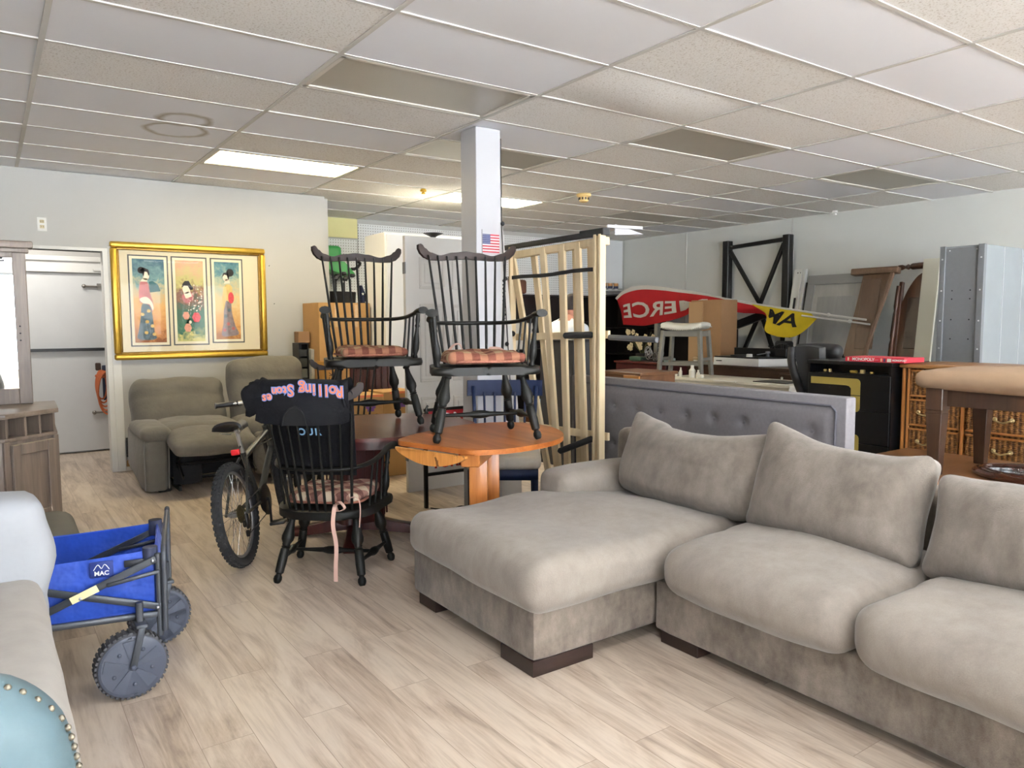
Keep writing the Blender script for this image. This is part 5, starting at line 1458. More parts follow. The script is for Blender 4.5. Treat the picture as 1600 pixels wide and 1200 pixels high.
b = new(); bx(b, (.21, 1.05, .038), (.42, 1.85, .046), .003, 1, ML); obj('raised_panel', b, wood('brown_oak_dark', rgb(80, 56, 40), rgb(108, 80, 58), .45, 'z', 8), s1)
s2 = thing('panelled_headboard', 'dark red-brown panelled headboard with a turned post leaning on the right wall', 'headboard', (8.25, 4.25, 0))
ML = leanM(4.50, 8.22, 8.50, 2.03)
b = new(); bx(b, (.40, 0, 0), (.47, 2.0, .06), .006, 1, ML); obj('stile', b, m_br2, s2)
b = new(); bx(b, (.06, 0, 0), (.10, 1.8, .05), .006, 1, ML); obj('stile', b, m_br2, s2)
b = new(); prism(b, [(.10, 0), (.40, 0), (.40, 1.93)] + [(p.x, p.y) for p in spline([(.36, 1.92, 0), (.25, 1.86, 0), (.16, 1.72, 0), (.10, 1.55, 0)], 4)], .03, ML); obj('panel', b, m_br2, s2)
b = new(); bx(b, (.17, 1.05, .03), (.34, 1.62, .042), .008, 1, ML); obj('raised_panel', b, wood('red_brown_panel', rgb(46, 24, 18), rgb(66, 38, 26), .35, 'z', 8), s2)
b = new(); lathe(b, ML @ V((.0, 1.96, .03)), ML @ V((.50, 1.98, .03)), [(0, .02), (.06, .03), (.14, .03), (.2, .015), (.27, .032), (.31, .02), (.36, .036), (1, .036)], 12); obj('top_rail', b, m_br2, s2)
b = new(); lathe(b, ML @ V((.04, .1, .06)), ML @ V((.06, 1.75, .06)), [(0, .02), (.3, .026), (.33, .018), (.6, .026), (.63, .018), (.66, .026), (.8, .022), (.83, .016), (.86, .024), (1, .018)], 12); obj('turned_post', b, m_br2, s2)
ML = leanM(4.08, 7.98, 8.24, 2.0)
b = new(); bx(b, (.0, 0, 0), (.17, 2.02, .03), .003, 1, ML); single('white_board', b, M('off_white_board', rgb(222, 221, 206), .6), 'narrow off-white board leaning on the right wall beside the steel box', 'board')
s3 = thing('cabinet_door_panel', 'wide pale grey framed door panel leaning on the right wall', 'door panel', (8.3, 5.25, 0))
ML = leanM(5.60, 8.10, 8.50, 1.95)
m_pg = wood('pale_grey_laminate', rgb(164, 164, 162), rgb(180, 180, 178), .5, 'z', 8); m_pg2 = M('grey_frame_laminate', rgb(146, 147, 148), .5)
b = new(); bx(b, (.0, .0, .0), (.80, 1.95, .025), .003, 1, ML); obj('panel', b, m_pg, s3)
b = new()
for lo, hi in (((.0, 1.83), (.80, 1.95)), ((.0, 0), (.10, 1.83)), ((.72, 0), (.80, 1.83)), ((.10, 0), (.72, .1))):
    bx(b, (lo[0], lo[1], .025), (hi[0], hi[1], .04), .003, 1, ML)
obj('frame', b, m_pg2, s3)
b = new(); bx(b, (.16, .12, .025), (.66, 1.68, .030), .012, 2, ML); obj('centre_panel', b, wood('grey_panel_centre', rgb(150, 151, 152), rgb(166, 167, 166), .5, 'z', 8), s3)
b = new(); bx(b, (.805, 0, 0), (.85, 1.95, .05), .003, 1, ML); obj('edge_strip', b, m_blk, s3)
s4 = thing('shelf_upright', 'white metal door track leaning on the right wall beside the black rack', 'track', (8.4, 5.75, 0))
ML = leanM(5.91, 8.25, 8.52, 2.02)
Msk = ML @ Matrix(((1, .035, 0, 0), (0, 1, 0, 0), (0, 0, 1, 0), (0, 0, 0, 1)))
b = new(); bx(b, (.0, 0, 0), (.19, 2.02, .02), .002, 1, Msk); bx(b, (.12, 0, .02), (.135, 2.02, .05), .002, 1, Msk); bx(b, (.175, 0, .02), (.19, 2.02, .05), .002, 1, Msk); obj('channel', b, M('white_enamel', rgb(226, 227, 224), .4), s4)
b = new(); bx(b, (.055, 1.15, .02), (.08, 1.66, .03), 0, 1, Msk); obj('slot', b, m_foam, s4)
for x in (.06, .10):
    b = new(); lathe(b, Msk @ V((x, 1.98, .019)), Msk @ V((x, 1.98, .022)), [(0, .008), (1, .008)], 8); obj('screw_hole', b, m_foam, s4)
b = new(); bx(b, (.20, 0, 0), (.245, 1.85, .03), .002, 1, Msk); single('black_post', b, m_blk, 'slim black post right of the white door track on the right wall', 'post')
# pallet-rack end frame
rk = thing('rack_frame', 'black steel rack end frame standing against the right wall', 'rack frame', (8.5, 6.43, 0))
for ya, yb in ((6.86, 6.96), (5.90, 6.0)):
    b = new(); bx(b, (8.46, ya, 0), (8.56, yb, 2.465), .006); obj('post', b, m_blk, rk)
b = new(); beam(b, (8.5, 6.88, 2.37), (8.5, 5.98, 2.41), .05, .05, .003); obj('cross_bar', b, m_blk, rk)
b = new(); beam(b, (8.5, 6.86, 2.33), (8.5, 6.33, 1.56), .045, .045, .003); obj('diagonal_brace', b, m_blk, rk)
b = new(); beam(b, (8.5, 6.0, 2.36), (8.5, 6.36, 1.56), .045, .045, .003); obj('diagonal_brace', b, m_blk, rk)
b = new(); beam(b, (8.5, 6.33, 1.50), (8.5, 6.62, .9), .045, .045, .003); obj('diagonal_brace', b, m_blk, rk)
b = new(); beam(b, (8.5, 6.34, 1.50), (8.5, 6.10, .9), .045, .045, .003); obj('diagonal_brace', b, m_blk, rk)

b = new(); beam(b, (8.15, 6.50, 1.29), (8.28, 6.02, 1.47), .10, .10, .004); bx(b, (8.10, 6.47, 1.24), (8.2, 6.53, 1.39), .004)
obj('bracket', b, m_blk, rk)
# feather flag lying along the wall
fl = thing('feather_flag', 'red and yellow feather flag with white lettering strung sideways along the right wall', 'flag', (7.9, 6.6, 1.2))
FX_ = 7.9
TOP = [(8.50, 1.73), (8.33, 1.83), (8.0, 1.885), (7.6, 1.855), (7.25, 1.80), (6.74, 1.71), (6.27, 1.62), (5.88, 1.545), (5.56, 1.51), (5.29, 1.47), (5.07, 1.44)]
BOT = [(8.43, 1.32), (8.25, 1.31), (7.95, 1.30), (7.6, 1.34), (7.25, 1.41), (6.75, 1.57), (6.25, 1.47), (5.85, 1.43), (5.80, 1.22), (5.44, 1.17), (5.08, 1.42)]
tsp = spline([(y, z, 0) for y, z in TOP], 6); bsp = spline([(y, z, 0) for y, z in BOT], 6)
def at_sp(sp, u):
    k = u * (len(sp) - 1); i = min(int(k), len(sp) - 2); return sp[i].lerp(sp[i + 1], k - i)
def flagf(u, v, dx=0):
    p, q = at_sp(tsp, u), at_sp(bsp, u); s = p.lerp(q, v)
    x = FX_ + .05 * v * math.sin(u * 26 + v * 3) * .6 + .03 * v + dx
    return (x, s.x, s.y)
def fpart(u0, u1, v0, v1, nu, nv, th=.003, dx=0, skew=0):
    b = new(); sheet(b, lambda u, v: flagf(min(1, u0 + (u1 - u0) * u + skew * (v0 + (v1 - v0) * v)), v0 + (v1 - v0) * v, dx), nu, nv, th); return b
m_red = M('red_flag_cloth', rgb(176, 22, 28), .8, var=.1, vs=6); m_yel = M('yellow_flag_cloth', rgb(216, 190, 36), .8, var=.08, vs=6); m_hem = M('white_hem', rgb(214, 212, 206), .8)
obj('red_cloth', fpart(0, .66, .10, 1, 70, 14, skew=.06), m_red, fl, smooth=70)
obj('yellow_cloth', fpart(.66, .94, .0, 1, 40, 14, skew=.06), m_yel, fl, smooth=70)
obj('white_hem', fpart(0, .64, .0, .10, 70, 3), m_hem, fl, smooth=70)
def flag_text(s, u0, u1, v0, v1, mat, mirror):
    me = text_mesh(s, 1.0, 0, bold=.02)
    xs = [v.co.x for v in me.vertices]; ys = [v.co.y for v in me.vertices]
    lo, hi, l2, h2 = min(xs), max(xs), min(ys), max(ys)
    bm = bmesh.new(); bm.from_mesh(me)
    bmesh.ops.triangulate(bm, faces=bm.faces)
    bmesh.ops.subdivide_edges(bm, edges=[e for e in bm.edges if e.calc_length() > .12], cuts=3, use_grid_fill=True)
    for v in bm.verts:
        a = (v.co.x - lo) / (hi - lo); c = (v.co.y - l2) / (h2 - l2)
        if mirror: a = 1 - a
        v.co = V(flagf(u0 + (u1 - u0) * a, v1 + (v0 - v1) * c, -.008))
    obj('lettering', bm, mat, fl, smooth=0)
flag_text('MERCE', .075, .50, .40, .80, m_hem, True)
flag_text('MA', .74, .90, .12, .62, m_foam, False)
b = new(); tube(b, spline([(FX_ + .01, 8.52, 1.71), (FX_ + .01, 8.34, 1.82), (FX_ + .01, 8.0, 1.88), (FX_ + .01, 7.25, 1.80), (FX_ + .01, 6.27, 1.62), (FX_, 5.2, 1.455), (7.96, 4.55, 1.365)], 6), .012, 8)
tube(b, [(FX_ - .02, 5.3, 1.42), (7.95, 4.50, 1.315)], .010, 8)
for y, z in ((4.98, 1.425), (4.72, 1.35)):
    ball(b, (7.92, y, z), .022, n=8)
obj('pole', b, M('white_fibreglass', rgb(206, 206, 204), .35), fl, smooth=60)

# ------------------------------------------------------------------ middle distance, right of the slatted base
m_cw = wood('chest_brown', rgb(86, 56, 36), rgb(122, 84, 54), .4, 'y', 8); m_cw2 = wood('chest_orange', rgb(150, 98, 48), rgb(190, 136, 76), .4, 'y', 8)
t = thing('wooden_chest', 'brown wooden chest directly behind the left half of the grey headboard', 'chest', (4.85, 4.75, 0))
b = new(); bx(b, (4.62, 4.66, 0), (5.05, 5.15, .885)); obj('body', b, m_cw, t)
b = new(); bx(b, (4.6, 4.64, .886), (5.07, 5.16, .912), .004); obj('top', b, m_cw, t)
b = new(); bx(b, (4.597, 4.66, .80), (4.62, 4.85, .886), .003); obj('drawer_front', b, m_cw2, t)
m_whd = M('cream_lacquer', rgb(206, 202, 190), .45)
t = thing('white_dresser', 'low cream-white dresser behind the headboard, carrying the grey bar stool', 'dresser', (6.2, 4.9, 0))
b = new(); bx(b, (6.02, 4.16, 0), (6.55, 5.66, .735)); obj('body', b, m_whd, t)
b = new(); bx(b, (6.0, 4.14, .7355), (6.58, 5.68, .765), .006, 2); obj('top', b, m_whd, t)
for k, (y, w, h) in enumerate(((5.60, .08, .05), (5.52, .035, .10), (5.36, .07, .13), (5.28, .04, .085), (5.24, .05, .04))):
    b = new()
    if k in (0, 4): softbox(b, (6.07, y, .7655 + h / 2), (.05, w, h), .012, 6)
    else:
        lathe(b, (6.07, y, .7655), (6.07, y, .7655 + h), [(0, w / 2), (.6, w / 2), (.7, w / 3), (.8, w / 4), (1, w / 4)], 12)
    single('white_ornament', b, M('bisque_white', rgb(214, 211, 200), .5), ['low white ornament left of the bar stool foot, first in its row', 'slim white ornament second from the left beside the bar stool', 'tallest white ornament in the row beside the bar stool', 'white ornament right of the tallest one beside the bar stool', 'small low white ornament nearest to the bar stool foot'][k], 'ornament', 'white ornaments on the cream dresser')
b = new(); prism(b, [(0, 0), (.30, .0), (.32, .05), (.05, .06)], .01, frame((6.03, 5.05, .767), (0, -1, 0), (-1, 0, 0))); single('paper', b, m_white, 'white sheet of paper on the cream dresser right of the stool', 'paper')
b = new(); bx(b, (6.1, 4.25, .766), (6.4, 4.62, .775), .002); single('dark_tray', b, M('dark_strip', rgb(60, 58, 54), .5), 'thin dark tray on the right end of the cream dresser', 'tray')
m_stg = M('grey_stain', rgb(112, 110, 102), .5, var=.08, vs=12, st=(1, 1, .2)); m_lin = M('oat_linen', rgb(186, 184, 174), .9, var=.04, vs=60)
st_ = thing('bar_stool', 'grey wooden saddle stool with pale studded seat standing on the cream dresser', 'stool', (6.27, 5.55, .765))
Ms = Matrix.Translation((6.25, 5.62, .769)) @ rotm(0, 0, 24)
def L(p): return Ms @ V(p)
legs = []
for sx2 in (-1, 1):
    for sy in (-1, 1):
        a, c = V((sx2 * .19, sy * .235, 0)), V((sx2 * .15, sy * .20, .49)); legs.append((a, c))
        b = new(); beam(b, L(a), L(c), .042, .042, .004); obj('leg', b, m_stg, st_)
def bar(p, q, z, h=.035):
    k = z / .49
    A = legs[p][0].lerp(legs[p][1], k); C = legs[q][0].lerp(legs[q][1], k)
    b = new(); beam(b, L(A), L(C), .02, h, .003); return b
for p, q, z in ((0, 1, .13), (2, 3, .13), (0, 2, .18), (1, 3, .18)):
    obj('stretcher', bar(p, q, z), m_stg, st_)
for p, q in ((0, 1), (2, 3), (0, 2), (1, 3)):
    obj('apron', bar(p, q, .455, .06), m_stg, st_)
def sad2(p, nx, ny, nz): return p + V((0, 0, .03 * ny * ny - .012 * nx * nx))
b = new(); softbox(b, (0, 0, .525), (.36, .46, .065), .03, 18, bulge=(.004, .004, .01), fn=sad2, Mx=Ms); obj('seat', b, m_lin, st_, smooth=70)
nl = []
for k in range(22):
    nl.append((-.183, -.22 + .44 * k / 21)); 
for k in range(16):
    nl.append((-.17 + .34 * k / 15, -.232))
for x, y in nl:
    b = new(); ball(b, L((x, y, .505 + .03 * (y / .23) ** 2 - .01 * (x / .18) ** 2)), .007, n=6); obj('stud', b, M('pewter_stud', rgb(150, 146, 134), .35, metal=.8), st_)
t = thing('sideboard', 'long dark brown sideboard behind the cream dresser, carrying the turntable', 'sideboard', (7.0, 5.2, 0))
b = new(); bx(b, (6.82, 4.42, 0), (7.25, 6.4, .835)); obj('body', b, wood('dark_sideboard', rgb(44, 28, 20), rgb(72, 48, 34), .4, 'y', 8), t)
b = new(); bx(b, (6.8, 4.40, .8355), (7.27, 6.42, .86), .004); obj('top', b, m_esp, t)
b = new(); bx(b, (6.795, 4.42, .1), (6.82, 4.82, .80), .003); d_ = obj('door', b, m_esp, t)
b = new(); ball(b, (6.79, 4.78, .76), .014, n=8); obj('knob', b, m_lin, d_)
tt = thing('turntable', 'white record player with black deck on the dark sideboard', 'record player', (6.98, 5.38, .861))
b = new(); prism(b, [(6.83, 5.10), (7.15, 4.95), (7.22, 5.72), (6.86, 5.74)][::-1], .085, Matrix.Translation((0, 0, .861)), bev=.006); obj('plinth', b, M('white_gloss', rgb(222, 222, 220), .3), tt)
b = new(); prism(b, [(6.835, 5.11), (7.145, 4.96), (7.215, 5.71), (6.865, 5.73)][::-1], .014, Matrix.Translation((0, 0, .9465))); obj('deck', b, m_blkg, tt)
b = new(); lathe(b, (7.0, 5.45, .961), (7.0, 5.45, .975), [(0, .13), (1, .13)], 32); obj('platter', b, m_foam, tt)
b = new(); lathe(b, (6.93, 5.30, .961), (6.93, 5.30, .992), [(0, .035), (1, .032)], 16); obj('puck', b, m_white, tt)
b = new(); lathe(b, (7.12, 5.2, .961), (7.12, 5.2, 1.02), [(0, .02), (.5, .02), (.6, .03), (1, .025)], 12); tube(b, [(7.12, 5.2, 1.0), (6.98, 5.24, .985)], .006, 6); obj('tonearm', b, M('grey_metal', rgb(96, 98, 102), .5), tt)
b = new(); bx(b, (7.17, 5.0, .96), (7.19, 5.7, 1.05), .004); obj('lid', b, m_blkg, tt)
b = new(); bx(b, (6.829, 5.60, .905), (6.832, 5.68, .915), 0, 1, Matrix.Identity(4)); obj('badge', b, m_foam, tt)
b = new(); softbox(b, (6.9, 6.02, .90), (.05, .10, .075), .01, 6); t = thing('small_speaker', 'little tan and white gadget left of the record player', 'gadget', (6.9, 6.02, .861)); obj('case', b, M('tan_plastic', rgb(150, 128, 96), .5), t)
b = new(); bx(b, (6.872, 5.99, .87), (6.876, 6.05, .90)); obj('dial', b, m_white, t)
t = thing('tan_crate', 'tall tan cardboard panel box behind the bar stool', 'box', (7.5, 6.1, 0))
b = new(); bx(b, (7.32, 6.02, 0), (7.62, 6.50, 1.62), .004); obj('box', b, M('tan_card', rgb(146, 112, 78), .8, var=.08, vs=4), t)
b = new(); bx(b, (7.30, 6.30, .02), (7.325, 6.52, 1.60), .003); obj('flap', b, M('pale_card', rgb(166, 134, 98), .8), t)
# iron scroll bed end
ir = thing('iron_bed_end', 'black wrought-iron scrollwork bed end behind the black desk chair', 'bed end', (7.4, 5.0, 0))
IX = 7.35
def spiral(cy, cz, r, s, turns=1.6, a0=0):
    return [V((IX, cy + s * (r * (1 - .72 * k / 26)) * math.cos(a0 + turns * 2 * PI * k / 26), cz + (r * (1 - .72 * k / 26)) * math.sin(a0 + turns * 2 * PI * k / 26))) for k in range(27)]
for cy, s in ((5.36, 1), (4.92, -1), (4.98, 1), (4.50, -1)):
    b = new(); tube(b, spiral(cy, .985, .085, s, 1.7, PI / 2), .009, 6); tube(b, [(IX, cy + s * .085, .97), (IX, cy + s * .03, .6), (IX, cy - s * .05, .2)], .009, 6); obj('scroll', b, m_blk, ir)
for y in (5.55, 5.18, 5.12, 4.75, 4.36):
    b = new(); tube(b, [(IX, y, 0), (IX, y, 1.10 if y in (5.18, 5.12) else .95)], .014, 8); obj('post', b, m_blk, ir)
b = new(); tube(b, spline([(IX, 4.36, .93), (IX, 4.6, 1.05), (IX, 4.8, .96), (IX, 5.15, 1.10), (IX, 5.4, 1.0), (IX, 5.55, .94)], 6), .010, 6); obj('top_rod', b, m_blk, ir)
b = new(); softbox(b, (IX + .12, 5.24, .98), (.07, .22, .30), .03, 8); single('hanging_bag', b, m_foam, 'dark bag hanging behind the iron scrollwork', 'bag')

# ------------------------------------------------------------------ dark corner below the flag
m_dk = wood('near_black_wood', rgb(16, 13, 12), rgb(30, 24, 22), .4, 'z', 8)
def case(name, lo, hi, m, label, shelves, cat='bookcase', face='x'):
    t = thing(name, label, cat, ((lo[0] + hi[0]) / 2, (lo[1] + hi[1]) / 2, lo[2]))
    b = new(); bx(b, (hi[0] - .02, lo[1], lo[2]) if face == 'x' else (lo[0], hi[1] - .02, lo[2]), hi); obj('back_panel', b, m, t)
    for k in (0, 1):
        b = new()
        if face == 'x':
            y = (lo[1], hi[1] - .025)[k]; bx(b, (lo[0], y, lo[2]), (hi[0], y + .025, hi[2]))
        else:
            x = (lo[0], hi[0] - .025)[k]; bx(b, (x, lo[1], lo[2]), (x + .025, hi[1], hi[2]))
        obj('side_panel', b, m, t)
    for z in shelves:
        b = new(); bx(b, (lo[0], lo[1], z), (hi[0], hi[1], z + .02)); obj('shelf', b, m, t)
    return t
case('bookcase', (7.98, 7.9, 0), (8.35, 8.95, 1.78), m_dk, 'tall black bookcase in the far right corner beside the flag end', (.05, .45, .85, 1.25, 1.76))
case('cabinet', (7.98, 6.6, 0), (8.38, 7.88, 1.25), m_dk, 'low black cabinet under the red part of the flag', (.05, .62, 1.23), 'cabinet')
t = thing('mahogany_box', 'red mahogany chest below the wire basket, left of the bar stool', 'chest', (6.5, 6.35, 0))
b = new(); bx(b, (6.3, 5.95, 0), (6.65, 6.78, .86), .006); obj('body', b, m_mahd, t)
b = new(); bx(b, (6.28, 5.93, .861), (6.67, 6.80, .885), .005); obj('lid', b, m_mah, t)
b = new()
rr = random.Random(4)
t = thing('wire_basket', 'silvery scroll wire basket on the red mahogany chest', 'basket', (6.4, 6.25, .886))
for k in range(9):
    cy = 6.12 + .03 * k; tube(b, [V((6.38 + .05 * math.sin(k), cy + (.05 - .0014 * j) * math.cos(j * .42 + k), .955 + .03 * (k % 3) + (.065 - .002 * j) * math.sin(j * .42 + k))) for j in range(22)], .0045, 5)
obj('scrolls', b, M('pewter', rgb(150, 150, 150), .3, metal=.8), t)
b = new(); tube(b, ring_loop((6.4, 6.24, .9), .1, .17, 28), .006, 6, closed=True); obj('rim', b, m_blk, t)
t = thing('flower_spray', 'cream artificial flower spray against the black cabinet', 'flowers', (6.9, 6.95, .2))
b = new(); lathe(b, (6.95, 6.98, 0), (6.95, 6.98, .95), [(0, .10), (.5, .13), (.85, .07), (.9, .06), (1, .09)], 16); obj('vase', b, m_foam, t)
b = new()
for k in range(9):
    a = rr.uniform(-1.1, 1.1); tube(b, spline([(6.95, 6.98, .92), (6.93, 6.98 + .12 * a, 1.05), (6.92, 6.98 + .3 * a, 1.12 + .12 * rr.random())], 4), .005, 5)
obj('stem', b, M('olive_stem', rgb(70, 74, 46), .7), t)
for k in range(18):
    b = new(); c = V((6.9, 6.98 + rr.uniform(-.26, .26), 1.0 + rr.uniform(0, .26)))
    for q in range(5):
        a = 2 * PI * q / 5; ball(b, c + V((0, .022 * math.cos(a), .022 * math.sin(a))), .017, .5, 1, 1, 6)
    obj('flower', b, M('cream_petal', rgb(176, 162, 130), .8), t)
b = new(); beam(b, (7.2, 7.0, 0), (7.2, 6.96, 1.33), .06, .06, .004); single('grey_post', b, m_stg, 'slanting grey wooden leg rising behind the wire basket', 'post')
for k, (y, z, c) in enumerate(((5.99, .886, (130, 150, 148)), (6.5, .886, (60, 84, 70)))):
    b = new(); softbox(b, (6.42, y + .02, z + .027), (.10, .10 if k == 0 else .2, .052), .01, 6); single('glass_box' if not k else 'book', b, M('misc_%d' % k, rgb(*c), .3), ('small pale glass box at the right end of the mahogany chest', 'green book lying on the mahogany chest left of the wire basket')[k], ('box', 'book')[k])
# ------------------------------------------------------------------ between the tables and the back wall
m_card = M('brown_cardboard', rgb(176, 136, 84), .85, var=.07, vs=5); m_tape = M('clear_tape', rgb(196, 162, 112), .25)
# blue dining chair
m_navy = M('navy_paint', rgb(8, 24, 56), .5, spec=.25); m_pad = M('oat_seat', rgb(196, 188, 174), .9, var=.05, vs=40)
bc = thing('dining_chair', 'navy blue spindle-back dining chair with an oat seat behind the oak table', 'chair', (2.72, 3.98, 0), (0, 0, -36))
def bo(n, b, m, par=None): return obj(n, b, m, par or bc, local=True, smooth=45)
for s in (-1, 1):
    b = new(); beam(b, (s * .20, .20, 0), (s * .19, .195, .46), .036, .036, .004); beam(b, (s * .19, .195, .45), (s * .215, .27, .92), .024, .024, .003); bo('rear_leg', b, m_navy)
    b = new(); beam(b, (s * .20, -.20, 0), (s * .20, -.20, .44), .038, .038, .004); bo('front_leg', b, m_navy)
    b = new(); beam(b, (s * .20, -.20, .2), (s * .20, .20, .2), .018, .03, .003); bo('stretcher', b, m_navy)
b = new(); bx(b, (-.22, -.22, .37), (.22, .215, .44), .006); bo('seat_frame', b, m_navy)
b = new(); softbox(b, (0, -.005, .475), (.47, .46, .075), .035, 18, bulge=(.006, .006, .022)); bo('seat', b, m_pad)
for k in range(5):
    x = -.14 + .07 * k
    b = new(); tube(b, [(x * .92, .20, .45), (x, .262, .88)], .008, 8); bo('spindle', b, m_navy)
b = new(); sheet(b, lambda u, v: (-.255 + .51 * u, .262 + .02 * v - .03 * (2 * u - 1) ** 2 + .02, .855 + .105 * v), 16, 3, .02); bo('top_rail', b, m_navy)
# loose six-panel door
m_pdoor = M('white_door', rgb(198, 195, 190), .5, var=.03, vs=3); m_pshade = M('white_door_panel', rgb(190, 186, 180), .5)
dw = thing('panel_door', 'loose white six-panel door standing upright behind the white column', 'door', (3.08, 5.32, 0))
b = new(); bx(b, (2.70, 5.30, 0), (3.46, 5.34, 2.03), .003); obj('slab', b, m_pdoor, dw)
for x0, x1 in ((2.82, 3.05), (3.12, 3.35)):
    for z0, z1 in ((1.62, 1.87), (.88, 1.50), (.18, .76)):
        b = new()
        for lo, hi in (((x0, z0), (x1, z0 + .022)), ((x0, z1 - .022), (x1, z1)), ((x0, z0 + .022), (x0 + .022, z1 - .022)), ((x1 - .022, z0 + .022), (x1, z1 - .022))):
            bx(b, (lo[0], 5.293, lo[1]), (hi[0], 5.301, hi[1]), .003)
        p = obj('moulding', b, m_pshade, dw)
        b = new(); bx(b, (x0 + .045, 5.292, z0 + .045), (x1 - .045, 5.301, z1 - .045), .007); obj('raised_panel', b, m_pdoor, p)
b = new()
for z in (1.78, .3):
    bx(b, (2.696, 5.296, z - .045), (2.702, 5.34, z + .045)); 
obj('hinge', b, M('grey_metal', rgb(96, 98, 102), .5, metal=.4), dw)
# tall white wardrobe
t = thing('wardrobe', 'tall plain white cabinet behind the loose panel door', 'cabinet', (3.65, 7.0, 0))
b = new(); bx(b, (3.235, 6.78, 0), (4.25, 7.25, 2.24), .006); obj('body', b, M('white_melamine', rgb(232, 233, 234), .45), t)
b = new(); bx(b, (3.25, 6.765, .05), (4.23, 6.779, 2.22), .003); obj('door', b, M('white_melamine', rgb(232, 233, 234), .45), t)
# cardboard boxes
def carton(lo, hi, label, name='cardboard_box', extra=None, m=None):
    t = thing(name, label, 'box', ((lo[0] + hi[0]) / 2, (lo[1] + hi[1]) / 2, lo[2]), group='cardboard boxes by the back wall')
    b = new(); bx(b, lo, hi, .004); obj('carton', b, m or m_card, t)
    if extra: extra(t, lo, hi)
    return t
def tape_v(t, lo, hi):
    for f in (.33, .72):
        x = lo[0] + (hi[0] - lo[0]) * f
        b = new(); sheet(b, lambda u, v: (x + .03 * (u - .5) + .004 * math.sin(v * 40), lo[1] - .002, hi[2] - .02 - .22 * v), 1, 16, .001); obj('tape', b, m_tape, t)
    b = new()
    for q in range(4):
        bx(b, (lo[0] + .33 + .014 * q, lo[1] - .0015, 1.02), (lo[0] + .337 + .014 * q, lo[1] - .0002, 1.06))
    obj('print', b, M('brown_print', rgb(96, 66, 36), .8), t)
carton((2.67, 7.10, 0), (3.21, 7.55, 1.555), 'tallest brown cardboard box, standing against the end of the picture wall', extra=tape_v)
def logo(t, lo, hi):
    x = (lo[0] + hi[0]) / 2 + .02
    b = new()
    for q in range(6):
        a = q * PI / 3; softbox(b, (x + .028 * math.cos(a), lo[1] - .001, hi[2] - .10 + .028 * math.sin(a)), (.034, .002, .034), .001, 3)
    obj('printed_logo', b, M('violet_print', rgb(112, 74, 146), .8), t)
    b = new(); bx(b, (x - .12, lo[1] - .0015, hi[2] - .02), (x + .12, lo[1] + .0, hi[2] + .001)); obj('tape', b, M('orange_tape', rgb(214, 120, 74), .5), t)
carton((2.52, 5.95, 0), (2.80, 6.28, .735), 'left of two brown boxes with a violet print behind the mahogany table', extra=logo)
carton((2.815, 5.98, 0), (3.14, 6.30, .75), 'right of two brown boxes with a violet print behind the mahogany table', extra=logo)
def black_txt(t, lo, hi):
    lettering('print', 'BLACK', .07, m_foam, frame((lo[0] + .07, lo[1] - .001, .80), (0, 0, 1), (-1, 0, 0)), t, extrude=.0004)
    b = new()
    for q in range(9):
        bx(b, (lo[0] + .138, lo[1] - .0015, .70 + .022 * q), (lo[0] + .158, lo[1] - .0002, .71 + .022 * q))
    obj('print', b, m_foam, t)
carton((2.53, 6.62, 0), (2.695, 6.80, 1.0), 'slim golden carton with black vertical lettering beside the dark red slats', extra=black_txt, m=M('golden_card', rgb(178, 128, 56), .8))
carton((2.54, 7.32, 1.16), (2.655, 7.45, 1.27), 'small tan carton on top of the magazine rack', m=M('tan_card', rgb(146, 112, 78), .8))
t = thing('wooden_shutter', 'dark red wooden slatted shutter behind the mahogany table', 'shutter', (2.95, 6.45, 0))
for k in range(7):
    b = new(); bx(b, (2.70 + .062 * k, 6.42, 0), (2.757 + .062 * k, 6.445, .97), .006); obj('slat', b, m_mahd, t)
b = new(); bx(b, (2.70, 6.446, .2), (3.13, 6.47, .26)); obj('cross_rail', b, m_mahd, t)
b = new(); bx(b, (2.70, 6.446, .75), (3.13, 6.47, .81)); obj('cross_rail', b, m_mahd, t)
t = thing('magazine_rack', 'narrow black rack of cases between the loveseat and the tall box', 'rack', (2.56, 7.38, 0))
for x in (2.53, 2.62):
    b = new(); bx(b, (x, 7.30, 0), (x + .012, 7.48, 1.15)); obj('side_panel', b, m_blk, t)
b = new(); bx(b, (2.53, 7.47, 0), (2.632, 7.48, 1.15)); bx(b, (2.53, 7.30, 1.145), (2.632, 7.48, 1.157)); obj('back_panel', b, m_blk, t)
for k in range(10):
    b = new(); bx(b, (2.543, 7.31, .06 + .107 * k), (2.619, 7.46, .06 + .107 * k + (.09 if k % 3 else .07)), .003); obj('case', b, M('case_%d' % (k % 3), rgb(*((34, 36, 36), (96, 98, 92), (52, 54, 50))[k % 3]), .5), t)
b = new()
sheet(b, lambda u, v: (2.636 + .03 * v, 7.34 + .005 * math.sin(u * 30), .0 + 1.10 * u), 24, 3, .1)
single('paper_roll', b, M('grey_paper', rgb(176, 174, 166), .8, var=.15, vs=20), 'wrapped grey-white paper bundle between the black rack and the tall box', 'bundle', smooth=50)
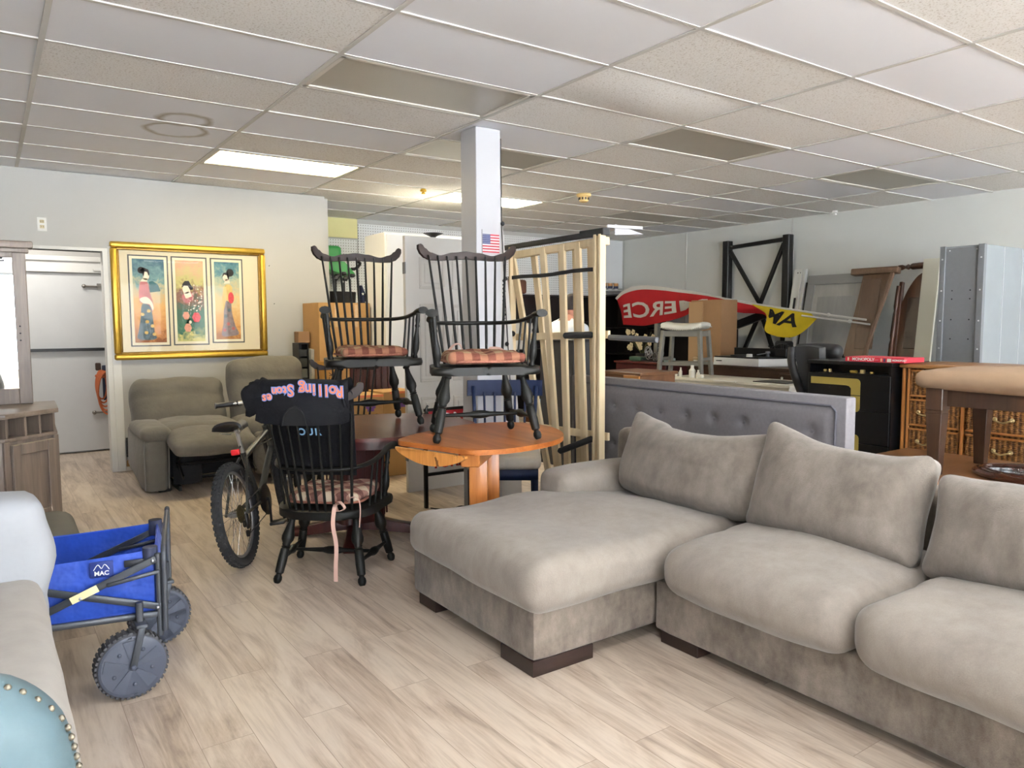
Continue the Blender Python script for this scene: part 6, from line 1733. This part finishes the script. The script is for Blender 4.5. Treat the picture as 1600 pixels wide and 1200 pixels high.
# bright items before the pegboard
m_green = M('green_plastic', rgb(46, 150, 72), .45)
t = thing('hanging_tub', 'green plastic tub hanging on the pegboard behind the far chair', 'tub', (3.6, 8.75, 1.93))
b = new(); softbox(b, (3.46, 8.85, 2.20), (.26, .3, .18), .05, 10, Mx=None); obj('tub', b, m_green, t, smooth=60)
b = new(); prism(b, [(-.16, -.02), (.12, -.03), (.24, -.16), (.26, -.20), (.05, -.17), (-.16, -.12)], .3, frame((3.5, 9.0, 2.13), (1, 0, 0), (0, 0, 1)), bev=.01); obj('spout', b, m_green, t, smooth=40)
b = new(); tube(b, spline([(3.74, 8.8, 2.02), (3.80, 8.8, 2.03), (3.86, 8.8, 2.09), (3.82, 8.8, 2.12)], 5), .018, 8); obj('handle', b, m_foam, t)
t = thing('golf_bag', 'black golf bag with clubs standing behind the tall cardboard box', 'golf bag', (3.45, 8.45, 0))
b = new(); lathe(b, (3.42, 8.45, 0), (3.45, 8.45, 1.72), [(0, .13), (.05, .15), (.6, .15), (.85, .17), (1, .18)], 20); obj('bag', b, m_foam, t, smooth=50)
b = new()
for k in range(7):
    x, y = 3.34 + .035 * k, 8.38 + .05 * (k % 3); tube(b, [(x, y, 1.68), (x, y, 1.83 + .02 * (k % 4))], .008, 6); softbox(b, (x + .015, y - .02, 1.87 + .02 * (k % 4)), (.06, .05, .045), .018, 5)
obj('clubs', b, m_bkpl, t)
b = new(); bx(b, (3.58, 8.27, 1.60), (3.61, 8.275, 1.76), .002); obj('tag', b, m_white, t)
b = new(); tube(b, [(3.46, 8.28, 1.0), (3.46, 8.285, 1.5)], .022, 8); obj('side_tube', b, M('grey_metal', rgb(96, 98, 102), .5), t)
t = thing('hanging_towel', 'navy towel with white stars hanging right of the golf bag', 'towel', (3.72, 8.4, 1.2))
b = new(); sheet(b, lambda u, v: (3.66 + (.05 + .12 * math.sin(min(1, v * 1.2) * 1.4)) * u, 8.40 + .02 * math.sin(u * 9 + v * 4), 1.80 - .62 * v), 12, 14, .01); obj('cloth', b, M('navy_cloth', rgb(28, 34, 62), .9), t, smooth=60)
for x, z in ((3.70, 1.70), (3.74, 1.60), (3.77, 1.46), (3.72, 1.38), (3.79, 1.32)):
    b = new(); prism(b, [((.02 if k % 2 == 0 else .008) * math.sin(PI * k / 5), (.02 if k % 2 == 0 else .008) * math.cos(PI * k / 5)) for k in range(10)], .002, frame((x, 8.375, z), (1, 0, 0), (0, 0, 1))); obj('star', b, m_white, t, smooth=0)
t = thing('shelf_unit', 'low white shelf unit against the pegboard under the framed car photo', 'shelf', (4.2, 8.75, 0))
m_shelf = M('white_shelf', rgb(218, 218, 214), .5)
for x in (3.85, 4.6):
    b = new(); bx(b, (x, 8.55, 0), (x + .025, 8.95, 1.16)); obj('side_panel', b, m_blk, t)
for z in (.05, .5, .88, 1.14):
    b = new(); bx(b, (3.875, 8.55, z), (4.6, 8.95, z + .03)); obj('shelf', b, m_blk if z in (.88,) else m_shelf, t)
b = new(); bx(b, (3.875, 8.93, .08), (4.6, 8.95, 1.14)); obj('back_panel', b, m_shelf, t)
t = thing('photo_frame', 'black-framed blue-grey photo of a dark vehicle on the white shelf unit', 'picture', (4.12, 8.6, 1.17))
b = new(); fr(b, 3.86, 4.40, 1.175, 1.645, .035, 8.585, 8.62, .006); obj('frame', b, m_blk, t)
b = new(); fr(b, 3.89, 4.37, 1.205, 1.615, .02, 8.598, 8.61, .002); obj('mat_board', b, M('grey_beige_mat', rgb(196, 190, 176), .7), t)
tp_ = NT('storm_sky'); vv_ = tp_.coord((1, 1, 2.2)); nn_ = tp_.noise(vv_, 7, 4, .6, .8); tp_.setc(tp_.ramp(nn_, [(.3, rgb(88, 92, 128)), (.5, rgb(142, 146, 176)), (.66, rgb(214, 214, 226))])); tp_.b.inputs['Roughness'].default_value = .4
b = new(); bx(b, (3.90, 8.602, 1.215), (4.36, 8.606, 1.605)); pr_ = obj('photo', b, tp_.m, t)
b = new(); prism(b, [(-.12, 0), (-.06, -.05), (.02, -.05), (.05, .0), (.14, -.02), (.18, -.1), (.24, -.09), (.24, .12), (.16, .10), (.05, .06), (.0, .09), (-.04, .07), (-.08, .04)], .001, frame((4.12, 8.6015, 1.38), (1, 0, 0), (0, 0, 1))); obj('pictured_car', b, M('ink_blue', rgb(34, 36, 52), .5), pr_)
# floor lamp head beside the column
t = thing('floor_lamp', 'thin black floor lamp just left of the white column', 'lamp', (3.62, 6.5, 0))
b = new(); lathe(b, (3.62, 6.5, 0), (3.62, 6.5, .03), [(0, .14), (1, .13)], 20); obj('base', b, m_blk, t)
b = new(); tube(b, [(3.62, 6.5, .03), (3.62, 6.5, 2.14)], .010, 8); obj('pole', b, m_blk, t)
b = new(); lathe(b, (3.62, 6.5, 2.12), (3.62, 6.5, 2.22), [(0, .012), (.7, .03), (1, .10)], 16); obj('shade', b, m_blk, t)
# shop sign on its black stand
m_signr = M('sign_red', rgb(168, 26, 36), .5); m_signw = M('sign_white', rgb(222, 222, 220), .5)
sg = thing('sandwich_sign', 'red and white shop sign on a black stand behind the oak table', 'sign', (2.8, 4.78, 0))
for x in (2.565, 3.05):
    b = new(); bx(b, (x, 4.77, 0), (x + .026, 4.796, .70), .002); obj('leg', b, m_blk, sg)
b = new(); beam(b, (2.57, 4.783, .245), (3.07, 4.783, .245), .022, .022, .002); obj('cross_bar', b, m_blk, sg)
b = new(); beam(b, (2.57, 4.783, .72), (3.07, 4.783, .72), .022, .022, .002); obj('cross_bar', b, m_blk, sg)
b = new(); bx(b, (2.60, 4.775, .26), (3.04, 4.785, .70)); pnl = obj('panel', b, m_signw, sg)
b = new(); bx(b, (2.60, 4.7725, .515), (2.905, 4.775, .71)); obj('red_field', b, m_signr, pnl)
lettering('lettering', 'ON', .15, m_signw, frame((2.80, 4.772, .632), (1, 0, 0), (0, 0, 1)), pnl, extrude=.0005, bold=.003)
lettering('lettering', 'FURN', .115, m_signr, frame((2.79, 4.774, .325), (1, 0, 0), (0, 0, 1)), pnl, extrude=.0005, bold=.004)
for x, z in ((2.575, .70), (2.905, .72)):
    b = new(); tube(b, [(x, 4.76, z), (x, 4.76, z + .035), (x + .015, 4.76, z + .055)], .009, 8); ball(b, (x, 4.76, z), .016, n=8); obj('clamp', b, m_blk, sg)
b = new(); tube(b, spline([(2.59, 4.74, .006), (2.68, 4.62, .006), (2.80, 4.66, .006), (2.86, 4.54, .006), (3.0, 4.5, .006)], 6), .005, 6); single('black_cable', b, m_blk, 'black cable on the floor at the foot of the shop sign', 'cable')
# flag sticker on the column, white board leaning beside it
t = thing('hanging_flag', 'small stars and stripes flag taped to the white column', 'flag', (2.9, 4.366, 1.80))
fx0, fx1, fz0, fz1 = 2.815, 2.955, 1.833, 1.958
b = new(); bx(b, (fx0, 4.3675, fz0), (fx1, 4.3695, fz1)); cl = obj('cloth', b, m_signw, t)
sh = (fz1 - fz0) / 13
for k in range(0, 13, 2):
    b = new(); bx(b, (fx0, 4.3668, fz1 - (k + 1) * sh), (fx1, 4.3676, fz1 - k * sh)); obj('stripe', b, M('flag_red', rgb(170, 36, 52), .7), cl)
b = new(); bx(b, (fx0, 4.3660, fz1 - 7 * sh), (fx0 + .065, 4.3674, fz1)); ca = obj('canton', b, M('flag_blue', rgb(44, 52, 92), .7), cl)
b = new()
for i in range(6):
    for j in range(5):
        ball(b, (fx0 + .006 + .0105 * i, 4.3658, fz1 - .007 - .0125 * j), .002, 1, .4, 1, 5)
obj('stars', b, m_white, ca)
b = new(); bx(b, (fx0 - .004, 4.3655, fz0 - .03), (fx0 + .001, 4.3695, fz1 + .03)); obj('stick', b, M('grey_tape', rgb(150, 148, 146), .6), t)
t = thing('lettered_board', 'tall tapering white board with black lettering leaning right of the column', 'board', (3.05, 4.42, 0))
b = new(); prism(b, [(2.975, 0), (3.17, 0), (3.155, .5), (3.075, 1.37), (3.0, 2.08), (2.99, 2.6), (2.975, 2.6)], .03, frame((0, 4.43, 0), (1, 0, 0), (0, 0, 1)), bev=.006); obj('board', b, m_pdoor, t)
b = new(); tube(b, [(2.985, 4.39, 2.62), (2.992, 4.39, 2.0), (3.02, 4.39, 1.5), (3.06, 4.39, .9), (3.10, 4.39, .4)], .0035, 6); obj('cord', b, m_foam, t)
b = new()
for k in range(6):
    z = 1.34 + .055 * k; tube(b, spline([(3.0, 4.397, z), (3.025, 4.397, z + .012), (3.003, 4.397, z + .03), (3.022, 4.397, z + .042)], 4), .005, 5, flat=(1, .3))
obj('scrawl', b, m_foam, t)
for x, z in ((2.997, 2.04), (3.02, 1.66), (3.03, 1.20), (3.055, .85)):
    b = new(); ball(b, (x, 4.388, z), .016, 1, .8, 1, 8); obj('knob', b, m_foam, t)
# dark counter with a person behind the slats
m_dgrey = M('charcoal_panel', rgb(44, 44, 48), .6)
t = thing('counter', 'charcoal counter standing behind the slatted bed base', 'counter', (4.45, 5.55, 0))
b = new(); bx(b, (4.36, 5.25, 0), (4.60, 5.75, 1.17)); obj('body', b, m_dgrey, t)
b = new(); bx(b, (4.33, 5.22, 1.171), (4.63, 5.78, 1.195), .004); obj('top', b, m_blk, t)
case('back_bookcase', (5.6, 8.62, 0), (7.55, 9.02, 1.75), m_dk, 'wide black bookcase against the back wall, seen through the slats', (.05, .5, .95, 1.35, 1.73), face='y')
b = new(); bx(b, (5.75, 8.64, .971), (6.45, 8.95, 1.345), .004); single('white_carton', b, m_pdoor, 'white carton on the wide black bookcase, behind the left slats', 'box')
b = new(); softbox(b, (6.05, 8.66, 1.85), (.4, .25, .2), .04, 8); single('brown_bag', b, M('brown_leather', rgb(84, 50, 34), .6), 'brown bag on top of the wide black bookcase', 'bag')
case('side_table', (5.08, 6.28, 0), (5.42, 7.0, .42), m_cw, 'low brown shelf behind the slats holding the red doll', (.05, .40), 'shelf')
t = thing('red_doll', 'small red and white doll on the low brown shelf behind the slats', 'doll', (5.17, 6.46, .421))
b = new(); lathe(b, (5.17, 6.46, .4215), (5.17, 6.46, .62), [(0, .055), (.3, .05), (.6, .035), (1, .02)], 12); obj('dress', b, M('doll_red', rgb(176, 60, 70), .7, var=.3, vs=40), t)
b = new(); ball(b, (5.17, 6.46, .655), .035, n=10); obj('head', b, M('doll_face', rgb(220, 190, 176), .6), t)
b = new(); lathe(b, (5.17, 6.46, .66), (5.17, 6.46, .72), [(0, .036), (.6, .03), (1, .005)], 12); obj('hat', b, M('doll_red', rgb(176, 60, 70), .7), t)
b = new(); softbox(b, (5.13, 6.68, .455), (.1, .12, .065), .01, 6); single('blue_box', b, M('pale_blue_box', rgb(176, 206, 226), .5), 'pale blue box left of the red doll behind the slats', 'box')
# mugs on a little shelf on the back wall
t = thing('wall_shelf', 'narrow white wall shelf on the back wall right of the slatted base', 'shelf', (8.1, 9.0, 1.86))
b = new(); bx(b, (7.75, 8.93, 1.845), (8.5, 9.078, 1.865)); obj('board', b, m_shelf, t)
b = new(); bx(b, (7.9, 9.05, 1.9), (8.54, 9.078, 2.66)); single('white_wall_panel', b, M('white_melamine', rgb(232, 233, 234), .45), 'white panel hanging in the back right corner above the mugs', 'panel')
for k in range(4):
    x = 7.95 + .125 * k
    t = thing('mug', ['leftmost of four printed mugs on the back wall shelf', 'second from the left of four printed mugs on the wall shelf', 'third from the left of four printed mugs on the wall shelf', 'rightmost of four printed mugs on the back wall shelf'][k], 'mug', (x, 8.98, 1.866), group='printed mugs on the wall shelf')
    b = new(); lathe(b, (x, 8.98, 1.866), (x, 8.98, 1.98), [(0, .038), (.05, .042), (1, .044), (1, .038), (.9, .037)], 14); obj('cup', b, m_white, t, smooth=50)
    b = new(); lathe(b, (x, 8.98, 1.925), (x, 8.98, 1.97), [(0, .0455), (1, .0455)], 14, False); obj('printed_band', b, M('mug_orange', rgb(196, 140, 84), .6), t)
    b = new(); lathe(b, (x, 8.98, 1.885), (x, 8.98, 1.925), [(0, .0455), (1, .0455)], 14, False); obj('printed_band', b, M('mug_navy', rgb(60, 66, 96), .6), t)
    b = new(); tube(b, spline([(x + .04, 8.98, 1.96), (x + .075, 8.98, 1.95), (x + .075, 8.98, 1.90), (x + .04, 8.98, 1.885)], 4), .006, 6); obj('handle', b, m_white, t)
# ------------------------------------------------------------------ the person
def person():
    o = V((4.80, 6.03, 0))
    f = V((.96, .28, 0)); r = V((-.28, .96, 0))         # facing right in the picture; r = the person's far side (left)
    def P(fw, sd, z): return o + f * fw + r * sd + V((0, 0, z))
    verts, edges, rad = [], [], []
    def chain(pts, rs, start=None):
        prev = start
        ids = []
        for p, q in zip(pts, rs):
            verts.append(p); rad.append(q); i = len(verts) - 1; ids.append(i)
            if prev is not None: edges.append((prev, i))
            prev = i
        return ids
    sp = chain([P(0, 0, .90), P(.03, 0, 1.02), P(.10, 0, 1.16), P(.17, 0, 1.30), P(.215, 0, 1.385), P(.235, 0, 1.43)], [.145, .14, .155, .14, .062, .056])
    for s in (-1, 1):
        chain([P(0, s * .09, .85), P(.04, s * .10, .48), P(-.0, s * .10, .09), P(.12, s * .11, .035)], [.095, .065, .045, .036], sp[0])
        chain([P(.17, s * .19, 1.28), P(.12, s * .24, 1.03), P(.19, s * .25, .82), P(.21, s * .25, .76)], [.062, .05, .04, .034], sp[3])
    me = bpy.data.meshes.new('body'); me.from_pydata([tuple(v) for v in verts], edges, [])
    ob = bpy.data.objects.new('body', me); col.objects.link(ob)
    md = ob.modifiers.new('skin', 'SKIN'); md.use_smooth_shade = True
    for i, q in enumerate(rad):
        me.skin_vertices[0].data[i].radius = (q, q * (1.2 if i in (0, 1, 2, 3) else 1))
    me.skin_vertices[0].data[0].use_root = True
    ob.modifiers.new('sub', 'SUBSURF').levels = 2; ob.modifiers['sub'].render_levels = 2
    bm = bmesh.new(); bm.from_mesh(bpy.data.meshes.new_from_object(ob.evaluated_get(bpy.context.evaluated_depsgraph_get())))
    bpy.data.objects.remove(ob)
    # head: an egg with nose, brow, chin, ears, merged into the same mesh
    hc = P(.26, 0, 1.525)
    q = bmesh.ops.create_uvsphere(bm, u_segments=28, v_segments=20, radius=1)
    for v in q['verts']:
        a, s, z = v.co.x, v.co.y, v.co.z
        x = a * .098 * (1 - .12 * (z < 0) * -z); w = s * .075 * (1 - .28 * max(0, -z)); h = z * .118
        if a > .5:
            nose = math.exp(-((s / .22) ** 2)) * math.exp(-(((z + .12) / .22) ** 2)); x += .026 * nose
            x -= .008 * math.exp(-(((z - .10) / .12) ** 2)) * math.exp(-(((abs(s) - .4) / .2) ** 2))
            x += .008 * math.exp(-(((z + .62) / .18) ** 2)); x -= .005 * math.exp(-(((z + .42) / .06) ** 2))
        v.co = hc + f * x + r * w + V((0, 0, h))
    for s in (-1, 1):
        ball(bm, hc + r * (s * .074) + f * -.008 + V((0, 0, -.008)), .028, .7, .45, 1, 8)
    # relaxed hands hanging at the sides: drawn along -z
    for s in (-1, 1):
        wpt = P(.21, s * .25, .76)
        softbox(bm, (0, 0, 0), (.09, .075, .028), .013, 6, Mx=frame(wpt - V((0, 0, .04)), (0, 0, -1), f))
        for k in range(4):
            b0 = wpt - V((0, 0, .08)) + f * ((k - 1.5) * .019); L_ = (.062, .075, .07, .055)[k]
            tube(bm, [b0, b0 - V((0, 0, L_ * .55)) - r * (s * .004), b0 - V((0, 0, L_)) - r * (s * .018)], [.0095, .009, .007], 6)
        b0 = wpt - V((0, 0, .02)) + f * .035; tube(bm, [b0, b0 - V((0, 0, .03)) + f * .022, b0 - V((0, 0, .062)) + f * .028], [.011, .010, .008], 6)
    me = bpy.data.meshes.new('person'); bmesh.ops.recalc_face_normals(bm, faces=bm.faces); bm.to_mesh(me); bm.free()
    skin_ = M('skin', rgb(196, 140, 118), .55, var=.06, vs=10)
    rt = bpy.data.objects.new('person', me); col.objects.link(rt); me.materials.append(skin_); me.polygons.foreach_set('use_smooth', [True] * len(me.polygons))
    me.transform(Matrix.Translation(-o)); rt.location = o
    tag(rt, 'person with dark hair in a white t-shirt standing at the charcoal counter behind the slats', 'person')
    # clothing over the body
    def shell(name, keep, grow, m):
        bm = bmesh.new(); bm.from_mesh(me); bm.normal_update()
        kill = [v for v in bm.verts if not keep(v.co + o)]
        for v in bm.verts: v.co += v.normal * grow
        bmesh.ops.delete(bm, geom=kill, context='VERTS')
        return obj(name, bm, m, rt, local=True, smooth=180)
    def fs(p): d = p - o; return d.dot(f), d.dot(r), d.z
    shell('shirt', lambda p: .86 < p.z < 1.385 and fs(p)[0] < .33 and (abs(fs(p)[1]) < .19 or p.z > 1.08), .012, M('white_tee', rgb(222, 224, 226), .9))
    shell('trousers', lambda p: .10 < p.z < .90 and abs(fs(p)[1]) < .205, .012, M('dark_jeans', rgb(36, 40, 52), .9))
    shell('shoe', lambda p: p.z < .12, .010, m_foam)
    bm = new()
    q = bmesh.ops.create_uvsphere(bm, u_segments=24, v_segments=16, radius=1)
    for v in q['verts']:
        v.co = hc + f * (v.co.x * .104 - .012) + r * v.co.y * .081 + V((0, 0, v.co.z * .112 + .018))
    bmesh.ops.delete(bm, geom=[v for v in bm.verts if (v.co - hc).dot(f) > .045 - .3 * ((v.co - hc).z - .05) * 0 and (v.co - hc).z < .075 or (v.co - hc).z < -.05 or ((v.co - hc).z < .01 and (v.co - hc).dot(f) > .0)], context='VERTS')
    obj('hair', bm, M('dark_hair', rgb(40, 30, 26), .7), rt, smooth=180)
    for s in (-1, 1):
        b = new(); ball(b, hc + f * .083 + r * (s * .03) + V((0, 0, .012)), .010, 1, 1, .7, 8); obj('eye', b, m_white, rt)
        b = new(); ball(b, hc + f * .0915 + r * (s * .03) + V((0, 0, .012)), .0045, 1, 1, 1, 6); obj('pupil', b, m_foam, rt)
person()
